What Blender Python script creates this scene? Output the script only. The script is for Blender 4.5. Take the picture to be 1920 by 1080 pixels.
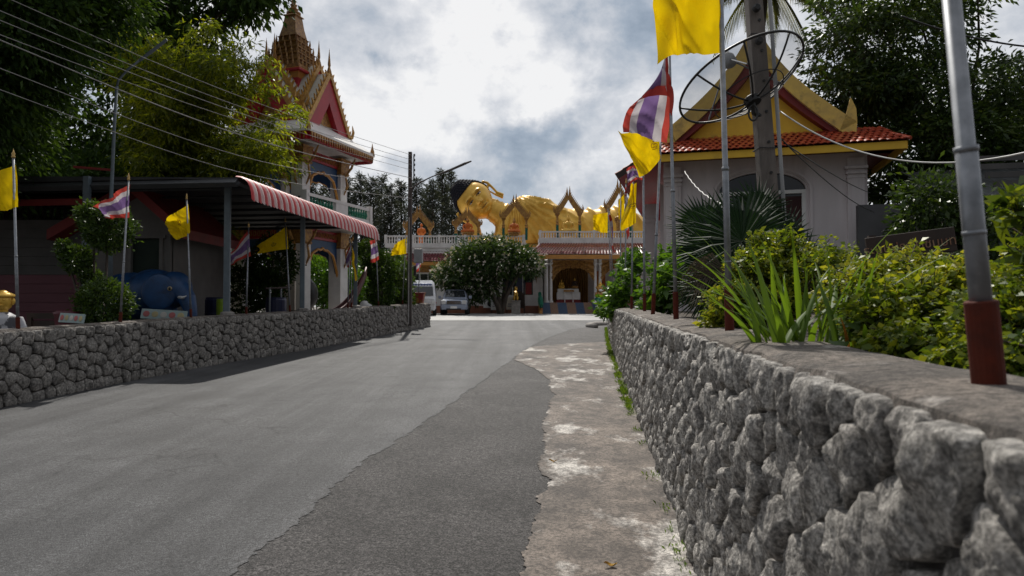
import bpy, math, random
import numpy as np
from mathutils import Vector, Matrix, noise as mnoise

for o in list(bpy.data.objects):
    bpy.data.objects.remove(o, do_unlink=True)
scene = bpy.context.scene
COL = scene.collection
R = math.radians

# ------------------------------------------------------------------ camera
EYE = 1.6
PITCH = math.atan(34 / 1280)
cam_data = bpy.data.cameras.new('camera')
cam = bpy.data.objects.new('camera', cam_data)
COL.objects.link(cam)
cam.location = (0, 0, EYE)
cam.rotation_euler = (R(90) + PITCH, 0, 0)
cam_data.lens = 24
cam_data.sensor_width = 36
cam_data.clip_start = 0.05
cam_data.clip_end = 3000
cam_data.dof.use_dof = True
cam_data.dof.focus_distance = 6.5
cam_data.dof.aperture_fstop = 4.0
scene.camera = cam

# ------------------------------------------------------------------ sky and sun
SUN_AZ = R(-6)       # measured from straight ahead (+Y), negative = to the left
SUN_EL = R(52)
sun_dir = Vector((math.sin(SUN_AZ) * math.cos(SUN_EL), math.cos(SUN_AZ) * math.cos(SUN_EL), math.sin(SUN_EL)))
sd = bpy.data.lights.new('sun', 'SUN')
sd.energy = 4.3
sd.angle = R(0.9)
sd.color = (1.0, 0.955, 0.88)
sun = bpy.data.objects.new('sun', sd)
COL.objects.link(sun)
sun.rotation_euler = sun_dir.to_track_quat('Z', 'Y').to_euler()
sun.location = sun_dir * 50

def pdir(px, py):
    u, v = (px - 960) / 1280, (540 - py) / 1280
    c, s = math.cos(PITCH), math.sin(PITCH)
    return Vector((u, c - v * s, s + v * c))

def make_world():
    w = bpy.data.worlds.new('World')
    scene.world = w
    w.use_nodes = True
    nt = w.node_tree
    N, L = nt.nodes, nt.links
    N.clear()
    out = N.new('ShaderNodeOutputWorld')
    bg = N.new('ShaderNodeBackground')
    bg.inputs['Strength'].default_value = 0.1
    L.new(bg.outputs[0], out.inputs[0])
    sky = N.new('ShaderNodeTexSky')
    sky.sky_type = 'NISHITA'
    sky.sun_disc = False
    sky.sun_elevation = SUN_EL
    sky.sun_rotation = SUN_AZ
    tc = N.new('ShaderNodeTexCoord')
    nrm = N.new('ShaderNodeVectorMath'); nrm.operation = 'NORMALIZE'
    L.new(tc.outputs['Generated'], nrm.inputs[0])
    D = nrm.outputs[0]
    def noise(scale, detail, rough, dist=0.0, off=(0, 0, 0), sc=(1, 1, 1.5)):
        mp = N.new('ShaderNodeMapping')
        mp.inputs['Location'].default_value = off
        mp.inputs['Scale'].default_value = sc
        L.new(D, mp.inputs[0])
        n = N.new('ShaderNodeTexNoise')
        n.inputs['Scale'].default_value = scale
        n.inputs['Detail'].default_value = detail
        n.inputs['Roughness'].default_value = rough
        n.inputs['Distortion'].default_value = dist
        L.new(mp.outputs[0], n.inputs['Vector'])
        return n.outputs['Fac']
    def m(op, a, b, clamp=False):
        n = N.new('ShaderNodeMath'); n.operation = op; n.use_clamp = clamp
        for i, x in enumerate((a, b)):
            if isinstance(x, (int, float)): n.inputs[i].default_value = x
            else: L.new(x, n.inputs[i])
        return n.outputs[0]
    wob = N.new('ShaderNodeTexNoise')
    wob.inputs['Scale'].default_value = 7; wob.inputs['Detail'].default_value = 7; wob.inputs['Roughness'].default_value = 0.62
    L.new(D, wob.inputs['Vector'])
    wsub = N.new('ShaderNodeVectorMath'); wsub.operation = 'SUBTRACT'
    L.new(wob.outputs['Color'], wsub.inputs[0]); wsub.inputs[1].default_value = (.5, .5, .5)
    wsc = N.new('ShaderNodeVectorMath'); wsc.operation = 'SCALE'; wsc.inputs['Scale'].default_value = 0.30
    L.new(wsub.outputs[0], wsc.inputs[0])
    wadd = N.new('ShaderNodeVectorMath'); wadd.operation = 'ADD'
    L.new(D, wadd.inputs[0]); L.new(wsc.outputs[0], wadd.inputs[1])
    DW = wadd.outputs[0]
    def blob(px, py, rad, amp):
        d = pdir(px, py).normalized()
        n = N.new('ShaderNodeVectorMath'); n.operation = 'DISTANCE'
        L.new(DW, n.inputs[0]); n.inputs[1].default_value = d
        mr = N.new('ShaderNodeMapRange'); mr.interpolation_type = 'SMOOTHSTEP'
        mr.inputs['From Min'].default_value = 0; mr.inputs['From Max'].default_value = rad
        mr.inputs['To Min'].default_value = amp; mr.inputs['To Max'].default_value = 0
        L.new(n.outputs['Value'], mr.inputs['Value'])
        return mr.outputs[0]
    base = noise(3.0, 9, 0.58, 0.35, (3.1, 1.7, 0.4))
    fine = noise(11, 8, 0.6, 0.2, (0.3, 5.0, 2.0))
    puff = m('ABSOLUTE', m('SUBTRACT', noise(6.5, 12, 0.55, 0.1, (7.7, 0.3, 1.2)), 0.5), 0)
    f = m('ADD', m('MULTIPLY', m('SUBTRACT', base, 0.5), 1.0), m('MULTIPLY', m('SUBTRACT', fine, 0.5), 0.95))
    f = m('ADD', m('SUBTRACT', f, m('MULTIPLY', puff, 1.1)), 0.715)
    for b in ((850, 100, .17, .14), (1000, 50, .14, .17), (760, 215, .11, .18), (640, 300, .12, .09), (880, 240, .06, .12),
              (940, 170, .07, .18), (700, 285, .06, .17), (1085, 175, .06, .19), (1180, 330, .13, .13), (1060, 405, .14, .11), (800, 60, .06, .09),
              (1040, 300, .15, -.34), (1215, 60, .15, -.34), (712, 108, .055, -.30), (790, 300, .10, -.22), (950, 335, .13, -.20),
              (600, 70, .2, .03), (1120, 245, .08, -.12), (1800, 150, .35, .06), (420, 60, .2, .1)):
        f = m('ADD', f, blob(*b))
    f = m('ADD', m('MULTIPLY', m('SUBTRACT', f, 0.58), 1.3), 0.60)
    ramp = N.new('ShaderNodeValToRGB')
    cr = ramp.color_ramp
    cr.elements[0].position = 0.05; cr.elements[0].color = (.27, .335, .42, 1)
    cr.elements[1].position = 1.0; cr.elements[1].color = (.98, .975, .97, 1)
    for p, c in ((.30, (.385, .45, .535, 1)), (.50, (.545, .585, .645, 1)), (.66, (.665, .69, .735, 1)), (.84, (.82, .83, .855, 1))):
        e = cr.elements.new(p); e.color = c
    L.new(f, ramp.inputs[0])
    # cloud light falls off away from the sun
    dt = N.new('ShaderNodeVectorMath'); dt.operation = 'DOT_PRODUCT'
    L.new(D, dt.inputs[0]); dt.inputs[1].default_value = sun_dir
    fall = N.new('ShaderNodeMapRange'); fall.interpolation_type = 'SMOOTHSTEP'
    fall.inputs['From Min'].default_value = -0.7; fall.inputs['From Max'].default_value = 0.7
    fall.inputs['To Min'].default_value = 1.9; fall.inputs['To Max'].default_value = 9.4
    L.new(dt.outputs['Value'], fall.inputs['Value'])
    sc = N.new('ShaderNodeVectorMath'); sc.operation = 'SCALE'
    L.new(ramp.outputs[0], sc.inputs[0]); L.new(fall.outputs[0], sc.inputs['Scale'])
    mix = N.new('ShaderNodeMix'); mix.data_type = 'RGBA'
    mix.inputs['Factor'].default_value = 0.93
    L.new(sky.outputs[0], mix.inputs[6]); L.new(sc.outputs[0], mix.inputs[7])
    L.new(mix.outputs[2], bg.inputs['Color'])
make_world()
vs = scene.view_settings
vs.view_transform = 'Standard'
vs.look = 'None'
vs.exposure = 0.0
vs.gamma = 1.0
vs.use_curve_mapping = False

# ------------------------------------------------------------------ helpers
def P(px, py, Y):
    """world point that the photograph shows at pixel (px, py), standing Y metres ahead"""
    d = pdir(px, py)
    t = Y / d.y
    return Vector((d.x * t, Y, EYE + d.z * t))

SLOPE = 0.0227
def gz(Y):
    return SLOPE * min(Y, 46.0)

def tag(o, label=None, cat=None, group=None, kind=None):
    if label: o['label'] = label
    if cat: o['category'] = cat
    if group: o['group'] = group
    if kind: o['kind'] = kind
    return o

def empty(name, loc=(0, 0, 0), rz=0, label=None, cat=None, group=None):
    o = bpy.data.objects.new(name, None)
    o.empty_display_size = 0.2
    COL.objects.link(o)
    o.location = loc
    o.rotation_euler = (0, 0, rz)
    return tag(o, label, cat, group)

def link(name, me, parent=None, loc=(0, 0, 0)):
    o = bpy.data.objects.new(name, me)
    COL.objects.link(o)
    o.location = loc
    if parent: o.parent = parent
    return o

def kids(o): return [c for c in bpy.data.objects if c.parent is o]
def copy_tree(o, parent=None):
    c = o.copy(); COL.objects.link(c); c.parent = parent
    for ch in kids(o): copy_tree(ch, c)
    return c

class MB:
    def __init__(s): s.v = []; s.f = []; s.m = []; s.mi = 0
    def add(s, vs, fs):
        o = len(s.v)
        s.v += [(float(v[0]), float(v[1]), float(v[2])) for v in vs]
        s.f += [tuple(i + o for i in f) for f in fs]
        s.m += [s.mi] * len(fs)
        return s
    def box(s, c, d, rz=0, rx=0, ry=0, top=1.0):
        x, y, z = d[0] / 2, d[1] / 2, d[2] / 2
        M = Matrix.Rotation(rz, 3, 'Z') @ Matrix.Rotation(ry, 3, 'Y') @ Matrix.Rotation(rx, 3, 'X')
        C = Vector(c)
        vs = [C + M @ Vector(p) for p in ((-x, -y, -z), (x, -y, -z), (x, y, -z), (-x, y, -z),
              (-x * top, -y * top, z), (x * top, -y * top, z), (x * top, y * top, z), (-x * top, y * top, z))]
        return s.add(vs, ((3, 2, 1, 0), (4, 5, 6, 7), (0, 1, 5, 4), (1, 2, 6, 5), (2, 3, 7, 6), (3, 0, 4, 7)))
    def tube(s, pts, rs, n=8, cap=True):
        pts = [Vector(p) for p in pts]
        if not hasattr(rs, '__len__'): rs = [rs] * len(pts)
        vs = []; fs = []
        up = Vector((0, 0, 1))
        t0 = (pts[1] - pts[0]).normalized()
        if abs(t0.dot(up)) > 0.9: up = Vector((1, 0, 0))
        a = t0.cross(up).normalized()
        for i, p in enumerate(pts):
            t = (pts[min(i + 1, len(pts) - 1)] - pts[max(i - 1, 0)]).normalized()
            a = (a - t * a.dot(t)).normalized()
            b = t.cross(a)
            for k in range(n):
                q = 2 * math.pi * k / n
                vs.append(p + (a * math.cos(q) + b * math.sin(q)) * rs[i])
        for i in range(len(pts) - 1):
            for k in range(n):
                k2 = (k + 1) % n
                fs.append((i * n + k, i * n + k2, i * n + n + k2, i * n + n + k))
        if cap:
            fs.append(tuple(range(n - 1, -1, -1)))
            fs.append(tuple((len(pts) - 1) * n + k for k in range(n)))
        return s.add(vs, fs)
    def lathe(s, prof, n=16, c=(0, 0, 0), rot=0.0, sx=1, sy=1):
        vs = []; fs = []
        for r, z in prof:
            for k in range(n):
                q = rot + 2 * math.pi * k / n
                vs.append((c[0] + r * sx * math.cos(q), c[1] + r * sy * math.sin(q), c[2] + z))
        for i in range(len(prof) - 1):
            for k in range(n):
                k2 = (k + 1) % n
                fs.append((i * n + k, i * n + k2, i * n + n + k2, i * n + n + k))
        fs.append(tuple(range(n - 1, -1, -1)))
        fs.append(tuple((len(prof) - 1) * n + k for k in range(n)))
        return s.add(vs, fs)
    def sq(s, prof, c=(0, 0, 0), rz=0):      # square lathe: prof of (half width, z)
        return s.lathe([(r * math.sqrt(2), z) for r, z in prof], 4, c, math.pi / 4 + rz)
    def ell(s, c, r, n=16, k=10, M=None):
        vs = []; fs = []
        C = Vector(c)
        for i in range(k + 1):
            th = math.pi * i / k
            for j in range(n):
                q = 2 * math.pi * j / n
                p = Vector((r[0] * math.sin(th) * math.cos(q), r[1] * math.sin(th) * math.sin(q), r[2] * math.cos(th)))
                if M is not None: p = M @ p
                vs.append(C + p)
        for i in range(k):
            for j in range(n):
                j2 = (j + 1) % n
                fs.append((i * n + j, i * n + n + j, i * n + n + j2, i * n + j2))
        return s.add(vs, fs)
    def prism(s, poly, a, b, axis='y', fn=None):
        """polygon in the plane across `axis`, extruded from a to b (poly = (x,z) for y, (y,z) for x, (x,y) for z)"""
        def pt(p, t):
            if axis == 'y': q = (p[0], t, p[1])
            elif axis == 'x': q = (t, p[0], p[1])
            else: q = (p[0], p[1], t)
            return fn(q) if fn else q
        n = len(poly)
        vs = [pt(p, a) for p in poly] + [pt(p, b) for p in poly]
        fs = [tuple(range(n)), tuple(range(2 * n - 1, n - 1, -1))]
        fs += [(i, i + n, (i + 1) % n + n, (i + 1) % n) for i in range(n)]
        return s.add(vs, fs)
    def strip(s, la, lb, a, b, axis='y', fn=None):
        """solid between two polylines of equal length, extruded a..b along axis (made of convex quads)"""
        for i in range(len(la) - 1):
            s.prism((la[i], la[i + 1], lb[i + 1], lb[i]), a, b, axis, fn)
        return s
    def grid(s, nu, nv, fn, closed_u=False):
        vs = [fn(i / nu, j / nv) for j in range(nv + 1) for i in range(nu + (0 if closed_u else 1))]
        w = nu if closed_u else nu + 1
        fs = []
        for j in range(nv):
            for i in range(nu):
                i2 = (i + 1) % w
                fs.append((j * w + i, j * w + i2, (j + 1) * w + i2, (j + 1) * w + i))
        return s.add(vs, fs)
    def mesh(s, name, mats, origin=(0, 0, 0), smooth=False):
        me = bpy.data.meshes.new(name)
        ox, oy, oz = origin
        me.from_pydata([(x - ox, y - oy, z - oz) for x, y, z in s.v], [], s.f)
        if not isinstance(mats, (list, tuple)): mats = [mats]
        for m in mats: me.materials.append(m)
        if len(mats) > 1: me.polygons.foreach_set('material_index', s.m)
        if smooth: me.polygons.foreach_set('use_smooth', [True] * len(me.polygons))
        me.update()
        return me
    def build(s, name, mats, parent=None, smooth=False, bevel=0, world=False, origin=None, fix=False):
        """world=True: vertices are world coordinates, parent is unrotated"""
        org = origin if origin is not None else (tuple(parent.location) if (world and parent) else (0, 0, 0))
        me = s.mesh(name, mats, org, smooth)
        if fix or True:
            import bmesh
            bm = bmesh.new(); bm.from_mesh(me)
            bmesh.ops.recalc_face_normals(bm, faces=bm.faces)
            bm.to_mesh(me); bm.free()
        o = link(name, me, parent)
        if origin is not None and parent is None: o.location = origin
        if bevel:
            b = o.modifiers.new('bevel', 'BEVEL'); b.width = bevel; b.segments = 2; b.limit_method = 'ANGLE'; b.angle_limit = R(40)
        return o

def fuse(mb, name, mats, voxel, smooth=4, parent=None, world=False, disp=None):
    """joined primitives turned into one continuous surface"""
    me = mb.mesh(name, mats)
    t = bpy.data.objects.new('tmp', me); COL.objects.link(t)
    r = t.modifiers.new('r', 'REMESH'); r.mode = 'VOXEL'; r.voxel_size = voxel; r.use_smooth_shade = True
    if smooth:
        sm = t.modifiers.new('s', 'SMOOTH'); sm.iterations = smooth; sm.factor = 0.5
    dg = bpy.context.evaluated_depsgraph_get()
    me2 = bpy.data.meshes.new_from_object(t.evaluated_get(dg))
    bpy.data.objects.remove(t, do_unlink=True)
    me2.name = name
    n = len(me2.vertices)
    co = np.empty(n * 3); me2.vertices.foreach_get('co', co); co = co.reshape(-1, 3)
    if disp is not None: co = disp(co, me2)
    if world and parent: co = co - np.array(parent.location)
    me2.vertices.foreach_set('co', co.ravel())
    me2.polygons.foreach_set('use_smooth', [True] * len(me2.polygons))
    if len(me2.materials) == 0:
        me2.materials.append(mats if not isinstance(mats, (list, tuple)) else mats[0])
    me2.update()
    return link(name, me2, parent)

def text_mesh(body, size, depth=0.0, spacing=1.0):
    cu = bpy.data.curves.new('lettering', 'FONT')
    cu.body = body; cu.size = size; cu.extrude = depth; cu.align_x = 'CENTER'; cu.align_y = 'CENTER'
    cu.space_character = spacing; cu.resolution_u = 3
    t = bpy.data.objects.new('tmp', cu); COL.objects.link(t)
    dg = bpy.context.evaluated_depsgraph_get()
    me = bpy.data.meshes.new_from_object(t.evaluated_get(dg))
    bpy.data.objects.remove(t, do_unlink=True)
    return me

# ------------------------------------------------------------------ materials
MATS = {}
def mat(name, c1, c2=None, rough=0.7, metal=0.0, scale=3.0, bump=0.0, bscale=30.0, detail=6, spec=0.5, stops=(0.35, 0.65),
        c3=None, s3=0.5, stops3=(.58, .68), stretch=(1, 1, 1), coat=0.0, speck=None, crack=None, bdist=.02, track=None):
    """noise-varied Principled material in world metres"""
    if name in MATS: return MATS[name]
    mt = bpy.data.materials.new(name); mt.use_nodes = True
    MATS[name] = mt
    nt = mt.node_tree; N, L = nt.nodes, nt.links
    bs = N['Principled BSDF']
    bs.inputs['Roughness'].default_value = rough
    bs.inputs['Metallic'].default_value = metal
    bs.inputs['Specular IOR Level'].default_value = spec
    bs.inputs['Coat Weight'].default_value = coat
    if c2 is None: c2 = tuple(x * 0.72 for x in c1)
    geo = N.new('ShaderNodeNewGeometry')
    mp = N.new('ShaderNodeMapping'); mp.inputs['Scale'].default_value = stretch
    L.new(geo.outputs['Position'], mp.inputs[0])
    def nz(sc, dt, rg=0.6):
        n = N.new('ShaderNodeTexNoise')
        n.inputs['Scale'].default_value = sc; n.inputs['Detail'].default_value = dt; n.inputs['Roughness'].default_value = rg
        L.new(mp.outputs[0], n.inputs['Vector'])
        return n.outputs['Fac']
    def ramp(fac, a, b, ca, cb):
        r = N.new('ShaderNodeValToRGB')
        r.color_ramp.elements[0].position = a; r.color_ramp.elements[0].color = (*ca, 1)
        r.color_ramp.elements[1].position = b; r.color_ramp.elements[1].color = (*cb, 1)
        L.new(fac, r.inputs[0]); return r.outputs[0]
    col = ramp(nz(scale, detail), stops[0], stops[1], c1, c2)
    if c3 is not None:
        mk = ramp(nz(s3, 8, 0.65), stops3[0], stops3[1], (0, 0, 0), (1, 1, 1))
        mx = N.new('ShaderNodeMix'); mx.data_type = 'RGBA'
        L.new(mk, mx.inputs['Factor']); L.new(col, mx.inputs[6]); mx.inputs[7].default_value = (*c3, 1)
        col = mx.outputs[2]
    def times(col, fac):
        mx = N.new('ShaderNodeMix'); mx.data_type = 'RGBA'; mx.blend_type = 'MULTIPLY'; mx.inputs['Factor'].default_value = 1
        L.new(col, mx.inputs[6]); L.new(fac, mx.inputs[7]); return mx.outputs[2]
    def raw(sc, dt, st=(1, 1, 1), rg=.6):
        m2 = N.new('ShaderNodeMapping'); m2.inputs['Scale'].default_value = st; L.new(geo.outputs['Position'], m2.inputs[0])
        n = N.new('ShaderNodeTexNoise'); n.inputs['Scale'].default_value = sc; n.inputs['Detail'].default_value = dt; n.inputs['Roughness'].default_value = rg
        L.new(m2.outputs[0], n.inputs['Vector']); return n.outputs['Fac']
    g3 = lambda v: (v, v, v)
    hgt = None
    for sp in (speck or ()):            # (scale, low, high, a, b): fine light and dark grains
        col = times(col, ramp(raw(sp[0], 2), sp[3], sp[4], g3(sp[1]), g3(sp[2])))
    if track:                           # wheel tracks: long streaks along the road
        col = times(col, ramp(raw(track[0], 4, (1, .035, 1)), .35, .68, g3(track[1]), g3(track[2])))
    if crack:                           # (scale, width, darkness)
        vo = N.new('ShaderNodeTexVoronoi'); vo.feature = 'DISTANCE_TO_EDGE'; vo.inputs['Scale'].default_value = crack[0]
        wv = N.new('ShaderNodeVectorMath'); wv.operation = 'ADD'
        n3 = N.new('ShaderNodeTexNoise'); n3.inputs['Scale'].default_value = crack[0] * 3; n3.inputs['Detail'].default_value = 6
        L.new(geo.outputs['Position'], n3.inputs['Vector']); L.new(geo.outputs['Position'], wv.inputs[0]); L.new(n3.outputs['Color'], wv.inputs[1])
        L.new(wv.outputs[0], vo.inputs['Vector'])
        ck = ramp(vo.outputs['Distance'], 0.0, crack[1], g3(crack[2]), g3(1.0))
        msk = ramp(raw(crack[0] * .7, 3), .45, .6, g3(0), g3(1))
        mx = N.new('ShaderNodeMix'); mx.data_type = 'RGBA'; L.new(msk, mx.inputs['Factor']); mx.inputs[6].default_value = (1, 1, 1, 1); L.new(ck, mx.inputs[7])
        col = times(col, mx.outputs[2])
    L.new(col, bs.inputs['Base Color'])
    if bump:
        b = N.new('ShaderNodeBump'); b.inputs['Strength'].default_value = bump; b.inputs['Distance'].default_value = bdist
        L.new(nz(bscale, 8, 0.7), b.inputs['Height']); L.new(b.outputs[0], bs.inputs['Normal'])
    return mt

def foliage(name, cols, transl=0.35, rough=0.45, spec=0.4, tint=1.15):
    if name in MATS: return MATS[name]
    mt = bpy.data.materials.new(name); mt.use_nodes = True
    MATS[name] = mt
    nt = mt.node_tree; N, L = nt.nodes, nt.links
    bs = N['Principled BSDF']; out = N['Material Output']
    bs.inputs['Roughness'].default_value = rough
    bs.inputs['Specular IOR Level'].default_value = spec
    geo = N.new('ShaderNodeNewGeometry')
    r = N.new('ShaderNodeValToRGB')
    els = r.color_ramp.elements
    els[0].position = 0; els[0].color = (*cols[0], 1)
    els[1].position = 1; els[1].color = (*cols[-1], 1)
    for i, c in enumerate(cols[1:-1]):
        e = els.new((i + 1) / (len(cols) - 1)); e.color = (*c, 1)
    n = N.new('ShaderNodeTexNoise'); n.inputs['Scale'].default_value = 0.9; n.inputs['Detail'].default_value = 3
    L.new(geo.outputs['Position'], n.inputs['Vector'])
    a = N.new('ShaderNodeMath'); a.operation = 'MULTIPLY_ADD'
    L.new(geo.outputs['Random Per Island'], a.inputs[0]); a.inputs[1].default_value = 0.65
    s2 = N.new('ShaderNodeMath'); s2.operation = 'MULTIPLY_ADD'
    L.new(n.outputs['Fac'], s2.inputs[0]); s2.inputs[1].default_value = 0.9; s2.inputs[2].default_value = -0.27
    L.new(s2.outputs[0], a.inputs[2])
    L.new(a.outputs[0], r.inputs[0])
    L.new(r.outputs[0], bs.inputs['Base Color'])
    tr = N.new('ShaderNodeBsdfTranslucent')
    tc = N.new('ShaderNodeVectorMath'); tc.operation = 'MULTIPLY'
    L.new(r.outputs[0], tc.inputs[0]); tc.inputs[1].default_value = (1.35 * tint, 1.25 * tint, 0.5 * tint)
    L.new(tc.outputs[0], tr.inputs['Color'])
    mx = N.new('ShaderNodeMixShader'); mx.inputs[0].default_value = transl
    L.new(bs.outputs[0], mx.inputs[1]); L.new(tr.outputs[0], mx.inputs[2])
    L.new(mx.outputs[0], out.inputs['Surface'])
    return mt

def cloth(name, c, c2=None, transl=0.45):
    if name in MATS: return MATS[name]
    mt = mat(name, c, c2 or tuple(x * .85 for x in c), rough=0.75, scale=9, spec=0.2)
    nt = mt.node_tree; N, L = nt.nodes, nt.links
    bs = N['Principled BSDF']; out = N['Material Output']
    tr = N.new('ShaderNodeBsdfTranslucent')
    col = bs.inputs['Base Color'].links[0].from_socket
    L.new(col, tr.inputs['Color'])
    mx = N.new('ShaderNodeMixShader'); mx.inputs[0].default_value = transl
    L.new(bs.outputs[0], mx.inputs[1]); L.new(tr.outputs[0], mx.inputs[2])
    L.new(mx.outputs[0], out.inputs['Surface'])
    return mt

def netting(name, c, alpha):
    mt = bpy.data.materials.new(name); mt.use_nodes = True
    nt = mt.node_tree; N, L = nt.nodes, nt.links
    bs = N['Principled BSDF']; out = N['Material Output']
    bs.inputs['Base Color'].default_value = (*c, 1); bs.inputs['Roughness'].default_value = .6
    t = N.new('ShaderNodeBsdfTransparent'); mx = N.new('ShaderNodeMixShader'); mx.inputs[0].default_value = alpha
    L.new(t.outputs[0], mx.inputs[1]); L.new(bs.outputs[0], mx.inputs[2]); L.new(mx.outputs[0], out.inputs['Surface'])
    return mt

M_WHITE = mat('white_plaster', (.70, .68, .67), (.56, .54, .53), rough=.8, scale=1.6, bump=.1, bscale=25, c3=(.38, .36, .33), s3=.9, stops3=(.62, .8))
M_CREAM = mat('cream_plaster', (.62, .56, .46), (.5, .45, .38), rough=.8, scale=2)
M_YELLOW = mat('yellow_paint', (.72, .45, .035), (.60, .36, .03), rough=.7, scale=1.5, c3=(.22, .15, .05), s3=1.1, stops3=(.6, .8), bump=.1)
M_TAN = mat('weathered_yellow_board', (.66, .46, .10), (.50, .35, .10), rough=.75, scale=3, c3=(.16, .12, .06), s3=2, stops3=(.55, .75), bump=.15)
M_RED = mat('red_paint', (.42, .012, .016), (.33, .01, .014), rough=.5, scale=2)
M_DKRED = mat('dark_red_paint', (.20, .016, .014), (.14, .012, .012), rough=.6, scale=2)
M_SLEEVE = mat('red_oxide_paint', (.105, .018, .008), (.065, .014, .008), rough=.75, spec=.2, scale=18, c3=(.05, .03, .025), s3=14, stops3=(.6, .75), bump=.2, bscale=90)
M_STEEL = mat('galvanised_steel', (.26, .27, .29), (.17, .18, .195), rough=.45, metal=.6, scale=22, c3=(.2, .17, .15), s3=9, stops3=(.63, .8))
M_GOLD = mat('gold_paint', (.72, .44, .075), (.56, .32, .045), rough=.36, metal=.35, scale=1.2, c3=(.32, .19, .04), s3=1.4, stops3=(.6, .85))
M_GOLDTRIM = mat('carved_gilding', (.46, .25, .055), (.17, .075, .03), rough=.5, metal=.25, scale=9, bump=.5, bscale=18)
M_BLUEP = mat('blue_paint', (.010, .055, .15), (.008, .042, .115), rough=.5, scale=3)
M_GREENP = mat('green_paint', (.01, .17, .10), (.008, .12, .075), rough=.45, scale=3)
M_DARKWOOD = mat('dark_wood', (.045, .026, .018), (.025, .016, .012), rough=.7, scale=4, stretch=(1, 1, .2), bump=.2)
M_CONC = mat('weathered_concrete', (.30, .28, .26), (.20, .185, .17), rough=.85, scale=4, bump=.3, bscale=40, c3=(.10, .09, .085), s3=2.5, stops3=(.55, .72))
M_BLACK = mat('black_metal', (.012, .012, .013), rough=.5)
M_WIRE = mat('cable_sheath', (.05, .05, .052), rough=.45, spec=.8)
M_WIREL = mat('pale_cable', (.55, .54, .52), rough=.5)
M_GLASS = mat('dark_window_glass', (.012, .014, .018), (.02, .022, .026), rough=.08, scale=.7, spec=.7)
M_BARK = mat('bark', (.075, .058, .043), (.035, .028, .022), rough=.9, scale=6, bump=.6, bscale=14, stretch=(1, 1, .3))
M_WHITEP = mat('white_gloss_paint', (.75, .75, .74), (.62, .62, .61), rough=.4, scale=2)
M_GREYBOARD = mat('grey_boarding', (.085, .08, .078), (.06, .058, .056), rough=.85, scale=2)  # plain dark grey for the upper house planks, their backing and annexe battens
M_ORANGE = mat('orange_robe_paint', (.62, .17, .02), (.5, .12, .015), rough=.55, scale=3)
M_YFLAG = cloth('yellow_flag_cloth', (.86, .60, .004), (.78, .53, .004))
M_FR = cloth('faded_red_cloth', (.52, .07, .05), (.44, .055, .045))
M_FW = cloth('faded_white_cloth', (.58, .54, .56), (.50, .46, .48))
M_FB = cloth('faded_violet_cloth', (.21, .13, .29), (.17, .10, .25))
# ------------------------------------------------------------------ ground and road
class Path:
    def __init__(s, pts, n=12):
        P_ = [Vector((x, y, 0)) for x, y in pts]
        out = []
        for i in range(len(P_) - 1):
            p0, p1, p2, p3 = P_[max(i - 1, 0)], P_[i], P_[i + 1], P_[min(i + 2, len(P_) - 1)]
            for k in range(n):
                t = k / n
                out.append(0.5 * ((2 * p1) + (p2 - p0) * t + (2 * p0 - 5 * p1 + 4 * p2 - p3) * t * t + (3 * p1 - p0 - 3 * p2 + p3) * t ** 3))
        out.append(P_[-1])
        s.p = out; s.u = [0]
        for a, b in zip(out, out[1:]): s.u.append(s.u[-1] + (b - a).length)
        s.len = s.u[-1]
        s.ua = np.array(s.u); s.xa = np.array([p.x for p in out]); s.ya = np.array([p.y for p in out])
    def at(s, u):
        x, y = float(np.interp(u, s.ua, s.xa)), float(np.interp(u, s.ua, s.ya))
        x2, y2 = float(np.interp(u + .05, s.ua, s.xa)), float(np.interp(u + .05, s.ua, s.ya))
        x1, y1 = float(np.interp(u - .05, s.ua, s.xa)), float(np.interp(u - .05, s.ua, s.ya))
        t = Vector((x2 - x1, y2 - y1, 0)).normalized()
        return Vector((x, y, 0)), t
    def u_of_px(s, px):
        k = (px - 960) / 1280
        best = min(range(len(s.p)), key=lambda i: abs(s.p[i].x / max(s.p[i].y, .3) - k) if s.p[i].y > .5 else 1e9)
        lo, hi = s.u[max(best - 1, 0)], s.u[min(best + 1, len(s.u) - 1)]
        us = np.linspace(lo, hi, 40)
        return min(us, key=lambda u: abs(s.at(u)[0].x / s.at(u)[0].y - k))
    def x_at_y(s, Y): return float(np.interp(Y, s.ya, s.xa))

LEFT = Path([(-7.9, 1), (-7.4, 5), (-7.02, 9.3), (-6.86, 11.2), (-6.68, 13), (-6.38, 15), (-5.92, 17), (-5.4, 19.5), (-4.8, 23.5), (-4.2, 27.5), (-3.7, 30.6)])
RIGHT = Path([(.32, -2.5), (.65, 0), (.87, 2), (1.115, 4.06), (1.48, 7.2), (1.92, 11.07), (2.89, 19.5), (3.6, 25), (4.25, 29.6), (4.75, 30.7), (6, 31.3), (9, 31.6)])
def rtop(Y): return float(np.interp(Y, [-3, 1, 4, 9, 11, 20, 31], [1.38, 1.405, 1.43, 1.468, 1.5, 1.56, 1.61]))
def ltop(Y): return gz(Y) + 1.03

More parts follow.
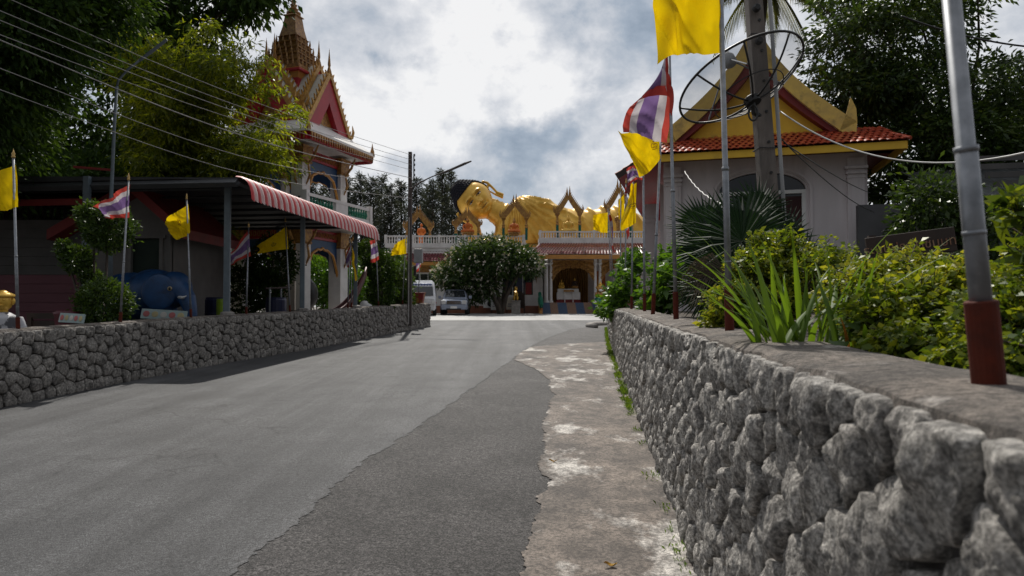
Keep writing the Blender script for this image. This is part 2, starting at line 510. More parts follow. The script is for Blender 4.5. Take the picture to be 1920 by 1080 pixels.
M_ROAD = mat('worn_asphalt', (.070, .070, .072), (.044, .044, .046), rough=.68, scale=1.1, detail=7, bump=.8, bscale=110, bdist=.014, spec=.35, stops=(.36, .66), c3=(.030, .029, .029), s3=.35, stops3=(.54, .72),
             speck=((110, .35, 1.75, .34, .66), (38, .7, 1.3, .36, .64)), crack=(.55, .014, .45), track=(1.7, .60, 1.32))
M_OLDROAD = mat('coarse_dark_asphalt', (.058, .054, .053), (.034, .032, .031), rough=.75, scale=1.2, detail=8, bump=.8, bscale=95, bdist=.02, spec=.35, stops=(.38, .66), c3=(.09, .08, .072), s3=.42, stops3=(.60, .74),
             speck=((85, .2, 2.1, .36, .66), (30, .6, 1.45, .36, .64)), crack=(.9, .016, .4))
M_STRIP = mat('stained_concrete', (.165, .135, .112), (.07, .058, .05), rough=.8, scale=1.7, detail=12, bump=.5, bscale=55, stops=(.36, .64), c3=(.40, .375, .345), s3=1.5, stops3=(.525, .60), stretch=(1, .6, 1),
             speck=((38, .55, 1.3, .36, .62), (140, .6, 1.3, .35, .65), (6, .7, 1.25, .38, .62)), crack=(1.1, .012, .3))
M_PLAZA = mat('pale_plaza_concrete', (.33, .32, .31), (.23, .225, .22), rough=.55, scale=.6, bump=.1, spec=.5, speck=((20, .8, 1.15, .4, .6),), track=(1.0, .85, 1.1))
M_SOIL = mat('dark_soil', (.06, .045, .032), (.035, .028, .02), rough=.95, scale=5, bump=.6, bscale=18)
M_EARTH = mat('grey_earth', (.16, .145, .125), (.10, .09, .08), rough=.95, scale=1.2, bump=.4, bscale=14)
M_MORTAR = mat('dark_mortar', (.09, .08, .071), (.05, .045, .04), rough=.95, scale=14, bump=.8, bscale=40)
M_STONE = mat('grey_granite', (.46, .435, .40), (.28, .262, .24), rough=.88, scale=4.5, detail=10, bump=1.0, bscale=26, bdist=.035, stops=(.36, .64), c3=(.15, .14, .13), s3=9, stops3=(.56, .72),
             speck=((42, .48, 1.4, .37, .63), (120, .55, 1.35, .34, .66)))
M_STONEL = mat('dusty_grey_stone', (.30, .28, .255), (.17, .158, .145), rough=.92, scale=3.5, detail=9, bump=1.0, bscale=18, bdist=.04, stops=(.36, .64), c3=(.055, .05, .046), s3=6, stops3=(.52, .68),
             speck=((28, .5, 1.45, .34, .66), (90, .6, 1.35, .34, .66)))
M_CAP = mat('wall_top_concrete', (.175, .148, .125), (.085, .074, .065), rough=.92, scale=4, detail=10, bump=.9, bscale=24, bdist=.03, c3=(.30, .275, .25), s3=3.6, stops3=(.57, .66), stops=(.36, .64),
             speck=((40, .55, 1.4, .35, .65), (150, .6, 1.35, .35, .65)))

def sheet(name, ys, xl, xr, dz, m, nx=6, z=None):
    mb = MB()
    ny = len(ys) - 1
    def fn(i, j):
        Y = ys[int(round(j * ny))]
        a, b = xl(Y), xr(Y)
        return (a + (b - a) * i, Y, (gz(Y) if z is None else z) + dz)
    mb.grid(nx, ny, fn)
    o = mb.build(name, m)
    for p in o.data.polygons: pass
    return tag(o, kind='structure')

def nz1(x, s=1.0, o=0): return mnoise.noise(Vector((x * s, o * 7.31 + .5, .37)))
ys0 = list(np.linspace(-60, 46, 30)) + [60, 90, 160, 300, 700, 1500]
sheet('ground', ys0, lambda Y: -900, lambda Y: 900, -.05, M_EARTH, 12)
ysr = list(np.arange(-12, 1, .2)) + list(np.arange(1, 14, .02)) + list(np.arange(14, 46.1, .06))
EDGE = ([-12, 0, 3.83, 4.6, 6.3, 7.45, 9.5, 14.6, 19.3, 23, 28, 34, 46], [-2.6, -1.9, -1.61, -1.5, -1.42, -1.2, -.89, -.18, .48, 1.2, 2.4, 5.5, 14])
def edge_x(Y): return float(np.interp(Y, *EDGE)) + .05 * nz1(Y, 3.1, 1) + .035 * nz1(Y, 9, 2) + .03 * nz1(Y, 31, 3) + .025 * nz1(Y, 77, 4)
STR = ([-12, 0, 3.83, 4.29, 4.72, 5.9, 6.34, 7.2, 8, 10.3, 12.1, 13.6, 14.6, 15.75, 17, 19.3, 20.2, 20.9, 21.3],
       [-1.2, -.35, .02, .11, .16, .30, .24, .37, .35, .61, .66, .55, .3, .05, .16, .5, 1.2, 2.2, 2.95])
def strip_x(Y): return float(np.interp(Y, *STR)) + .05 * nz1(Y, 2.3, 5) + .035 * nz1(Y, 8, 6) + .03 * nz1(Y, 27, 7) + .02 * nz1(Y, 71, 8)
sheet('road_shoulder', ysr, lambda Y: -2.9 + .115 * Y * 0 if Y < 15 else -2.9 + (Y - 15) * .1, lambda Y: RIGHT.x_at_y(min(Y, 29)) + .1 + max(0, Y - 29) * 1.5, 0.0, M_OLDROAD, 8)
sheet('road', ysr, lambda Y: LEFT.x_at_y(max(1, min(Y, 30.6))) - .1 - max(0, Y - 30.6) * 1.2 - (max(0, 1 - Y) * .1), edge_x, .004, M_ROAD, 10)
sheet('pavement', [y for y in ysr if y <= 21.2], strip_x, lambda Y: RIGHT.x_at_y(Y) + .12, .008, M_STRIP, 6)
sheet('plaza', list(np.linspace(36.5, 53, 12)), lambda Y: -40, lambda Y: 30, .014, M_PLAZA, 8)
# gardens behind the walls
mb = MB()
us = np.linspace(0, RIGHT.len, 60)
for a, b in zip(us, us[1:]):
    pa, ta = RIGHT.at(a); pb, tb = RIGHT.at(b)
    na, nb = Vector((ta.y, -ta.x, 0)), Vector((tb.y, -tb.x, 0))
    qa, qb = pa + na * .26, pb + nb * .26
    za, zb = rtop(qa.y) - .1, rtop(qb.y) - .1
    mb.add([(qa.x, qa.y, za), (40, max(qa.y, -2.5) + (0 if qa.y < 29.5 else 0), za), (40, qb.y, zb), (qb.x, qb.y, zb)], [(0, 1, 2, 3)])
tag(mb.build('garden_soil', M_SOIL), kind='structure')
sheet('yard', list(np.linspace(-10, 44, 40)), lambda Y: -80, lambda Y: LEFT.x_at_y(max(1, min(Y, 30.4))) - .22 - max(0, Y - 30.4) * 1.5, .22, M_EARTH, 6)

# ------------------------------------------------------------------ stone walls
def clip(poly, p, n):
    out = []
    m_ = len(poly)
    for i in range(m_):
        a, b = poly[i], poly[(i + 1) % m_]
        da = (a[0] - p[0]) * n[0] + (a[1] - p[1]) * n[1]
        db = (b[0] - p[0]) * n[0] + (b[1] - p[1]) * n[1]
        if da <= 0: out.append(a)
        if da * db < 0:
            t = da / (da - db); out.append((a[0] + (b[0] - a[0]) * t, a[1] + (b[1] - a[1]) * t))
    return out

def voronoi(sites, rects, rad):
    S = np.array(sites); cells = []
    for i, s in enumerate(sites):
        d = np.hypot(S[:, 0] - s[0], S[:, 1] - s[1])
        nb = np.argsort(d)[1:18]
        poly = list(rects[i])
        for j in nb:
            if d[j] > rad or len(poly) < 3: break
            q = sites[j]
            poly = clip(poly, ((s[0] + q[0]) / 2, (s[1] + q[1]) / 2), (q[0] - s[0], q[1] - s[1]))
        cells.append(poly)
    return cells

def centroid(poly):
    A = cx = cy = 0
    for (x0, y0), (x1, y1) in zip(poly, poly[1:] + poly[:1]):
        c = x0 * y1 - x1 * y0; A += c; cx += (x0 + x1) * c; cy += (y0 + y1) * c
    if abs(A) < 1e-9: return poly[0], 0
    return (cx / (3 * A), cy / (3 * A)), abs(A / 2)

def resample(poly, n, rounds=2):
    for _ in range(rounds):
        q = []
        for a, b in zip(poly, poly[1:] + poly[:1]):
            q += [(a[0] * .84 + b[0] * .16, a[1] * .84 + b[1] * .16), (a[0] * .16 + b[0] * .84, a[1] * .16 + b[1] * .84)]
        poly = q
    pp = np.array(poly + poly[:1]); d = np.r_[0, np.cumsum(np.hypot(*(np.diff(pp, axis=0).T)))]
    t = np.linspace(0, d[-1], n, endpoint=False)
    return list(zip(np.interp(t, d, pp[:, 0]), np.interp(t, d, pp[:, 1])))

def stone_wall(name, label, path, side, u0, u1, zb, zt, cw, ch, m_stone, thick, seed, near_y):
    """side=+1: the faced side lies left of the path direction, -1: right of it"""
    rnd = random.Random(seed)
    p0, _ = path.at(u0)
    root = empty(name, (p0.x, p0.y, gz(p0.y)), label=label, cat='wall')
    org = Vector(root.location)
    def frame(u):
        p, t = path.at(u)
        return p, Vector((-t.y, t.x, 0)) * side
    sites = []; rects = []
    nu = int((u1 - u0) / cw)
    for i in range(nu):
        p, _ = path.at(u0 + (i + .5) * cw)
        b, t = zb(p.y), zt(p.y)
        nv = max(3, round((t - b) / ch))
        off = .5 if i % 2 else 0
        for j in range(nv + (1 if off else 0)):
            v = b + (j + (.5 if not off else 0.0)) * (t - b) / nv
            v = min(max(v, b + .05), t - .06)
            u = u0 + (i + .5) * cw
            uu, vv = u + rnd.uniform(-.30, .30) * cw, v + rnd.uniform(-.27, .27) * ch
            vv = min(max(vv, b + .04), t - .05)
            sites.append((uu, vv))
            rects.append([(uu - .5, b - .03), (uu + .5, b - .03), (uu + .5, t), (uu - .5, t)])
    cells = voronoi(sites, rects, max(cw, ch) * 3)
    info = []
    for s, c in zip(sites, cells):
        if len(c) < 3: continue
        cc, A = centroid(c)
        if A < .004: continue
        p, n = frame(cc[0])
        W = Vector((p.x, p.y, cc[1])); view = Vector((0, 0, EYE)) - W
        d = view.length
        inside = W.y > .6 and abs(W.x / W.y) < .86
        info.append((A * max(.05, n.dot(view) / d) / d ** 2 if inside else -1, cc, c, A, d))
    info.sort(key=lambda t: -t[0])
    rest = MB()
    for k, (score, cc, c, A, d) in enumerate(info):
        if score < 0 and d > 9 and k > 300: pass
        big = d < near_y
        n_ = 34 if big else (16 if k < 300 else 11)
        rA = math.sqrt(A)
        gap = min(.011, .06 * rA) / rA
        ring = resample(c, n_, 1)
        # uneven outline
        ring = [(cc[0] + (x - cc[0]) * (1 + .05 * mnoise.noise(Vector((x * 16, y * 16, k)))), cc[1] + (y - cc[1]) * (1 + .05 * mnoise.noise(Vector((x * 16, y * 16, k + 9))))) for x, y in ring]
        h = min(.075, .40 * rA) * rnd.uniform(.8, 1.2)
        planes = [(rnd.uniform(-1, 1) * .85, rnd.uniform(-1, 1) * .8, rnd.uniform(.86, 1.12)) for _ in range(4)]
        lv = [(1 - gap, -.03), (.99 - gap, .25), (.96 - gap, .5), (.89, .72), (.78, .87), (.64, .96), (.46, 1.0), (.24, 1.03)] if big else \
             ([(1 - gap, -.03), (.985 - gap, .4), (.91, .78), (.72, .95), (.38, 1.02)] if k < 300 else [(1 - gap, 0), (.95, .6), (.72, .95), (.35, 1.0)])
        ph = rnd.uniform(0, 100)
        vs = []
        amp = .015 if big else .014
        def pt(du, dv, hh, wgt):
            hf = hh
            for (pa, pb_, pc) in planes: hf = min(hf, pc + (pa * du + pb_ * dv) / rA)
            hf = max(hf, min(hh, .18))
            hz = hf * h
            nv3 = Vector((cc[0] + du, cc[1] + dv, ph)) * 11
            hz += amp * mnoise.noise(nv3) * wgt + amp * .55 * mnoise.noise(nv3 * 2.9) * wgt
            if big: hz += .0065 * mnoise.noise(nv3 * 7.5) * wgt
            p, n = frame(cc[0] + du)
            return Vector((p.x, p.y, cc[1] + dv)) + n * (hz + .004)
        for sc_, hh in lv:
            for (ru, rv) in ring:
                vs.append(pt((ru - cc[0]) * sc_, (rv - cc[1]) * sc_, hh, min(1, hh * 1.6) if hh > 0 else 0))
        vs.append(pt(0, 0, 1.02, 1))
        fs = []
        for r_ in range(len(lv) - 1):
            for q in range(n_):
                q2 = (q + 1) % n_
                fs.append((r_ * n_ + q, r_ * n_ + q2, (r_ + 1) * n_ + q2, (r_ + 1) * n_ + q))
        last = (len(lv) - 1) * n_
        for q in range(n_): fs.append((last + q, last + (q + 1) % n_, len(vs) - 1))
        if side < 0: fs = [f[::-1] for f in fs]
        if k < 300:
            p, n = frame(cc[0]); C = Vector((p.x, p.y, cc[1]))
            me = bpy.data.meshes.new('stone')
            me.from_pydata([v - C for v in vs], [], fs); me.materials.append(m_stone)
            me.polygons.foreach_set('use_smooth', [True] * len(fs))
            link('stone', me, root, C - org)
        else:
            rest.add(vs, fs)
    o = link('small_stones', rest.mesh('small_stones', m_stone, org, True), root)
    o['kind'] = 'stuff'
    # mortar core and concrete cap
    core = MB(); cap = MB()
    uu = np.arange(u0, u1 + .001, .12)
    def sec(u, a, z, jit=0):
        p, n = frame(u)
        return p - n * a + Vector((0, 0, z + jit))
    prof_c = lambda u: [(-.006, zb(path.at(u)[0].y) - .2), (-.006, zt(path.at(u)[0].y) - .01), (thick, zt(path.at(u)[0].y) - .01), (thick, zb(path.at(u)[0].y) - .2)]
    def loft(mb, prof, jit):
        rows = []
        for u in uu:
            rows.append([sec(u, a, z) + Vector((mnoise.noise(Vector((u * 3, i, 1.3))), mnoise.noise(Vector((u * 3, i, 5.3))), mnoise.noise(Vector((u * 4, i, 9.3))))) * jit for i, (a, z) in enumerate(prof(u))])
        m_ = len(rows[0])
        vs = [v for r_ in rows for v in r_]
        fs = [(i * m_ + k, i * m_ + (k + 1) % m_, (i + 1) * m_ + (k + 1) % m_, (i + 1) * m_ + k) for i in range(len(rows) - 1) for k in range(m_)]
        fs += [tuple(range(m_)), tuple((len(rows) - 1) * m_ + k for k in range(m_))]
        mb.add(vs, fs)
    loft(core, prof_c, 0)
    core.build('mortar_core', M_MORTAR, root, world=True)
    def prof_k(u):
        z = zt(path.at(u)[0].y)
        f = (-.028 if side > 0 else .045) + .03 * nz1(u, 5, 8) + .026 * nz1(u, 14, 9)
        return [(f, z - .03), (f + .012, z + .004), (f + .06, z + .016), (thick * .55, z + .026), (thick + .005, z + .024), (thick + .012, z - .03), (.05, z - .03)]
    loft(cap, prof_k, .012)
    cap.build('cap', M_CAP, root, world=True, smooth=False)
    return root

stone_wall('stone_wall', 'low rubble stone wall along the right roadside, topped with flagpoles in red sleeves', RIGHT, 1, 2.6, RIGHT.len - 1.5,
           lambda Y: gz(Y) - .0, lambda Y: rtop(Y), .165, .19, M_STONE, .34, 4, 6.5)
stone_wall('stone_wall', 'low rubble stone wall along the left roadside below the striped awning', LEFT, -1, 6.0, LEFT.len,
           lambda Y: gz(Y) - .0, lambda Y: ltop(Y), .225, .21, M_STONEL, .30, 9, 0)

# weeds along the foot of the right wall
def leaf_arrays(p, d, L, W, rng, bend=0.0):
    """diamond leaves: p base points, d axis (N,3), L and W arrays"""
    N_ = len(p)
    d = d / np.maximum(1e-6, np.linalg.norm(d, axis=1))[:, None]
    r = rng.normal(size=(N_, 3)); s = np.cross(d, r); s /= np.maximum(1e-6, np.linalg.norm(s, axis=1))[:, None]
    nn = np.cross(s, d)
    L = np.asarray(L)[:, None] if np.ndim(L) else np.full((N_, 1), L)
    W = np.asarray(W)[:, None] if np.ndim(W) else np.full((N_, 1), W)
    mid = p + d * L * .45
    v = np.empty((N_, 4, 3))
    v[:, 0] = p; v[:, 1] = mid + s * W / 2 + nn * W * .15; v[:, 2] = p + d * L - np.array([0, 0, 1.]) * L * bend; v[:, 3] = mid - s * W / 2 + nn * W * .15
    return v

def leaf_object(name, v, m, parent=None, world=True, smooth=False):
    N_ = len(v)
    me = bpy.data.meshes.new(name)
    co = v.reshape(-1, 3)
    if world and parent is not None: co = co - np.array(parent.location)
    me.vertices.add(N_ * 4); me.vertices.foreach_set('co', co.ravel())
    me.loops.add(N_ * 4); me.loops.foreach_set('vertex_index', np.arange(N_ * 4))
    me.polygons.add(N_); me.polygons.foreach_set('loop_start', np.arange(N_) * 4)
    me.polygons.foreach_set('loop_total', np.full(N_, 4))
    me.materials.append(m)
    me.update(); me.validate()
    return link(name, me, parent)

M_WEED = foliage('weed_green', [(.05, .10, .015), (.10, .17, .02), (.17, .24, .03)], .4)
rng = np.random.default_rng(5)
pts = []; dirs = []; Ls = []
for k in range(330):
    Y = 3 + 26 * rng.random() ** .8
    if rng.random() > (.95 if Y > 9 else .25) : continue
    cx = RIGHT.x_at_y(Y) - .09 - .06 * rng.random()
    n_ = rng.integers(6, 26)
    for _ in range(n_):
        pts.append((cx + rng.normal() * .03, Y + rng.normal() * .06, gz(Y) + .008))
        dirs.append((rng.normal() * .55 - .15, rng.normal() * .55, 1)); Ls.append((.02 + .06 * rng.random()) * (1.25 if Y > 9 else .75))
tag(leaf_object('weeds', leaf_arrays(np.array(pts), np.array(dirs), np.array(Ls), np.array(Ls) * .22, rng, .15), M_WEED),
    'thin line of green weeds at the foot of the right stone wall', 'weeds', kind='stuff')

# fallen leaves
M_DRYLEAF = mat('dry_leaf', (.45, .28, .04), (.30, .15, .03), rough=.6, scale=30)
for k, (px, py, lab) in enumerate(((1035, 867, 'curled yellow fallen leaf on the concrete edge beside the asphalt'), (1141, 1061, 'yellow fallen leaf on the stained concrete near the bottom of the picture'))):
    d = 2048 / (py - 545); X = (px - 960) / 1280 * d
    mb = MB()
    mb.grid(6, 3, lambda i, j: (X + (i - .5) * .07 + .01 * j, d + (j - .5) * .035 * math.sin(math.pi * (.08 + .84 * i)), gz(d) + .02 + .012 * abs(j - .5) * 2 + .01 * math.cos(i * 5)))
    tag(mb.build('fallen_leaf', M_DRYLEAF, origin=(X, d, gz(d) + .012)), lab, 'leaf')

# kerb piece at the far end of the right wall
mb = MB()
c = [(3.6, 29.2), (3.35, 30), (3.75, 31.2), (4.6, 32)]
mb.tube([(x, y, gz(y) + .06) for x, y in c], [.10, .13, .13, .10], 8)
tag(mb.build('kerb', M_CONC, smooth=True), kind='structure')

# ------------------------------------------------------------------ flagpoles
def flag_surface(tl, bl, tr, br, nw, amp, ph, sag, bulge=(0, 0)):
    tl, bl, tr, br = map(Vector, (tl, bl, tr, br))
    def S(s, t, off=0.0):
        a = tl.lerp(tr, s); b = bl.lerp(br, s)
        p = a.lerp(b, t)
        w = math.sin(2 * math.pi * (s * nw + t * .6) + ph) * (.25 + .75 * s ** .8) + .45 * math.sin(2 * math.pi * (s * nw * 1.9 - t * .8) + ph * 1.7) * s
        H = (bl - tl).length
        wz = mnoise.noise(Vector((s * 2.3 + ph, t * 2.1, ph)))
        cr = 1 - abs(mnoise.noise(Vector((s * 5.5 + t * 2.5 + ph, t * 1.6 - s, ph * 3)))) * 2.2
        w += .55 * max(0, cr) ** 2 * (.3 + .7 * s)
        bq = 4 * s * (1 - s) * t
        return p + Vector((bulge[0] * bq, 0, bulge[1] * bq)) + Vector((.03 * H * math.sin(t * 6 + ph) * s + .09 * H * wz * s, w * amp - off, -sag * H * math.sin(math.pi * min(1, s)) * (.4 + .6 * t) + .07 * H * wz * s))
    return S

def add_flag(root, kind, px, Y, nw=1.6, amp=.06, ph=0.0, sag=.06, emblem=None, bulge=(0, 0)):
    tl, bl, tr, br = [P(x, y, Y) - root.location for x, y in px]
    S = flag_surface(tl, bl, tr, br, nw, amp, ph, sag, bulge)
    if nw is None: nw = 1
    nu, nv = 40, 36
    mb = MB(); mb.grid(nu, nv, lambda i, j: S(i, j))
    if kind == 'yellow':
        mats = [M_YFLAG]
    else:
        mats = [M_FR, M_FW, M_FB]
        for j in range(nv):
            t = (j + .5) / nv
            mi = 0 if t < 1 / 6 or t > 5 / 6 else (1 if t < 2 / 6 or t > 4 / 6 else 2)
            for i in range(nu): mb.m[j * nu + i] = mi
    me = mb.mesh('flag', mats, smooth=True)
    f = link('flag', me, root)
    f['label'] = 'plain bright yellow flag cloth' if kind == 'yellow' else 'faded flag with red, white and violet stripes'
    if emblem:
        eb = MB()
        (cs, ct, sz, colr) = emblem
        strokes = [[(.5 * math.cos(a) - .35, .35 * math.sin(a)) for a in np.linspace(.6, 5.6, 14)], [(.45 * math.cos(a) + .4, .33 * math.sin(a)) for a in np.linspace(3.4, 8.6, 14)],
                   [(-.1, -.55), (.05, -.8), (.2, -.55)], [(-.6, .55), (0, .68), (.65, .55)], [(.05, -.8), (.05, -1.05)]]
        H = (bl - tl).length; Wd = (tr - tl).length
        for st in strokes:
            eb.tube([S(cs + x * sz * H / max(Wd, .01), ct + y * sz, .006) for x, y in st], sz * .055 * H, 5)
        eb.build('emblem', mat('emblem_' + colr, (.05, .03, .01) if colr == 'dark' else (.42, .16, .01), rough=.8), f)
    return f

def flagpole(base, top, r, sleeve, label, group, flag=None, finial=True):
    """base/top world points, sleeve=(height, radius)"""
    base, top = Vector(base), Vector(top)
    root = empty('flagpole', base, label=label, cat='flagpole', group=group)
    D = top - base
    L_ = D.length
    mb = MB(); mb.tube([D * (sleeve[0] * .5 / L_), D * .419, D * .421, D], [r, r, r * .86, r * .8], 14)
    mb.build('pole', M_STEEL, root, smooth=True)
    for a_, b_, k_ in ((.415, .425, 1.1), ((sleeve[0] + .14) / L_, (sleeve[0] + .15) / L_, 1.06)):
        mb = MB(); mb.tube([D * a_, D * b_], r * k_, 14); mb.build('joint_ring', M_STEEL, root, smooth=True)
    mb = MB(); mb.tube([D * (-.03 / L_), D * (sleeve[0] / L_)], sleeve[1], 18); mb.build('base_sleeve', M_SLEEVE, root, bevel=.004)
    if finial:
        mb = MB(); mb.lathe([(r * .7, -.01), (r * 1.3, .01), (r * 1.3, .02), (r * .8, .035), (r * 1.2, .06), (r * .6, .09), (0.001, .13)], 10, D)
        mb.build('finial', mat('brass', (.5, .33, .12), rough=.35, metal=.7), root, smooth=True)
    if flag: add_flag(root, *flag[0], **(flag[1] if len(flag) > 1 else {}))
    return root

def wall_base(path, side, u, back, topf):
    p, t = path.at(u); n = Vector((-t.y, t.x, 0)) * side
    q = p - n * back
    return Vector((q.x, q.y, topf(q.y) + .028))
def rbase(Y, px=None):
    X = RIGHT.x_at_y(Y) + .2 if px is None else (px - 960) / 1280 * Y
    return Vector((X, Y, rtop(Y) + .026))
GR = 'flagpoles in red sleeves on the right stone wall'
GL = 'flagpoles on the left stone wall'
flagpole(rbase(1.46, 1851), P(1752, -330, 1.42), .0215, (.178, .032), 'nearest and thickest steel flagpole on the right wall, its top out of sight', GR, None, False)
flagpole(rbase(4.05, 1367.5), P(1349, -95, 4.05), .019, (.262, .027), 'steel flagpole with the largest yellow flag, at the top of the picture', GR,
         (('yellow', [(1350, -80), (1352, 98), (1224, -60), (1232, 112)], 4.05), dict(nw=1.15, amp=.075, ph=2.6, sag=-.02)))
flagpole(rbase(6.6, 1267.5), P(1253, 30, 6.6), .0185, (.262, .026), 'steel flagpole with a large draped striped flag below the big yellow flag', GR,
         (('thai', [(1255, 40), (1256, 182), (1256, 262), (1172, 246)], 6.6), dict(nw=1.1, amp=.08, ph=.6, sag=0, bulge=(-.13, .12))))
flagpole(rbase(8.9, 1224), P(1240, 236, 8.9), .019, (.27, .027), 'steel flagpole leaning right, with a ballooning yellow flag beside the chapel eave', GR,
         (('yellow', [(1240, 250), (1238, 298), (1158, 243), (1196, 334)], 8.9), dict(nw=1.2, amp=.09, ph=1.0, sag=.12, emblem=(.2, .4, .2, 'orange'))))
flagpole(rbase(10.7, 1208.5), P(1206, 306, 10.7), .019, (.27, .026), 'steel flagpole with a crumpled striped flag in front of the red eave', GR,
         (('thai', [(1207, 312), (1208, 338), (1176, 314), (1176, 350)], 10.7), dict(nw=1.8, amp=.08, ph=2.2, sag=-.25)))
flagpole(rbase(13.6, 1184), P(1187, 338, 13.6), .019, (.27, .027), 'steel flagpole with a long hanging yellow flag that bears dark letters', GR,
         (('yellow', [(1194, 342), (1192, 418), (1181, 346), (1168, 430)], 13.55), dict(nw=.8, amp=.10, ph=.3, sag=.02, emblem=(.45, .52, .09, 'dark'))))
flagpole(rbase(16.5, 1172), P(1174, 344, 16.5), .02, (.27, .027), 'steel flagpole with a narrow furled striped flag behind the lettered yellow flag', GR,
         (('thai', [(1175, 346), (1180, 440), (1169, 352), (1172, 446)], 16.5), dict(nw=.8, amp=.08, ph=1.3)))
flagpole(rbase(19.0, 1163), P(1164, 358, 19), .02, (.27, .027), 'steel flagpole with a narrow drooping yellow flag left of the furled striped one', GR,
         (('yellow', [(1170, 364), (1172, 412), (1160, 372), (1157, 408)], 19.0), dict(nw=.9, amp=.08, ph=2.3)))
flagpole(rbase(23.0, 1151), P(1143, 394, 23), .02, (.27, .027), 'slanting far flagpole with a striped flag hanging in a narrow strip', GR,
         (('thai', [(1144, 398), (1150, 470), (1141, 404), (1154, 468)], 23.0), dict(nw=1.0, amp=.1, ph=.3)))
flagpole(rbase(26.5, 1147), P(1140, 390, 26.5), .02, (.27, .027), 'farthest flagpole of the right wall with a wide blown yellow flag', GR,
         (('yellow', [(1140, 398), (1139, 437), (1111, 402), (1112, 430)], 26.5), dict(nw=1.2, amp=.14, ph=.9, sag=.03)))

def lbase(px):
    u = LEFT.u_of_px(px)
    b = wall_base(LEFT, -1, u, .14, ltop)
    return b
def lpole(px, top, label, flag, **kw):
    b = lbase(px); Y = b.y
    k, c = flag
    flagpole(b, P(top[0], top[1], Y), .021 if Y < 12 else .02, (.16, .028), label, GL, ((k, c, Y), kw))
lpole(52, (25, 296), 'leaning flagpole at the left edge of the picture with a yellow flag', ('yellow', [(28, 308), (35, 388), (-45, 330), (-30, 392)]), nw=1.2, amp=.06, ph=.4)
lpole(240, (241, 338), 'flagpole in front of the clipped shrub with a striped flag blown leftwards', ('thai', [(242, 345), (243, 408), (176, 388), (196, 410)]), nw=1.6, amp=.08, ph=1.9, sag=.0)
lpole(370, (350, 374), 'leaning flagpole beside the blue elephant with a yellow flag', ('yellow', [(352, 382), (357, 437), (302, 418), (336, 448)]), nw=1.1, amp=.08, ph=.6, sag=.0, emblem=(.5, .45, .16, 'orange'))
lpole(472, (466, 426), 'flagpole right of the grey awning post with a striped flag', ('thai', [(467, 430), (470, 480), (424, 486), (430, 498)]), nw=1.3, amp=.07, ph=2.9, sag=-.03)
lpole(553, (535, 416), 'leaning flagpole under the awning with a spread yellow flag bearing an emblem', ('yellow', [(537, 424), (541, 467), (482, 462), (484, 476)]), nw=.9, amp=.07, ph=.2, sag=-.02, emblem=(.45, .6, .15, 'dark'))
lpole(667, (658, 455), 'flagpole beside the boat prow with a furled yellow flag', ('yellow', [(659, 460), (666, 524), (661, 470), (667, 522)]), nw=.5, amp=.1, ph=1.0)
lpole(660, (657, 452), 'flagpole just left of the furled yellow flag with a short striped flag', ('thai', [(658, 458), (658, 492), (646, 478), (651, 503)]), nw=.9, amp=.08, ph=2.0)
lpole(717, (704, 438), 'leaning flagpole in front of the round clipped bush with a striped flag', ('thai', [(705, 446), (711, 486), (694, 452), (697, 491)]), nw=.8, amp=.1, ph=.5)
lpole(761, (761, 440), 'flagpole right behind the utility pole with a bright yellow flag', ('yellow', [(762, 446), (762, 476), (738, 458), (732, 480)]), nw=1.2, amp=.12, ph=1.1, sag=-.02)
lpole(790, (788, 468), 'slim pole near the end of the left wall with a tiny hanging striped flag', ('thai', [(788, 474), (789, 500), (781, 478), (779, 512)]), nw=.8, amp=.08, ph=1.7)
# ------------------------------------------------------------------ temple hall with terrace
M_ROOFT = mat('maroon_roof_tile', (.17, .016, .026), (.11, .012, .02), rough=.22, scale=5, spec=.7, coat=.3)
M_ORTILE = mat('orange_red_roof_tile', (.40, .065, .025), (.24, .035, .018), rough=.32, scale=7, spec=.6, c3=(.12, .03, .02), s3=3, stops3=(.58, .75))
M_OCHRE = mat('ochre_fascia', (.48, .22, .045), (.38, .17, .035), rough=.6, scale=2)
M_CURTAIN = mat('gold_curtain', (.30, .17, .035), (.18, .09, .02), rough=.7, scale=3, stretch=(6, 6, .4))
M_MAROON = mat('brown_plinth_tile', (.24, .085, .045), (.18, .06, .035), rough=.4, scale=4)
M_GREY = mat('grey_paint', (.35, .36, .37), (.28, .29, .30), rough=.6, scale=3)

def holes_wall(mb, x0, x1, z0, z1, y0, y1, holes):
    """wall of boxes round rectangular openings (x0,x1,z0,z1), openings sorted by x and disjoint in x"""
    x = x0
    for a, b, c, d in holes:
        if a > x: mb.box(((x + a) / 2, (y0 + y1) / 2, (z0 + z1) / 2), (a - x, y1 - y0, z1 - z0))
        if c > z0: mb.box(((a + b) / 2, (y0 + y1) / 2, (z0 + c) / 2), (b - a, y1 - y0, c - z0))
        if d < z1: mb.box(((a + b) / 2, (y0 + y1) / 2, (d + z1) / 2), (b - a, y1 - y0, z1 - d))
        x = b
    if x1 > x: mb.box(((x + x1) / 2, (y0 + y1) / 2, (z0 + z1) / 2), (x1 - x, y1 - y0, z1 - z0))
    return mb

def tile_sheet(mb, a, b, c, d, tw, rows, h=.05):
    """barrel-tiled roof plane: eave a->b, ridge c->d"""
    a, b, c, d = map(Vector, (a, b, c, d))
    nrm = (b - a).cross(c - a).normalized()
    if nrm.z < 0: nrm = -nrm
    n = max(2, int((b - a).length / tw))
    for r_ in range(rows):
        t0, t1 = r_ / rows, (r_ + 1.12) / rows
        def fn(i, j):
            t = t0 + (t1 - t0) * j
            p = a.lerp(b, i).lerp(c.lerp(d, i), min(t, 1))
            return p + nrm * (h * abs(math.sin(i * n * math.pi)) + h * .7 * (1 - j))
        mb.grid(n * 4, 1, fn)

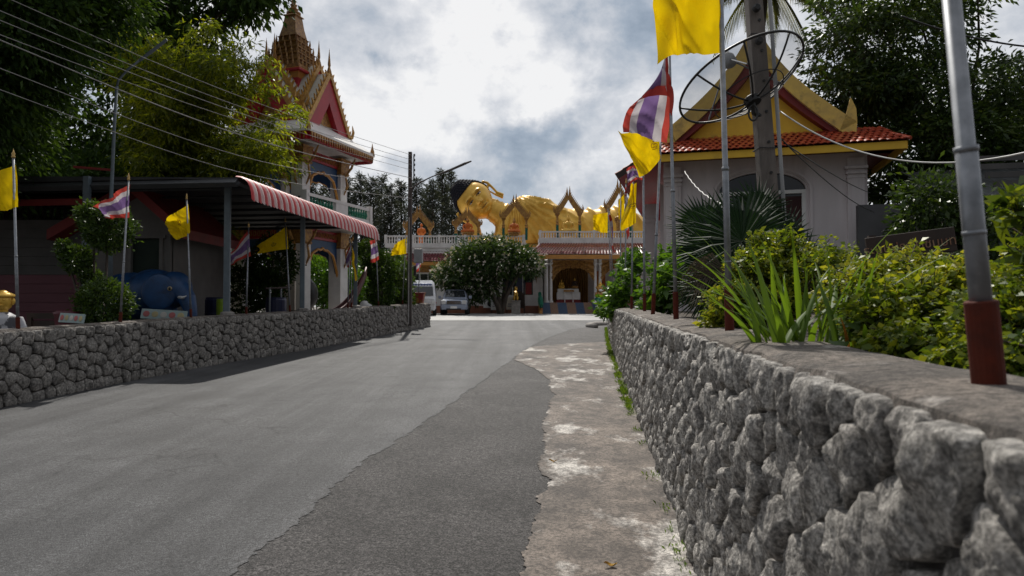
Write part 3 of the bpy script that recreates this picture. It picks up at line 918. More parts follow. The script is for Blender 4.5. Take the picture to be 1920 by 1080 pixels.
def window(root, x0, x1, z0, z1, y, mull=(2, 2), fr=.07, mframe=None, org=None):
    mframe = mframe or M_WHITEP
    w = MB()
    w.box(((x0 + x1) / 2, y, z0 - fr / 2), (x1 - x0 + 2 * fr, .14, fr)); w.box(((x0 + x1) / 2, y, z1 + fr / 2), (x1 - x0 + 2 * fr, .14, fr))
    w.box((x0 - fr / 2, y, (z0 + z1) / 2), (fr, .14, z1 - z0)); w.box((x1 + fr / 2, y, (z0 + z1) / 2), (fr, .14, z1 - z0))
    f = w.build('window_frame', mframe, root, world=True)
    g = MB(); g.box(((x0 + x1) / 2, y + .12, (z0 + z1) / 2), (x1 - x0, .02, z1 - z0))
    link('pane', g.mesh('pane', M_GLASS, root.location), f)
    for i in range(1, mull[0]):
        g = MB(); g.box((x0 + (x1 - x0) * i / mull[0], y + .06, (z0 + z1) / 2), (.045, .05, z1 - z0)); link('mullion', g.mesh('mullion', mframe, root.location), f)
    for i in range(1, mull[1]):
        g = MB(); g.box(((x0 + x1) / 2, y + .055, z0 + (z1 - z0) * i / mull[1]), (x1 - x0, .045, .045)); link('mullion', g.mesh('mullion', mframe, root.location), f)
    return f

hall = empty('temple_hall', (0, 52, gz(52)), label='long white temple hall with maroon tiled eaves carrying the terrace of the reclining statue', cat='temple')
G0 = gz(52)
w1 = (-7.62, -5.82, 2.3, 4.05); w2 = (-.72, 1.6, 2.45, 4.25); w3 = (-4.3, -2.6, 2.4, 4.1)
mb = MB(); holes_wall(mb, -9.4, 2.35, G0 - .3, 5.75, 52, 52.3, [w1, w3, w2])
mb.box((-9.25, 57, 3.4), (.3, 9.4, 4.7)); mb.box((2.6, 54.2, 3.4), (.3, 4.2, 4.7)); mb.box((6.5, 56.2, 3.4), (9, .3, 4.7)); mb.box((9.2, 52.3, 3.4), (3, .4, 4.7)); mb.box((-3.3, 61.8, 3.4), (12, .3, 4.7))
mb.build('wall', M_WHITE, hall, world=True)
for w_ in (w1, w3, w2): window(hall, *w_, 52.1, (3, 1) if w_ is not w1 else (3, 2))
mb = MB(); mb.box((-3.5, 51.93, G0 + .28), (11.9, .12, .6)); mb.build('plinth', M_MAROON, hall, world=True, bevel=.01)
# red and blue goods seen through the right-hand window
for (x0, x1, z0, z1, col) in ((1.05, 1.5, 2.5, 3.4, (.3, .03, .03)), (.3, .95, 2.5, 3.9, (.05, .055, .10))):
    mb = MB(); mb.box(((x0 + x1) / 2, 52.17, (z0 + z1) / 2), (x1 - x0, .04, z1 - z0))
    mb.build('window_poster', mat('poster_%d' % int(col[0] * 100), col, rough=.6), hall, world=True)
def pediment(x0, x1, z, y):
    mb = MB(); n = 18; cx = (x0 + x1) / 2; hw = (x1 - x0) / 2 + .3
    lo = [(cx + hw * (2 * i / n - 1), z + .02) for i in range(n + 1)]
    hi = [(cx + hw * (2 * i / n - 1), z + .10 + .62 * (1 - abs(2 * i / n - 1)) ** 1.5 + .04 * abs(math.sin(i * 2.2))) for i in range(n + 1)]
    mb.strip(lo, hi, y - .10, y - .02)
    for s in (-1, 1):
        mb.strip([(cx + s * hw, z), (cx + s * (hw - .05), z - 1.0)], [(cx + s * (hw - .14), z), (cx + s * (hw - .02), z - 1.0)], y - .09, y - .02)
    return mb
for w_ in (w1, w2): pediment(w_[0], w_[1], w_[3] + .1, 52).build('window_pediment', M_GOLDTRIM, hall, world=True)
mb = MB(); mb.box((-3.6, 51.93, 5.2), (11.8, .1, .12)); mb.build('cornice', M_WHITE, hall, world=True)
# left roof skirt
mb = MB(); tile_sheet(mb, (-10.2, 50.9, 4.93), (1.4, 50.9, 4.93), (-9.8, 52.35, 5.78), (1.4, 52.35, 5.78), .22, 7)
mb.build('roof_tiles', M_ROOFT, hall, world=True)
mb = MB(); mb.box((-4.4, 50.95, 4.78), (11.6, .08, .26)); mb.box((-4.4, 51.5, 4.68), (11.6, 1.1, .04)); mb.build('fascia', M_OCHRE, hall, world=True)
# terrace
mb = MB(); mb.box((1.5, 57.3, 5.95), (21.8, 10, .3)); mb.build('terrace_slab', M_WHITE, hall, world=True)
mb = MB(); mb.box((-4.3, 52.3, 6.25), (10.9, .18, .34)); mb.box((6.0, 50.6, 6.46), (7.9, .18, .44)); mb.box((2.1, 51.45, 6.46), (.18, 1.6, .44)); mb.build('parapet', M_WHITE, hall, world=True)
bal = MB(); rail = MB()
prof = [(.05, 0), (.05, .05), (.03, .08), (.06, .2), (.06, .26), (.03, .4), (.05, .44), (.05, .5)]
for x in np.arange(-9.6, 1.1, .2): bal.lathe(prof, 6, (x, 52.3, 6.42))
rail.box((-4.3, 52.3, 6.97), (10.9, .16, .1))
for x in np.arange(2.3, 9.9, .2): bal.lathe([(r_, z * .8) for r_, z in prof], 6, (x, 50.6, 6.68))
rail.box((6.0, 50.6, 7.12), (7.9, .16, .1)); rail.box((2.1, 51.45, 7.12), (.16, 1.6, .1))
for x in (-9.7, -7.6, -5.6, -3.6, -1.6, .9): rail.box((x, 52.3, 6.75), (.18, .2, .66))
for x in (2.1, 6.1, 9.9): rail.box((x, 50.6, 6.95), (.18, .2, .56))
b_ = bal.build('balusters', M_WHITE, hall, world=True); b_['kind'] = 'stuff'
rail.build('balustrade_rail', M_WHITE, hall, world=True)
# porch
mb = MB(); tile_sheet(mb, (1.2, 48.9, 5.32), (10.4, 48.9, 5.32), (2.2, 50.5, 6.25), (10.0, 50.5, 6.25), .22, 8); tile_sheet(mb, (1.2, 51.5, 5.32), (1.2, 48.9, 5.32), (2.2, 51.5, 6.25), (2.2, 50.5, 6.25), .22, 8)
mb.build('porch_roof_tiles', M_ROOFT, hall, world=True)
mb = MB(); mb.box((5.8, 48.96, 5.14), (9.2, .1, .3)); mb.box((1.25, 50.3, 5.14), (.1, 2.6, .3)); mb.build('porch_fascia', M_OCHRE, hall, world=True)
mb = MB(); mb.box((5.8, 51.2, 5.06), (9.0, 4.3, .06)); mb.build('porch_ceiling', M_CREAM, hall, world=True)
mb = MB(); mb.box((6.4, 53.3, 1.42), (8.5, 6.8, .9)); mb.build('porch_floor', mat('red_floor_tile', (.22, .06, .045), rough=.4), hall, world=True)
for x in (2.55, 2.85, 6.1, 6.45):
    mb = MB(); mb.lathe([(.16, 0), (.16, .12), (.11, .16), (.10, 2.7), (.16, 2.82), (.18, 2.9), (.12, 2.95), (.12, 3.2)], 12, (x, 49.95, 1.86)); mb.build('column', M_WHITE, hall, world=True, smooth=False)
def carved_arch(x0, x1, zt, y, drop, spring):
    n = 40; lo = []; hi = []
    for i in range(n + 1):
        t = i / n; x = x0 + (x1 - x0) * t; e = abs(2 * t - 1)
        z = zt - spring - (drop - spring) * e ** 3.2 - .07 * abs(math.sin(t * math.pi * 9))
        lo.append((x, z)); hi.append((x, zt))
    mb = MB(); mb.strip(lo, hi, y, y + .1)
    rn = random.Random(3)
    for i in range(0, n, 1):
        for k in range(3):
            x, z = lo[i]; zz = z + (zt - z) * (.15 + .3 * k)
            a = rn.uniform(0, 6)
            mb.tube([(x + .10 * math.cos(a + q) * (1 - q / 7), y - .03, zz + .10 * math.sin(a + q) * (1 - q / 7)) for q in np.linspace(0, 5, 7)], .03, 4)
    return mb
carved_arch(2.95, 6.0, 4.98, 49.9, 1.55, .55).build('carved_arch', M_GOLDTRIM, hall, world=True)
carved_arch(6.55, 9.4, 4.98, 49.9, 1.55, .55).build('carved_arch', M_GOLDTRIM, hall, world=True)
mb = MB()
mb.grid(120, 6, lambda i, j: (2.9 + 3.3 * i, 55.6 + .10 * math.sin(i * 120), 1.9 + 3.1 * j)); mb.build('curtain', M_CURTAIN, hall, world=True, smooth=True)
mb = MB(); mb.grid(60, 6, lambda i, j: (2.95 + .75 * i * (1 - .55 * math.sin(j * math.pi) ** 2), 52.0 + .06 * math.sin(i * 50), 1.9 + 3.0 * j)); mb.build('curtain', M_CURTAIN, hall, world=True, smooth=True)
mb = MB(); mb.box((7.0, 54.5, 3.3), (.9, .1, 2.2)); mb.build('orange_door', M_ORANGE, hall, world=True)
mb = MB(); mb.box((6.45, 50.4, 3.3), (.22, .06, 2.0), ry=.1); mb.build('leaning_gold_panel', M_GOLD, hall, world=True)
# striped stair
M_TB, M_TT = mat('blue_mosaic_tile', (.075, .12, .20), (.05, .085, .15), rough=.4, scale=12), mat('tan_mosaic_tile', (.30, .19, .13), (.22, .14, .10), rough=.4, scale=12)
for k in range(6):
    mb = MB()
    z1 = G0 + (k + 1) * .135; y0 = 48.4 + k * .26
    xs = [2.15 - .03 * k, 2.75, 3.3, 3.95, 4.6, 5.2, 5.8, 6.1]
    for i, (a, b) in enumerate(zip(xs, xs[1:])):
        mb.mi = i % 2
        mb.box(((a + b) / 2, (y0 + 50.4) / 2, (z1 + G0) / 2 - .02), (b - a, 50.4 - y0, z1 - G0 + .04))
    mb.build('step', [M_TB, M_TT], hall, world=True)
# naga balustrade of the stair
mb = MB()
c = [Vector((2.05, 47.9 + 2.6 * t, G0 + .5 + .95 * t + .07 * math.sin(t * 14))) for t in np.linspace(0, 1, 18)]
mb.tube(c, [.12 + .08 * math.sin(math.pi * min(1, t * 1.2)) for t in np.linspace(0, 1, 18)], 10)
mb.tube([c[0], c[0] + Vector((-.05, -.2, .25)), c[0] + Vector((-.05, -.28, .55)), c[0] + Vector((0, -.42, .7))], [.13, .15, .13, .03], 8)
mb.build('naga_handrail', M_GREENP, hall, world=True, smooth=True)
mb = MB(); mb.tube([p + Vector((0, -.02, -.22)) for p in c], .09, 8); mb.build('naga_belly', mat('orange_scale_paint', (.42, .14, .04), rough=.5), hall, world=True, smooth=True)
mb = MB(); mb.strip([(47.9, G0), (50.4, G0)], [(47.9, G0 + .35), (50.4, G0 + 1.15)], 1.95, 2.15, 'x'); mb.build('stair_wall', M_OCHRE, hall, world=True)

# altar tables and small figures under the porch
def seated_figure(name, loc, s, m_body, m_skin, label, cat='statue', group=None, plinth=True, spire=True):
    root = empty(name, loc, label=label, cat=cat, group=group)
    b = MB()
    b.ell((0, 0, .20 * s), (.52 * s, .36 * s, .15 * s), 16, 8)
    for q in (-1, 1):
        b.tube([(q * .12 * s, .02 * s, .18 * s), (q * .5 * s, -.12 * s, .17 * s), (q * .02 * s, -.34 * s, .15 * s)], [.16 * s, .13 * s, .08 * s], 10)
        b.tube([(q * .27 * s, .03 * s, .78 * s), (q * .40 * s, 0, .52 * s), (q * .30 * s, -.14 * s, .32 * s), (q * .06 * s, -.26 * s, .28 * s)], [.10 * s, .085 * s, .07 * s, .06 * s], 10)
    b.tube([(0, .04 * s, .16 * s), (0, .05 * s, .4 * s), (0, .04 * s, .66 * s), (0, .03 * s, .84 * s), (0, .01 * s, .92 * s)], [.26 * s, .20 * s, .27 * s, .22 * s, .08 * s], 14)
    fuse(b, 'body', m_body, .035 * s, 3, root)
    h = MB(); h.tube([(0, .01 * s, .84 * s), (0, 0, .98 * s)], .075 * s, 8); h.ell((0, -.01 * s, 1.08 * s), (.125 * s, .14 * s, .17 * s), 14, 10)
    h.ell((0, -.14 * s, 1.06 * s), (.02 * s, .03 * s, .045 * s), 8, 6)
    for q in (-1, 1): h.ell((q * .13 * s, .01 * s, 1.04 * s), (.018 * s, .03 * s, .09 * s), 8, 6)
    h.build('head', m_skin, root, smooth=True)
    if spire:
        h = MB(); h.ell((0, .02 * s, 1.17 * s), (.13 * s, .14 * s, .10 * s), 12, 8); h.lathe([(.07 * s, 1.24 * s), (.06 * s, 1.32 * s), (.02 * s, 1.38 * s), (.001, 1.52 * s)], 8)
        h.build('topknot', m_skin, root, smooth=True)
    if plinth:
        p = MB(); p.lathe([(.56 * s, -.30 * s), (.58 * s, -.24 * s), (.50 * s, -.18 * s), (.50 * s, -.08 * s), (.6 * s, -.02 * s), (.58 * s, .06 * s)], 20, sy=.72)
        p.build('lotus_plinth', m_body if m_body is M_GOLD else M_GOLDTRIM, root)
    return root

def standing_figure(name, loc, s, m_robe, m_skin, label, cat='statue', rz=0, group=None):
    root = empty(name, loc, rz, label=label, cat=cat, group=group)
    b = MB()
    b.tube([(0, 0, .05 * s), (0, 0, .4 * s), (0, 0, .85 * s), (0, 0, 1.12 * s), (0, .01 * s, 1.36 * s), (0, 0, 1.46 * s)], [.19 * s, .17 * s, .19 * s, .16 * s, .20 * s, .07 * s], 16)
    for q in (-1, 1): b.tube([(q * .2 * s, 0, 1.36 * s), (q * .29 * s, 0, 1.08 * s), (q * .2 * s, -.15 * s, .92 * s), (q * .04 * s, -.2 * s, .94 * s)], [.075 * s, .065 * s, .055 * s, .05 * s], 8)
    fuse(b, 'robe', m_robe, .03 * s, 3, root)
    h = MB(); h.tube([(0, 0, 1.4 * s), (0, -.01 * s, 1.52 * s)], .055 * s, 8); h.ell((0, -.02 * s, 1.62 * s), (.085 * s, .10 * s, .125 * s), 12, 10); h.ell((0, -.12 * s, 1.61 * s), (.014 * s, .02 * s, .03 * s), 6, 5)
    for q in (-1, 1): h.ell((q * .09 * s, 0, 1.61 * s), (.014 * s, .025 * s, .05 * s), 6, 5)
    h.build('head', m_skin, root, smooth=True)
    p = MB(); p.lathe([(.28 * s, -.22 * s), (.28 * s, -.1 * s), (.22 * s, -.06 * s), (.26 * s, .06 * s)], 16); p.build('plinth', M_GOLDTRIM, root)
    return root

M_SKIN = mat('brown_statue_paint', (.24, .11, .05), rough=.5)
mb = MB(); root = empty('altar_table', (4.25, 51.6, 1.87), label='white tiered altar table with red skirting under the porch', cat='altar')
mb.box((0, 0, .5), (1.75, .7, .55)); mb.box((0, .3, .9), (1.6, .5, .3)); mb.build('tiers', M_WHITEP, root, bevel=.02)
mb = MB(); mb.box((0, 0, .11), (1.8, .75, .22)); mb.build('skirting', M_DKRED, root)
for x in (-.3, .32):
    mb = MB(); mb.box((x, -.52, .42), (.07, .07, .84)); mb.build('front_post', M_WHITEP, root)
mb = MB(); mb.box((0, -.52, .87), (.78, .2, .14)); mb.build('offering_shelf', M_GOLDTRIM, root)
seated_figure('seated_statue', (3.75, 51.7, 3.05), .42, M_GOLD, M_GOLD, 'small gilded seated figure on the left of the white altar', plinth=True)
seated_figure('seated_statue', (4.75, 51.7, 3.1), .46, M_DARKWOOD, M_GOLD, 'small dark-robed seated figure on the right of the white altar', plinth=True)
# lion statue on a grey block
root = empty('lion_statue', (.27, 48.2, G0 + .95), label='small golden lion statue on a grey block left of the striped stair', cat='statue')
b = MB(); b.tube([(0, .12, .30), (0, 0, .45), (0, -.12, .62)], [.14, .17, .12], 10); b.ell((0, -.2, .82), (.13, .15, .15), 12, 8)
for q in (-1, 1):
    b.tube([(q * .08, -.14, .5), (q * .09, -.17, .02)], [.06, .045], 8); b.ell((q * .12, .12, .18), (.08, .17, .17)); b.ell((q * .09, -.16, .96), (.03, .03, .05), 8, 6)
b.tube([(0, .25, .2), (0, .36, .45), (0, .28, .72)], [.04, .035, .05], 8)
fuse(b, 'body', M_GOLD, .022, 2, root)
mb = MB(); mb.box((0, 0, -.47), (.62, .62, .95)); mb.box((0, 0, -.03), (.7, .7, .07)); mb.build('plinth', M_CONC, root, bevel=.02)
# guardian on the turquoise table
root = empty('offering_table', (6.9, 47.8, G0), label='white offering table with turquoise rim at the stair foot', cat='table')
mb = MB(); mb.box((0, 0, .95), (2.0, .8, .08)); mb.box((0, -.3, .82), (1.95, .06, .16)); mb.build('top', mat('turquoise_paint', (.05, .30, .33), rough=.5), root, bevel=.01)
for x in (-.9, .9):
    for y in (-.32, .32):
        mb = MB(); mb.box((x, y, .46), (.08, .08, .9)); mb.build('leg', M_WHITEP, root)
mb = MB(); mb.box((0, 0, .55), (1.8, .7, .05)); mb.build('shelf', M_WHITEP, root)
mb = MB(); mb.box((.15, .1, .3), (1.5, .5, .4)); mb.build('dark_crate', M_BLACK, root)
root = empty('guardian_statue', (6.2, 47.8, G0 + 1.0), label='squat golden guardian statue with a tiered crown on the offering table', cat='statue')
b = MB(); b.ell((0, 0, .28), (.34, .28, .3)); b.ell((0, -.05, .72), (.25, .22, .22)); b.ell((-.3, -.1, .35), (.12, .14, .2)); b.ell((.3, -.1, .35), (.12, .14, .2)); b.ell((-.27, 0, .86), (.08, .05, .1)); b.ell((.27, 0, .86), (.08, .05, .1))
fuse(b, 'body', M_GOLDTRIM, .03, 2, root)
b = MB(); b.lathe([(.2, .86), (.17, .95), (.19, .99), (.10, 1.06), (.12, 1.1), (.05, 1.18), (.001, 1.38)], 12); b.build('crown', M_GOLD, root)
b = MB(); b.ell((0, -.22, .66), (.15, .08, .09)); b.build('muzzle', M_WHITEP, root, smooth=True)
b = MB(); b.lathe([(.42, -.02), (.42, .1), (.36, .14)], 14); b.build('base', M_GREENP, root)

# things along the hall wall
root = empty('air_conditioner', (-3.05 + 1.35, 51.55, G0 + .75), label='white outdoor air conditioner unit on the temple wall behind the blossoming tree', cat='air conditioner')
mb = MB(); mb.box((0, 0, 0), (.9, .35, .65)); mb.build('casing', M_WHITEP, root, bevel=.02)
mb = MB(); mb.lathe([(.26, 0), (.26, .03), (.2, .04), (.05, .04)], 20); o = mb.build('fan_grille', M_BLACK, root); o.rotation_euler = (R(90), 0, 0); o.location = (.1, -.18, 0)
for (px, w_, h_, m_, lab) in ((930, .75, .95, M_WHITEP, 'white notice board standing against the hall wall'), (957, .6, .9, M_CREAM, 'cream framed notice board right of the white one')):
    c = P(px, 572, 50.3); root = empty('notice_board', (c.x, c.y, G0), label=lab, cat='notice board')
    mb = MB(); mb.box((0, 0, .75), (w_, .05, h_), rx=-.12); mb.build('board', m_, root, bevel=.008)
    for q in (-1, 1):
        mb = MB(); mb.box((q * w_ * .42, .05, .35), (.05, .05, .7)); mb.build('leg', M_DARKWOOD, root)
    mb = MB()
    for k in range(4): mb.box((0, -.045 - .0 + .02 * k, .55 + k * .16), (w_ * (.7 - .1 * (k % 2)), .01, .05), rx=-.12)
    mb.build('printed_lines', mat('print_blue', (.10, .10, .2), rough=.7), root)
root = empty('wooden_chair', P(975, 585, 49.6).xy.to_3d() + Vector((0, 0, G0)), label='dark carved wooden throne chair in the shade of the blossoming tree', cat='chair')
mb = MB(); mb.box((0, 0, .45), (.7, .6, .1)); mb.build('seat', M_DARKWOOD, root, bevel=.01)
mb = MB(); mb.box((0, .28, .95), (.72, .08, 1.0)); mb.lathe([(.3, 1.4), (.2, 1.55), (.05, 1.65)], 8, (0, .28, 0), sy=.15); mb.build('backrest', M_DARKWOOD, root)
for q in (-1, 1):
    mb = MB(); mb.box((q * .33, 0, .68), (.08, .6, .07)); mb.box((q * .33, -.26, .55), (.07, .07, .25)); mb.build('armrest', M_DARKWOOD, root)
    for y in (-.26, .26):
        mb = MB(); mb.box((q * .31, y, .2), (.09, .09, .4)); mb.build('leg', M_DARKWOOD, root)

# ------------------------------------------------------------------ gilded arches on the terrace
M_GA = mat('antique_gilding', (.42, .235, .055), (.22, .10, .035), rough=.45, metal=.3, scale=6, bump=.5, bscale=14)
M_GRP = mat('green_glass_mosaic', (.006, .12, .085), (.004, .08, .06), rough=.25, scale=14)
def gilded_arch(pxl, pxr, apex_y, base_y, Y, label):
    a, b, t = P(pxl, base_y, Y), P(pxr, base_y, Y), P((pxl + pxr) / 2, apex_y, Y)
    hw = (b.x - a.x) / 2; H = t.z - a.z
    root = empty('gilded_arch', ((a.x + b.x) / 2, Y, a.z), label=label, cat='arch', group='gilded arches along the terrace')
    sp = H * .50
    for q in (-1, 1):
        mb = MB(); mb.box((q * hw, 0, sp * .26), (.2, .2, sp * .52)); mb.build('post_base', M_GRP, root)
        mb = MB(); mb.sq([(.10, sp * .52), (.13, sp * .55), (.085, sp * .6), (.12, sp * .66), (.08, sp * .7), (.08, sp * .86), (.15, sp * .92), (.19, sp * .98), (.13, sp), (.13, sp * 1.06)], (q * hw, 0, 0)); mb.build('post', M_GA, root)
        lo, hi = [], []
        n = 12
        for i in range(n + 1):
            u = i / n
            x = hw * (1.10 - 1.10 * u ** .92); z = sp * 1.03 + (H * .86 - sp * 1.03) * (u ** 1.18)
            lo.append((q * max(x - .16, 0), z - .10)); hi.append((q * (x + .15 * (1 - u * .6)), z + .15))
        mb = MB(); mb.strip(lo, hi, -.09, .09)
        for i in range(1, n):
            x, z = hi[i]; mb.strip([(x - q * .05, z - .03), (x + q * .07, z + .17)], [(x + q * .06, z - .05), (x + q * .08, z + .17)], -.03, .03)
        # upturned tail at the foot
        mb.tube([(q * hw * 1.1, 0, sp * 1.0), (q * hw * 1.28, 0, sp * 1.05), (q * hw * 1.33, 0, sp * 1.18), (q * hw * 1.26, 0, sp * 1.34)], [.08, .08, .06, .01], 6)
        mb.build('bargeboard', M_GA, root)
        mb = MB(); mb.lathe([(.10, H * .80), (.09, H * .86), (.06, H * .93), (.005, H * 1.03 + (.04 if q > 0 else -.06))], 6, (q * .10, 0, 0)); mb.build('finial', M_GA, root)
    return root
gilded_arch(763, 806, 386, 468, 52.7, 'leftmost gilded arch on the terrace, half behind the utility pole')
gilded_arch(855, 897, 389, 455, 53.0, 'gilded arch in front of the propping arm of the reclining statue')
gilded_arch(944, 987, 366, 450, 51.5, 'gilded arch in front of the shoulder of the reclining statue')
gilded_arch(1045, 1087, 352, 447, 50.75, 'gilded arch framing the small seated gold figure')
gilded_arch(1140, 1182, 336, 447, 50.75, 'rightmost gilded arch partly hidden by the yellow flags')
def zfix(o): return o
seated_figure('seated_statue', P(1066, 437, 51.2), 1.0, M_GOLD, M_GOLD, 'small gold seated figure on the terrace inside its gilded arch')
standing_figure('standing_statue', P(790, 463, 53.3), 1.05, M_ORANGE, M_ORANGE, 'standing figure in bright orange robes beside the utility pole on the terrace')
seated_figure('seated_statue', P(877, 437, 53.5), .9, M_ORANGE, M_GOLDTRIM, 'orange-robed seated figure under the cheek of the reclining statue')
seated_figure('seated_statue', P(964, 437, 52.5), .85, M_ORANGE, M_GOLDTRIM, 'orange-robed seated figure in front of the statue shoulder drapery')
standing_figure('standing_statue', P(1160, 441, 51.2), 1.0, M_GOLDTRIM, M_GOLDTRIM, 'dark gold standing figure in the rightmost arch behind the flags')

# ------------------------------------------------------------------ reclining statue
YB = 57.5
bud = empty('reclining_statue', (2.5, YB, 6.1), label='giant golden reclining figure with black hair resting its head on one hand', cat='statue')
prof = [(938, 436), (944, 412), (952, 394), (962, 378), (972, 369), (984, 365), (1000, 366), (1016, 371), (1036, 379), (1060, 390), (1085, 393), (1110, 391), (1140, 388), (1165, 389), (1190, 397), (1215, 411), (1250, 421), (1300, 427), (1350, 430), (1400, 436)]
pxs = np.array([p[0] for p in prof], float); pys = np.array([p[1] for p in prof], float)
mb = MB()
nx, na = 330, 90
Xa, Xb = P(938, 0, YB).x, P(1400, 0, YB).x
def body_pt(i, j):
    px = 938 + (1400 - 938) * i
    py = float(np.interp(px, pxs, pys))
    X = P(px, 0, YB).x
    zt = P(px, py, YB).z - .08; zb = 5.2
    hz = (zt - zb) / 2
    th = math.pi * (j - .5) * 1.25          # -..+ from front-bottom over the top to the back
    e = .8
    cy = math.sin(th); cz = math.cos(th)
    taper = 1 - .9 * max(0, (962 - px) / 24) ** 2 if px < 962 else 1
    y = -1.0 * math.copysign(abs(cy) ** e, -cy) * (1.9 if px < 1060 else 1.7) * max(.25, taper)
    z = zb + hz + hz * math.copysign(abs(cz) ** e, cz)
    # drapery
    sx, sz = P(985, 365, YB).x, P(985, 365, YB).z
    dx, dz = X - sx, z - sz
    ang = math.atan2(-dz, dx + 1.2); rr = math.hypot(dx, dz)
    f1 = math.sin(17 * ang + 1.2 * mnoise.noise(Vector((X * .7, z * .7, 1)))); f1 = (1 - abs(f1)) ** 2.4 - .2
    f2 = math.sin(2.7 * (X + .42 * z + .25 * math.sin(z * 1.3)) + mnoise.noise(Vector((X * .5, z * .5, 4)))); f2 = (1 - abs(f2)) ** 2.4 - .2
    f3 = math.sin(2.6 * (z + .10 * (X - 6) ** 2 * .3) + .6 * X); f3 = (1 - abs(f3)) ** 2 - .3
    k = min(1, max(0, (px - 1040) / 70)); band = math.exp(-((px - 1040) / 45) ** 2) * .6
    f = f1 * (1 - k) * min(1, rr / 1.2) + f2 * k + f3 * band
    amp = .32
    p = Vector((X, YB + y, z))
    nrm = Vector((0, math.copysign(abs(cy) ** .7, cy), max(cz, 0)))
    if nrm.length > 0: nrm.normalize()
    return p + nrm * f * amp
mb.grid(nx, na, body_pt)
o = mb.build('draped_body', M_GOLD, bud, world=True, smooth=True)
# neck, chest and propping arm
b = MB()
b.tube([P(912, 386, YB), P(932, 398, YB - .2), P(955, 414, YB - .2), P(975, 425, YB)], [.85, .95, 1.25, 1.7], 24)
for k, (x, y) in enumerate(((922, 392), (931, 397), (940, 402))):
    c = P(x, y, YB - .1); d = (P(940, 404, YB - .1) - P(915, 388, YB - .1)).normalized()
    b.tube([c - d * .05, c + d * .05], 1.0 + .06 * k, 24)
b.ell(P(958, 432, YB - .4), (1.35, 1.3, 1.9), 20, 14)
b.tube([P(940, 455, YB - .5), P(955, 430, YB - .4), P(980, 410, YB)], [.9, 1.1, 1.2], 20)
b.tube([P(898, 470, YB - .7), P(890, 440, YB - .5), P(886, 412, YB - .3), P(882, 396, YB)], [.72, .62, .5, .45], 20)
b.tube([P(898, 468, YB - .7), P(930, 462, YB - .6), P(960, 450, YB - .3)], [.75, .85, .9], 18)
for k in range(4):
    b.tube([P(880 - 3 * k, 400 - 4 * k, YB - .2 + .25 * k), P(872 - 4 * k, 385 - 5 * k, YB - .1 + .25 * k), P(868 - 4 * k, 372 - 5 * k, YB + .25 * k)], [.22, .18, .12], 10)
fuse(b, 'neck_and_arm', M_GOLD, .09, 5, bud, world=True)
# head
HC = P(890, 377, YB - .35); HS = 1.80; ROLL = R(53)
def smooth(a, b, x):
    t = min(1, max(0, (x - a) / (b - a))); return t * t * (3 - 2 * t)
def g2(x, z, cx, cz, sx, sz): return math.exp(-((x - cx) / sx) ** 2 - ((z - cz) / sz) ** 2)
def head_pt(dx, dy, dz, grow=0.0):
    x, y, z = .86 * dx, .82 * dy, 1.02 * dz
    jaw = smooth(.1, -1, z)
    x *= 1 - .20 * jaw
    if dy < 0:
        w = smooth(0, -.35, dy)
        nose_t = smooth(.16, -.24, z) * smooth(-.34, -.27, z)
        f = .30 * nose_t * math.exp(-(x / (.055 + .06 * nose_t)) ** 2) * (.45 + .55 * smooth(.1, -.25, z))
        f += .045 * (g2(x, z, .1, -.27, .05, .05) + g2(x, z, -.1, -.27, .05, .05))
        ax = abs(x)
        brow = .24 - 1.1 * (ax - .24) ** 2
        f += .085 * math.exp(-((z - brow) / .05) ** 2) * smooth(.03, .12, ax) * smooth(.56, .44, ax)
        f -= .12 * g2(ax, z, .25, .11, .17, .085)
        f += .065 * g2(ax, z, .25, .03, .12, .06)
        f -= .03 * g2(ax, z, .25, -.05, .15, .025)
        f += .065 * g2(x, z, 0, -.46, .17, .04) + .065 * g2(x, z, 0, -.56, .13, .045) - .055 * g2(x, z, 0, -.51, .21, .018)
        f -= .03 * g2(ax, z, .25, -.50, .05, .06)
        f += .07 * g2(x, z, 0, -.80, .17, .12) - .04 * g2(x, z, 0, -.67, .16, .05)
        f += .05 * g2(ax, z, .36, -.22, .2, .22)
        y -= f * w
    n = Vector((dx, dy, dz))
    return Vector((x, y, z)) + n * grow
RM = Matrix.Rotation(-ROLL, 3, 'Y') @ Matrix.Rotation(R(4), 3, 'Z') @ Matrix.Rotation(R(6), 3, 'X')
def place(v): return HC + RM @ (v * HS)
hb = MB()
def hp(i, j):
    th = math.pi * (j * .998 + .001); ph = 2 * math.pi * i
    return place(head_pt(math.sin(th) * math.sin(ph), -math.sin(th) * math.cos(ph), math.cos(th)))
hb.grid(150, 120, hp, closed_u=True)
head = hb.build('head', M_GOLD, bud, world=True, smooth=True)
M_HAIR = mat('blue_black_curls', (.007, .007, .014), (.003, .003, .006), rough=.75, spec=.2, scale=10, bump=1.0, bscale=7)
hb = MB()
def hairp(i, j):
    ph = 2 * math.pi * i
    front = math.cos(ph)                       # 1 facing forward
    lim = .50 + .02 * math.cos(ph * 3) if front > .2 else None
    zmin = .60 * smooth(-.35, .6, front) + (-.45) * (1 - smooth(-.35, .6, front))
    th_max = math.acos(max(-1, min(1, zmin / 1.02)))
    th = th_max * j
    d = Vector((math.sin(th) * math.sin(ph), -math.sin(th) * math.cos(ph), math.cos(th)))
    curl = .022 * (math.sin(ph * 26) * math.sin(th * 26)) if .1 < j < .97 else 0
    up = .17 * smooth(.80, .30, th)
    p = head_pt(d.x, d.y, d.z, (.055 if j < .985 else -.05) + curl)
    p.z += up
    return place(p)
hb.grid(208, 90, hairp, closed_u=True)
link('hair', hb.mesh('hair', M_HAIR, bud.location, True), head)
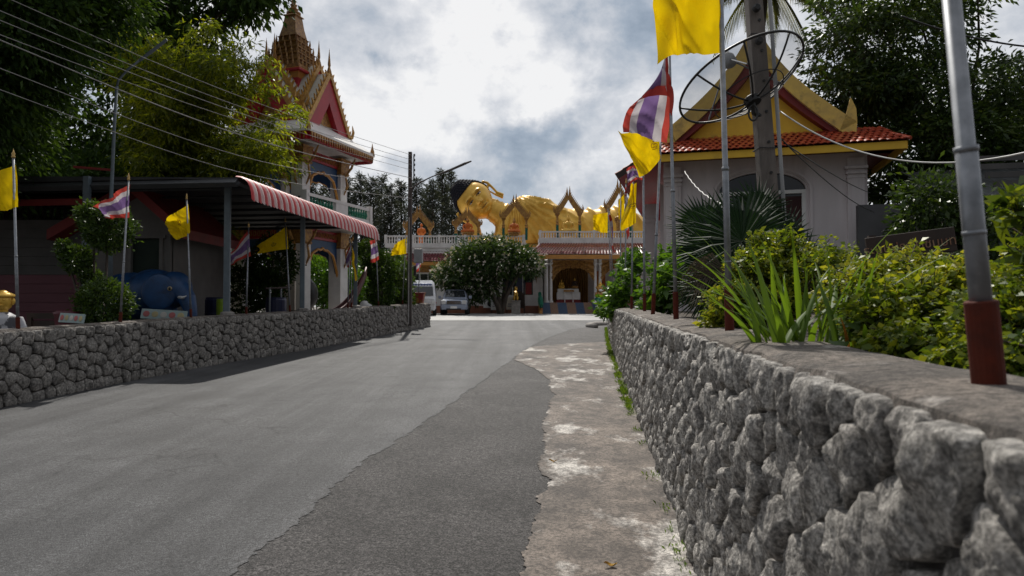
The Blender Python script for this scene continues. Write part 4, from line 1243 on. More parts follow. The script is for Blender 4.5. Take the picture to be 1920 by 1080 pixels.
M_EYEW, M_EYEB = mat('eye_white', (.72, .68, .6), rough=.25), mat('eye_black', (.01, .008, .008), rough=.2)
for q in (-1, 1):
    yb = -.755
    e = MB(); e.ell((0, 0, 0), (.135, .05, .045), 20, 10); e.v = [tuple(place(Vector((v[0] + q * .25, v[1] + yb, v[2] + .035 - .25 * abs(v[0]) ** 1.4 * .4)))) for v in e.v]
    link('eye', e.mesh('eye', M_EYEW, bud.location, True), head)
    e = MB(); e.ell((0, 0, 0), (.052, .034, .046), 14, 8); e.v = [tuple(place(Vector((v[0] + q * .25, v[1] + yb - .035, v[2] + .03)))) for v in e.v]
    link('iris', e.mesh('iris', M_EYEB, bud.location, True), head)
    e = MB(); e.tube([place(Vector((q * (.25 + x), yb - .035 + .55 * x * x, .085 - 2.0 * x * x))) for x in np.linspace(-.15, .15, 9)], .02 * HS, 6)
    link('eyelid_line', e.mesh('eyelid_line', mat('eyelid_brown', (.10, .045, .02), rough=.5), bud.location, True), head)
    e = MB(); e.tube([place(Vector((q * x, -.80 + .42 * (x - .05) ** 2 + .035 * math.cos(x * 9), .245 - 1.1 * (x - .24) ** 2))) for x in np.linspace(.07, .45, 9)], [.012 * HS, .016 * HS, .018 * HS, .018 * HS, .018 * HS, .017 * HS, .015 * HS, .012 * HS, .006 * HS], 6)
    link('brow_line', e.mesh('brow_line', mat('eyelid_brown', (.10, .045, .02)), bud.location, True), head)
    # long ear
    e = MB()
    ear = [Vector((q * .74, .03, .24)), Vector((q * .92, .06, .26)), Vector((q * 1.0, .06, .06)), Vector((q * .97, .02, -.26)), Vector((q * .92, 0, -.56)), Vector((q * 1.0, 0, -.86)), Vector((q * .90, 0, -.94)), Vector((q * .80, 0, -.60)), Vector((q * .76, 0, -.26))]
    e.tube([place(Vector((p.x * 1.06, p.y, p.z))) for p in ear], [r_ * HS for r_ in (.06, .07, .07, .06, .06, .075, .07, .05, .04)], 10)
    e.ell(place(Vector((q * .83, .05, -.02))), (.16 * HS, .10 * HS, .12 * HS), 12, 8)
    fuse(e, 'ear', M_GOLD, .045, 4, head, world=False)
    c = head.children[-1] if head.children else None
for c in [x for x in bpy.data.objects if x.name.startswith('ear') and x.parent is head]:
    co = np.empty(len(c.data.vertices) * 3); c.data.vertices.foreach_get('co', co)
    c.data.vertices.foreach_set('co', (co.reshape(-1, 3) - np.array(bud.location)).ravel())
e = MB(); e.tube([place(Vector((x, -.845 + .9 * x * x, -.512 + .5 * x * x))) for x in np.linspace(-.19, .19, 11)], .015 * HS, 6)
link('mouth_line', e.mesh('mouth_line', mat('eyelid_brown', (.10, .045, .02)), bud.location, True), head)
# statue base behind the balustrade
mb = MB(); mb.box((4.5, YB, 6.35), (18, 5, .5)); mb.build('statue_base', M_OCHRE, bud, world=True)
# ------------------------------------------------------------------ bell tower
TC = Vector((-9.25, 28.6, gz(28.6) + .2)); TR = R(-17.7)
M_TROOF = mat('pale_grey_roof_tile', (.50, .48, .42), (.40, .385, .34), rough=.5, scale=4)
M_CRIM = mat('crimson_paint', (.36, .008, .02), (.28, .007, .016), rough=.45, scale=2)
tower = empty('bell_tower', TC, TR, label='two-storey white bell tower with crimson gables and a gilded tiered spire', cat='tower')
A = 1.38
for sx in (-1, 1):
    for sy in (-1, 1):
        mb = MB(); mb.sq([(.34, 0), (.34, .35), (.31, .42), (.29, .5), (.29, 3.95)], (sx * A, sy * A, 0)); mb.build('lower_column', M_WHITE, tower)
        mb = MB(); mb.sq([(.29, 4.0), (.29, 4.95), (.255, 5.0), (.255, 7.1)], (sx * A, sy * A, 0)); mb.build('upper_column', M_WHITE, tower)
        for z0, nm in ((2.9, 'lower_capital'), (6.1, 'upper_capital')):
            mb = MB(); mb.sq([(.30, z0 + .3), (.335, z0 + .36), (.30, z0 + .42), (.315, z0 + .55), (.33, z0 + .75), (.34, z0 + .92), (.38, z0 + .98)], (sx * A, sy * A, 0)); mb.build(nm, M_GOLDTRIM, tower)
            for d in (0, 1):   # gilded eave brackets leaning outwards
                mb = MB(); ox, oy = (sx * .36, 0) if d == 0 else (0, sy * .36)
                c = Vector((sx * A, sy * A, z0))
                dv = Vector((sx, 0, 0)) if d == 0 else Vector((0, sy, 0))
                mb.tube([c + dv * .26 + Vector((0, 0, -.55)), c + dv * .42 + Vector((0, 0, -.2)), c + dv * .34 + Vector((0, 0, .25)), c + dv * .62 + Vector((0, 0, .6)), c + dv * .8 + Vector((0, 0, .98))], [.02, .06, .04, .055, .03], 6)
                mb.build('eave_bracket', M_GOLDTRIM, tower)
mb = MB(); mb.sq([(2.35, 3.95), (2.35, 4.3), (2.45, 4.32), (2.45, 4.42)]); mb.build('balcony_slab', M_WHITE, tower, bevel=.02)
mb = MB(); mb.sq([(2.0, 0), (2.0, .12)]); mb.build('floor', M_CONC, tower)
def rot4(k): return Matrix.Rotation(k * math.pi / 2, 3, 'Z')
def T4(mb, k): M_ = rot4(k); mb.v = [tuple(M_ @ Vector(v)) for v in mb.v]; return mb
for k in range(4):
    mb = MB(); mb.box((2.36, 0, 4.98), (.12, 4.7, .12)); mb.box((2.36, 0, 4.47), (.12, 4.7, .1)); mb.box((2.36, 2.3, 4.78), (.2, .2, .72)); mb.box((2.36, 0, 4.72), (.1, .9, .42)); T4(mb, k).build('balcony_rail', M_WHITE, tower)
    for y in list(np.arange(-2.1, -.5, .2)) + list(np.arange(.6, 2.2, .2)):
        mb = MB(); mb.lathe([(.05, 4.52), (.03, 4.58), (.07, 4.7), (.03, 4.84), (.05, 4.92)], 8, (2.36, y, 0)); T4(mb, k).build('baluster', M_GREENP, tower)
    for z0, zt in ((0, 3.95), (3.2, 7.1)):
        # spandrel panel with an ogee arch, frieze above
        yy = A - .22; n = 14
        for s in (-1, 1):
            lo = []; hi = []
            for i in range(n + 1):
                t = i / n; y = s * yy * (1 - t)
                z = zt - .78 - 1.25 * (1 - t) ** 3.0 + .06 * math.sin(t * math.pi * 2) - .06 * abs(math.sin(t * 9))
                lo.append((y, z)); hi.append((y, zt - .5))
            mb = MB(); mb.strip(lo, hi, A + .02, A + .10, 'x'); T4(mb, k).build('spandrel', M_BLUEP, tower)
            mb = MB(); mb.tube([(A + .12, y, z) for y, z in lo], .055, 6); T4(mb, k).build('arch_moulding', mat('orange_gilding', (.55, .25, .04), rough=.5), tower)
        mb = MB(); mb.box((A + .06, 0, zt - .28), (.14, 2 * yy, .40)); T4(mb, k).build('frieze', M_CRIM, tower)
        mb = MB()
        for y in np.arange(-yy + .1, yy - .05, .2):
            mb.tube([(A + .14, y + .06 * math.cos(q), zt - .28 + .11 * math.sin(q)) for q in np.linspace(0, 6.28, 7)], .025, 4)
        T4(mb, k).build('frieze_ornament', M_GOLDTRIM, tower)
    # eave band
    mb = MB(); mb.box((2.42, 0, 7.22), (.12, 4.72, .3)); T4(mb, k).build('eave_band', M_CRIM, tower)
    mb = MB()
    for y in np.arange(-2.3, 2.31, .17): mb.prism([(y - .07, 7.36), (y + .07, 7.36), (y, 7.08)], 2.48, 2.53, 'x')
    T4(mb, k).build('eave_ornament', M_GOLDTRIM, tower)
mb = MB(); mb.box((0, 0, 7.25), (4.7, 4.7, .12)); mb.build('eave_ceiling', M_WHITE, tower)
mb = MB(); mb.sq([(2.5, 7.37), (2.5, 7.47), (1.75, 8.05), (1.2, 8.4)]); mb.build('skirt_roof', mat('white_glazed_tile', (.72, .71, .68), (.6, .59, .57), rough=.35, scale=3), tower)
for sx in (-1, 1):
    for sy in (-1, 1):
        mb = MB(); mb.lathe([(.12, 7.42), (.1, 7.6), (.05, 7.75), (.001, 8.0)], 6, (sx * 2.42, sy * 2.42, 0)); mb.build('corner_finial', M_GOLDTRIM, tower)
mb = MB(); mb.sq([(.95, 7.9), (.82, 10.3)]); mb.build('upper_body', M_CRIM, tower)
def gable(k, xf, hw, z0, z1, main):
    n = 10
    curve = lambda u, w, za, zb: (w * (1 - u) ** .92, za + (zb - za) * (u ** 1.08))
    mb = MB()
    lo = [curve(i / n, hw * .86, z0 + .05, z1 - .3) for i in range(n + 1)]
    for s in (-1, 1): mb.strip([(s * y, z) for y, z in lo], [(0, z) for y, z in lo], xf - .35, xf - .22, 'x')
    T4(mb, k).build('tympanum', M_GOLDTRIM, tower)
    for s in (-1, 1):
        cu = [curve(i / n, hw, z0, z1) for i in range(n + 1)]
        mb = MB(); mb.strip([(s * y, z) for y, z in cu], [(s * max(y - .70, 0), z - .20) for y, z in cu], xf - .30, xf + .02, 'x'); T4(mb, k).build('gable_board', M_CRIM, tower)
        mb = MB(); mb.strip([(s * (y + .06), z + .08) for y, z in cu], [(s * (y - .06), z - .06) for y, z in cu], xf - .02, xf + .08, 'x')
        for i in range(n):
            y, z = cu[i]; mb.strip([(s * (y + .03), z + .03), (s * (y + .14), z + .34)], [(s * (y - .06), z + .18), (s * (y + .12), z + .34)], xf, xf + .05, 'x')
        bx_ = MB(); bx_.box((xf - .35, s * (hw - .22), z0 - .12), (.62, .62, .30)); T4(bx_, k).build('gable_return', M_CRIM, tower)
        y, z = cu[0]; mb.tube([(xf + .03, s * y, z), (xf + .03, s * (y + .22), z + .08), (xf + .03, s * (y + .3), z + .3), (xf + .03, s * (y + .24), z + .62)], [.08, .08, .05, .005], 6)
        T4(mb, k).build('bargeboard', mat('bright_gilding', (.50, .29, .06), (.30, .15, .04), rough=.45, metal=.3, scale=7), tower)
        mb = MB(); mb.strip([(s * (y + .10), z + .02) for y, z in cu], [(s * (y - .02), z - .1) for y, z in cu], 0.1, xf - .05, 'x'); T4(mb, k).build('gable_roof', M_TROOF, tower)
    mb = MB(); mb.lathe([(.09, z1 - .1), (.11, z1 + .1), (.05, z1 + .3), (.07, z1 + .4), (.002, z1 + 1.1)], 6, (xf, 0, 0)); T4(mb, k).build('gable_finial', M_GOLDTRIM, tower)
for k in range(4):
    gable(k, 1.75, 1.55, 8.05, 10.35, True)
    gable(k, 1.25, 1.35, 8.7, 10.75, False)
# tiered spire
M_SP = mat('spire_gilding', (.36, .20, .06), (.15, .07, .03), rough=.5, metal=.25, scale=10, bump=.6, bscale=20)
z = 10.3
mb = MB(); mb.sq([(.80, z - .3), (.92, z), (1.0, z + .06), (1.0, z + .16), (.88, z + .2)]); mb.build('spire_cornice', M_OCHRE, tower)
mb = MB(); mb.sq([(1.01, z + .0), (1.06, z + .02), (1.06, z + .1), (1.01, z + .12)]); mb.build('spire_moulding', M_CRIM, tower)
w = .93; zz = z + .2
for t in range(5):
    mb = MB(); mb.sq([(w, zz), (w, zz + .12), (w - .08, zz + .16), (w - .09, zz + .30), (w - .03, zz + .34)]); mb.build('spire_tier', M_SP, tower)
    mb = MB()
    for k in range(4):
        for q in np.linspace(-w * .95, w * .95, max(3, int(w * 9))):
            s_ = MB(); s_.lathe([(.045, zz + .12), (.055, zz + .2), (.001, zz + .42)], 4, (w - .03, q, 0)); T4(s_, k); mb.add(s_.v, s_.f)
    mb.build('spire_cresting', M_SP, tower)['kind'] = 'stuff'
    zz += .30; w -= .105
mb = MB(); mb.sq([(w + .02, zz), (w - .09, zz + .5), (w - .15, zz + .95), (w - .09, zz + .98), (w - .11, zz + 1.02)]); mb.build('spire_bell', M_SP, tower)
zt = zz + 1.02
mb = MB(); mb.lathe([(.2, zt), (.30, zt + .08), (.30, zt + .14), (.16, zt + .2), (.2, zt + .3), (.11, zt + .36), (.15, zt + .48), (.09, zt + .54), (.11, zt + .66), (.06, zt + .72), (.07, zt + .85), (.03, zt + .95), (.012, zt + 1.3), (.001, zt + 1.9)], 14); mb.build('spire_finial', M_SP, tower)
# ground-floor drum and stair of the tower
root = empty('temple_drum', TC + Vector((.2, 0, .1)), TR, label='large dark round drum on a stand inside the bell tower', cat='drum')
mb = MB(); mb.lathe([(.75, -.5), (.85, -.3), (.88, 0), (.85, .3), (.75, .5)], 24); o = mb.build('shell', M_BLACK, root, smooth=True); o.rotation_euler = (R(90), 0, R(20)); o.location = (0, 0, 1.15)
for s in (-1, 1):
    mb = MB(); mb.box((s * .5, 0, .2), (.12, 1.0, .4)); mb.build('stand', M_DARKWOOD, root)

# ------------------------------------------------------------------ awning shelter
M_SHEL = mat('dark_sheet_metal', (.05, .053, .058), (.035, .037, .042), rough=.6, scale=2)
M_POST = mat('blue_grey_post_paint', (.115, .145, .17), (.085, .11, .13), rough=.55, scale=6)
M_AR, M_AW = mat('awning_red', (.45, .018, .02), (.34, .016, .018), rough=.5, scale=3, c3=(.3, .06, .05), s3=2.2), mat('awning_white', (.60, .46, .44), (.48, .30, .29), rough=.5, scale=3, c3=(.34, .10, .09), s3=2.5)
a0 = Vector((-6.02, 14.9, 4.42)); a1 = Vector((-5.0, 24.0, 4.42))
shel = empty('awning_shelter', (-6.4, 15.4, gz(15) + .2), label='long open shelter with a scalloped red and white striped awning edge', cat='shelter')
d = (a1 - a0).normalized(); side = Vector((-d.y, d.x, 0))         # side points away from the road
out = -side
mb = MB()
ns = 58
prof_a = [(-.05, .02), (.10, .0), (.20, -.06), (.27, -.16), (.31, -.30), (.33, -.48)]
for s in range(ns):
    mb.mi = s % 2
    def fn(i, j):
        t = (s + i) / ns; q = j * (len(prof_a) - 1); k = min(int(q), len(prof_a) - 2); f = q - k
        o_, z_ = [prof_a[k][e] * (1 - f) + prof_a[k + 1][e] * f for e in (0, 1)]
        rib = .035 * math.sin(math.pi * i)
        return a0.lerp(a1, t) + out * (o_ + rib * j) + Vector((0, 0, z_ + rib * (1 - j) - (.05 * math.sin(math.pi * i) if j > .99 else 0)))
    mb.grid(4, 6, fn)
mb.build('striped_awning', [M_AR, M_AW], shel, world=True, smooth=True)
mb = MB()
e = side * 7.5
mb.add([a0, a1, a1 + e, a0 + e, a0 + Vector((0, 0, -.05)), a1 + Vector((0, 0, -.05)), a1 + e + Vector((0, 0, .2)), a0 + e + Vector((0, 0, .2))], [(0, 1, 2, 3), (7, 6, 5, 4), (0, 4, 5, 1), (1, 5, 6, 2), (2, 6, 7, 3), (3, 7, 4, 0)])
mb.build('roof_sheet', M_SHEL, shel, world=True)
mb = MB(); mb.tube([a0 + Vector((0, 0, -.12)), a1 + Vector((0, 0, -.12))], .06, 4); mb.build('edge_beam', M_SHEL, shel, world=True)
mb = MB(); mb.tube([a0 + Vector((0, 0, -.12)), a0 + e + Vector((0, 0, -.12))], .09, 4); mb.build('front_beam', M_SHEL, shel, world=True)
for px in (437, 577, 675):
    b0 = lbase(px); top = 4.32
    mb = MB(); mb.box((b0.x - .02, b0.y, (b0.z + top) / 2), (.13 if px < 500 else .12, .13, top - b0.z), rz=R(10)); mb.build('post', M_POST, shel, world=True, bevel=.008)
    mb = MB(); mb.lathe([(.16, -.02), (.15, .05), (.1, .07)], 10, b0); mb.build('post_footing', M_CONC, shel, world=True)
for (x, y) in ((-9.5, 15.2), (-9.0, 20), (-8.3, 24.2)):
    mb = MB(); mb.box((x, y, 2.5), (.12, .12, 4.0)); mb.build('post', M_POST, shel, world=True)
for t in np.linspace(.08, .95, 8):
    p = a0.lerp(a1, t); mb = MB(); mb.tube([p + Vector((0, 0, -.1)), p + e + Vector((0, 0, -.1))], .035, 4); mb.build('rafter', M_SHEL, shel, world=True)
# shade mesh hanging at the back of the shelter: vertical slats
bm_ = MB()
root = empty('slat_screen', a0 + e * .96 + d * .5 + Vector((0, 0, -4.0)), label='dark upright slat screen closing the back of the awning shelter', cat='screen')
for k in range(34):
    p = a0 + e * .96 + d * (.5 + k * .25)
    mb = MB(); mb.box(p + Vector((0, 0, -1.9)), (.12, .03, 3.9), rz=math.atan2(d.y, d.x)); mb.build('slat', M_DARKWOOD, root, world=True)
for zz_ in (-.4, -3.2):
    mb = MB(); mb.tube([a0 + e * .965 + d * .4 + Vector((0, 0, zz_)), a0 + e * .965 + d * 8.9 + Vector((0, 0, zz_))], .05, 4); mb.build('crossbar', M_DARKWOOD, root, world=True)

# ------------------------------------------------------------------ small house behind the left wall
M_PINK = mat('faded_pink_board', (.13, .04, .055), (.10, .03, .042), rough=.7, scale=3, stretch=(.3, 1, 1))
M_GWALL = mat('grey_gable_board', (.16, .152, .145), (.12, .115, .11), rough=.8, scale=2)
YH = 16.6
hs = empty('small_house', (-13, YH, gz(YH) + .2), label='dark low house with pink boarding and a grey gabled front behind the left wall', cat='house')
def hx(px, Y=YH): return (px - 960) / 1280 * Y
def hzz(py, Y=YH): return P(960, py, Y).z
base_z = gz(YH) + .2
g0, g1 = hx(150), hx(318); gm = hx(262)
mb = MB()
door = (hx(244), hx(303), base_z, hzz(447))
holes_wall(mb, g0, g1, base_z, hzz(425), YH, YH + .15, [door])
ap = hzz(362)
mb.prism([(g0, hzz(425)), (g1, hzz(425)), (gm, ap)], YH, YH + .15)
mb.box((g1 - .07, YH + 1.6, (base_z + hzz(425)) / 2), (.14, 3.0, hzz(425) - base_z))
mb.build('gable_wall', M_GWALL, hs, world=True)
mb = MB(); mb.box(((door[0] + door[1]) / 2, YH + .10, (door[2] + door[3]) / 2), (door[1] - door[0], .04, door[3] - door[2])); mb.build('door', mat('dark_green_curtain', (.016, .03, .022), rough=.8), hs, world=True)
mb = MB()
for x in (door[0], door[1]): mb.box((x, YH - .02, (door[2] + door[3]) / 2), (.08, .1, door[3] - door[2]))
mb.box(((door[0] + door[1]) / 2, YH - .02, door[3] + .04), (door[1] - door[0] + .2, .1, .08)); mb.build('door_frame', M_GWALL, hs, world=True)
for s, xe in ((-1, g0 - .5), (1, g1 + .55)):
    ze = hzz(425) - .35 if s < 0 else hzz(425) - .32
    mb = MB(); mb.strip([(gm, ap + .22), (xe, ze + .22)], [(gm, ap - .05), (xe, ze - .02)], YH - .5, YH + 3); mb.build('roof_slope', M_DKRED, hs, world=True)
# pink boarded wall, planks one by one
zb = base_z; zt_ = hzz(412)
x0, x1 = hx(-260), hx(150)
n = 14
for k in range(n):
    z0, z1 = zb + (zt_ - zb) * k / n, zb + (zt_ - zb) * (k + 1) / n
    mb = MB(); mb.box(((x0 + x1) / 2, YH + .05 - .012, (z0 + z1) / 2), (x1 - x0, .03, (z1 - z0) * .985), rx=-.07); mb.build('plank', M_PINK if k < 8 else M_GREYBOARD, hs, world=True)
mb = MB(); mb.box(((x0 + x1) / 2, YH + .15, (zb + zt_) / 2), (x1 - x0, .1, zt_ - zb)); mb.build('wall', M_GREYBOARD, hs, world=True)
mb = MB(); mb.add([(x0 - .5, YH - .9, hzz(392)), (x1 + .6, YH - .9, hzz(383)), (x1 + .6, YH + 4, hzz(383) + 1.2), (x0 - .5, YH + 4, hzz(392) + 1.2), (x0 - .5, YH - .9, hzz(392) - .15), (x1 + .6, YH - .9, hzz(383) - .15), (x1 + .6, YH + 4, hzz(383) + 1.05), (x0 - .5, YH + 4, hzz(392) + 1.05)],
       [(0, 1, 2, 3), (7, 6, 5, 4), (0, 4, 5, 1), (1, 5, 6, 2), (2, 6, 7, 3), (3, 7, 4, 0)]); mb.build('roof', M_DKRED, hs, world=True)

# ------------------------------------------------------------------ blue elephant statue
M_ELE = mat('blue_elephant_paint', (.006, .05, .15), (.004, .03, .09), rough=.5, scale=4, c3=(.004, .02, .06), s3=2)
YE = 15.6
def E(px, py, dy=0): return P(px, py, YE + dy)
ele = empty('elephant_statue', (E(300, 590).x, YE, gz(YE) + .2), label='bright blue elephant statue standing behind the left stone wall', cat='statue')
b = MB(); gzE = gz(YE) + .2
b.ell(E(245, 556, .2), (.74, .58, .56), 20, 14); b.ell(E(290, 545, .1), (.6, .56, .5), 20, 14)
b.ell(E(326, 543), (.40, .42, .42), 20, 14); b.ell(E(333, 534), (.28, .3, .3), 16, 12)
b.tube([E(340, 545, -.1), E(352, 562, -.2), E(358, 585, -.25), E(360, 612, -.28), E(366, 640, -.3)], [.23, .19, .14, .12, .08], 14)
for px, dy in ((222, -.05), (305, -.1), (240, .45), (312, .4)):
    c = E(px, 560, dy); b.tube([c, (c.x, c.y, gzE + .02)], [.25, .2], 14)
b.tube([E(208, 545, .2), E(198, 565, .2), E(196, 600, .2)], [.05, .04, .03], 8)
fuse(b, 'body', M_ELE, .035, 3, ele, world=True)
b = MB(); b.ell((0, 0, 0), (.35, .05, .4), 18, 10); b.v = [tuple(E(298, 548, -.46) + Matrix.Rotation(R(25), 3, 'Z') @ Vector(v)) for v in b.v]; b.build('ear', M_ELE, ele, world=True, smooth=True)
b = MB(); b.ell(E(318, 541, -.41), (.055, .03, .05), 12, 8); b.build('eye', mat('painted_eye', (.42, .34, .2), rough=.4), ele, world=True, smooth=True)
b = MB(); b.ell(E(318, 541, -.445), (.028, .02, .032), 10, 6); b.build('pupil', M_BLACK, ele, world=True, smooth=True)
for dy in (-.3, -.05):
    b = MB(); b.tube([E(335, 557, dy), E(343, 558, dy - .12), E(349, 555, dy - .16)], [.04, .03, .008], 8); b.build('tusk', M_WHITEP, ele, world=True, smooth=True)
# painted sign boards propped on the wall
def propped_sign(x0, x1, yb, yt, Y, label, seed):
    a, b_ = P(x0, yb, Y), P(x1, yb, Y)
    h = P(x0, yt, Y).z - a.z
    root = empty('painted_board', ((a.x + b_.x) / 2, Y, a.z), label=label, cat='board')
    w_ = b_.x - a.x; mb = MB(); mb.box((0, 0, h / 2), (w_, .04, h), rx=-.25, ry=.06); mb.build('board', mat('pale_blue_board', (.30, .38, .38), (.24, .31, .31), rough=.6, scale=4), root, bevel=.005)
    rn = random.Random(seed)
    cols = [(.45, .13, .13), (.45, .38, .2), (.55, .52, .48)]
    for k in range(5):
        mb = MB(); mb.ell((0, 0, 0), (w_ * .075, .006, h * .3), 12, 6); mb.v = [tuple(Matrix.Rotation(.06, 3, 'Y') @ Matrix.Rotation(-.25, 3, 'X') @ (Vector(v) + Vector(((k - 2) * w_ * .19, -.024, 0))) + Vector((0, 0, h / 2))) for v in mb.v]
        mb.build('painted_motif', mat('motif_%d' % (k % 3), cols[k % 3], rough=.6), root)
propped_sign(265, 350, 600, 581, 14.1, 'pale blue painted board tilted on the wall below the elephant', 1)
propped_sign(112, 158, 606, 588, 11.2, 'small pale blue painted board left of the clipped shrub', 2)
# statue at the left edge: golden face, white clothes
root = empty('figure_statue', P(4, 640, 10.6), R(15), label='statue with a golden face and white garment at the left edge of the picture', cat='statue')
root.location.z = gz(10.6) + .2
H0 = P(6, 548, 10.6).z - root.location.z
b = MB(); b.tube([(0, 0, 0), (0, 0, H0 * .4), (0, 0, H0 * .58), (0, 0, H0 * .72), (0, 0, H0 * .78)], [.25, .24, .24, .22, .08], 16)
for q in (-1, 1): b.tube([(q * .2, 0, H0 * .71), (q * .3, -.02, H0 * .55), (q * .22, -.2, H0 * .48)], [.08, .075, .06], 10)
fuse(b, 'garment', mat('white_garment_paint', (.40, .40, .42), (.06, .06, .07), rough=.6, scale=7, stops=(.5, .56)), .03, 3, root)
b = MB(); b.tube([(0, 0, H0 * .74), (0, 0, H0 * .86)], .07, 10); b.ell((0, 0, H0 * .905), (.135, .15, .165), 18, 14); b.ell((0, -.15, H0 * .89), (.03, .04, .04), 8, 6); b.ell((0, -.13, H0 * .855), (.06, .03, .018), 10, 6)
for q in (-1, 1): b.ell((q * .055, -.125, H0 * .915), (.03, .02, .014), 8, 6); b.ell((q * .14, 0, H0 * .9), (.025, .04, .06), 8, 6)
b.lathe([(.17, H0 * .945), (.16, H0 * .97), (.1, H0 * .995), (.02, H0 * 1.01)], 16)
b.build('head', M_GOLD, root, smooth=True)

# ------------------------------------------------------------------ boat, barrels, bench things under the awning
root = empty('wooden_boat', (-6.6, 22, gz(22) + .3), label='dark wooden long boat with a raised maroon prow under the awning', cat='boat')
b = MB()
def hull(i, j):
    t = i; x = -6.5 - 1.0 * 0 + (P(690, 0, 23.5).x + 6.9) * t - .4
    Y = 20.5 + 3.0 * t
    sheer = gz(22) + .85 + .25 * t + 1.35 * max(0, (t - .55) / .45) ** 2
    wid = .55 * math.sin(math.pi * min(1, .25 + .75 * (1 - t) ** .6) * .5 + 0) * (1 - t) ** .35 + .03
    a = (j - .5) * math.pi
    keel = sheer - (.75 * (1 - .55 * t))
    return (x + math.sin(a) * wid * .6, Y - math.sin(a) * wid, keel + (sheer - keel) * (1 - math.cos(a)) if abs(a) < math.pi / 2 - .01 else sheer)
b.grid(30, 16, hull)
o = b.build('hull', mat('maroon_boat_paint', (.10, .018, .02), (.05, .014, .014), rough=.5, scale=3), root, world=True, smooth=True)
sm = o.modifiers.new('thick', 'SOLIDIFY'); sm.thickness = .05
for t in (.15, .35, .55):
    c = hull(t, .5); mb = MB(); mb.box((c[0], c[1], gz(22) + .95), (.9, .16, .05), rz=R(-55)); mb.build('thwart', M_DARKWOOD, root, world=True)
def barrel(px, py, Y, r, h, m_, label):
    c = P(px, py, Y); root = empty('barrel', (c.x, Y, gz(Y) + .2), label=label, cat='barrel')
    h = c.z - root.location.z
    mb = MB(); mb.lathe([(r * .92, 0), (r, .05), (r, h * .33), (r * 1.04, h * .35), (r, h * .37), (r, h * .66), (r * 1.04, h * .68), (r, h * .70), (r, h * .97), (r * .94, h)], 20); mb.build('drum', m_, root, smooth=False)
    mb = MB(); mb.lathe([(r * .95, h), (r * .95, h + .03), (r * .9, h + .035)], 20); mb.build('lid', m_, root)
barrel(408, 560, 17.5, .3, .9, mat('dark_blue_plastic', (.012, .016, .06), rough=.4), 'dark blue plastic barrel behind the grey awning post')
barrel(518, 560, 19.0, .28, .9, mat('dark_blue_plastic', (.012, .016, .06)), 'dark blue plastic barrel under the spread yellow flag')
barrel(417, 563, 16.9, .14, .5, mat('lime_plastic', (.25, .38, .02), rough=.4), 'slim lime green bin beside the dark blue barrel')
# hand rail
root = empty('hand_rail', (P(500, 577, 19).x, 19, gz(19) + .2), label='pale pipe hand rail under the spread yellow flag', cat='rail')
a, b_ = P(498, 541, 18.6), P(545, 539, 19.6)
mb = MB(); mb.tube([a, b_], .03, 8); mb.build('top_bar', M_DARKWOOD, root, world=True)
for px, Y in ((506, 18.7), (527, 19.2)):
    p = P(px, 541, Y); mb = MB(); mb.tube([(p.x, p.y, gz(19) + .1), p], .03, 8); mb.build('upright', M_STEEL, root, world=True)
# cream wall with painted lines behind the shelter, right part
root = empty('shrine_wall', (P(540, 560, 26).x, 25.2, gz(25)), label='cream painted wall panel with thin red curving lines left of the bell tower base', cat='wall')
mb = MB(); a, b_ = P(518, 470, 25.2), P(546, 555, 25.2); mb.box(((a.x + b_.x) / 2, 25.2, (a.z + gz(25)) / 2), (b_.x - a.x + .3, .15, a.z - gz(25))); mb.build('panel', M_CREAM, root, world=True)
mb = MB()
for q in (-1, 1): mb.tube([(P(531 + q * x, y, 25.05)) for x, y in ((8, 500), (9, 512), (6, 522), (2, 528))], .02, 5)
mb.build('painted_line', M_RED, root, world=True)

# ------------------------------------------------------------------ vehicles
M_CAR = mat('blue_silver_car_paint', (.30, .34, .43), (.26, .30, .39), rough=.28, metal=.3, scale=2, coat=.6)
M_CHROME = mat('chrome', (.6, .6, .62), rough=.15, metal=1)
M_RUB = mat('tyre_rubber', (.018, .018, .019), rough=.85)
M_LAMP = mat('lamp_glass', (.65, .66, .66), rough=.08, spec=.8)
def wheel(parent, c, r, w_):
    mb = MB(); mb.lathe([(r * .62, -w_ / 2), (r * .94, -w_ / 2), (r, -w_ * .3), (r, w_ * .3), (r * .94, w_ / 2), (r * .62, w_ / 2)], 22)
    o = mb.build('wheel', M_RUB, parent); o.rotation_euler = (0, R(90), 0); o.location = c
    mb = MB(); mb.lathe([(r * .2, -w_ * .4), (r * .6, -w_ * .45), (r * .6, w_ * .45), (r * .2, w_ * .4)], 14); rr = mb.build('rim', M_CHROME, o); return o
def loft_y(mb, secs):
    """secs: list of (y, [(x,z)...]) closed rings"""
    n = len(secs[0][1]); vs = [(x, y, z) for y, r_ in secs for x, z in r_]
    fs = [(i * n + k, i * n + (k + 1) % n, (i + 1) * n + (k + 1) % n, (i + 1) * n + k) for i in range(len(secs) - 1) for k in range(n)]
    fs += [tuple(range(n)), tuple((len(secs) - 1) * n + k for k in range(n))]
    mb.add(vs, fs)
def rr(hw, z0, z1, c=.08, top=1.0):
    return [(-hw + c, z0), (hw - c, z0), (hw, z0 + c), (hw, z0 + (z1 - z0) * .5), (hw * top, z1 - c), (hw * top - c, z1), (-hw * top + c, z1), (-hw * top, z1 - c), (-hw, z0 + (z1 - z0) * .5), (-hw, z0 + c)]
pk = P(851, 588, 44.2)
car = empty('pickup_truck', (pk.x, 44.2, gz(44.2) + .016), R(2), label='silver-blue pickup truck parked facing the camera beside the blossoming tree', cat='pickup truck')
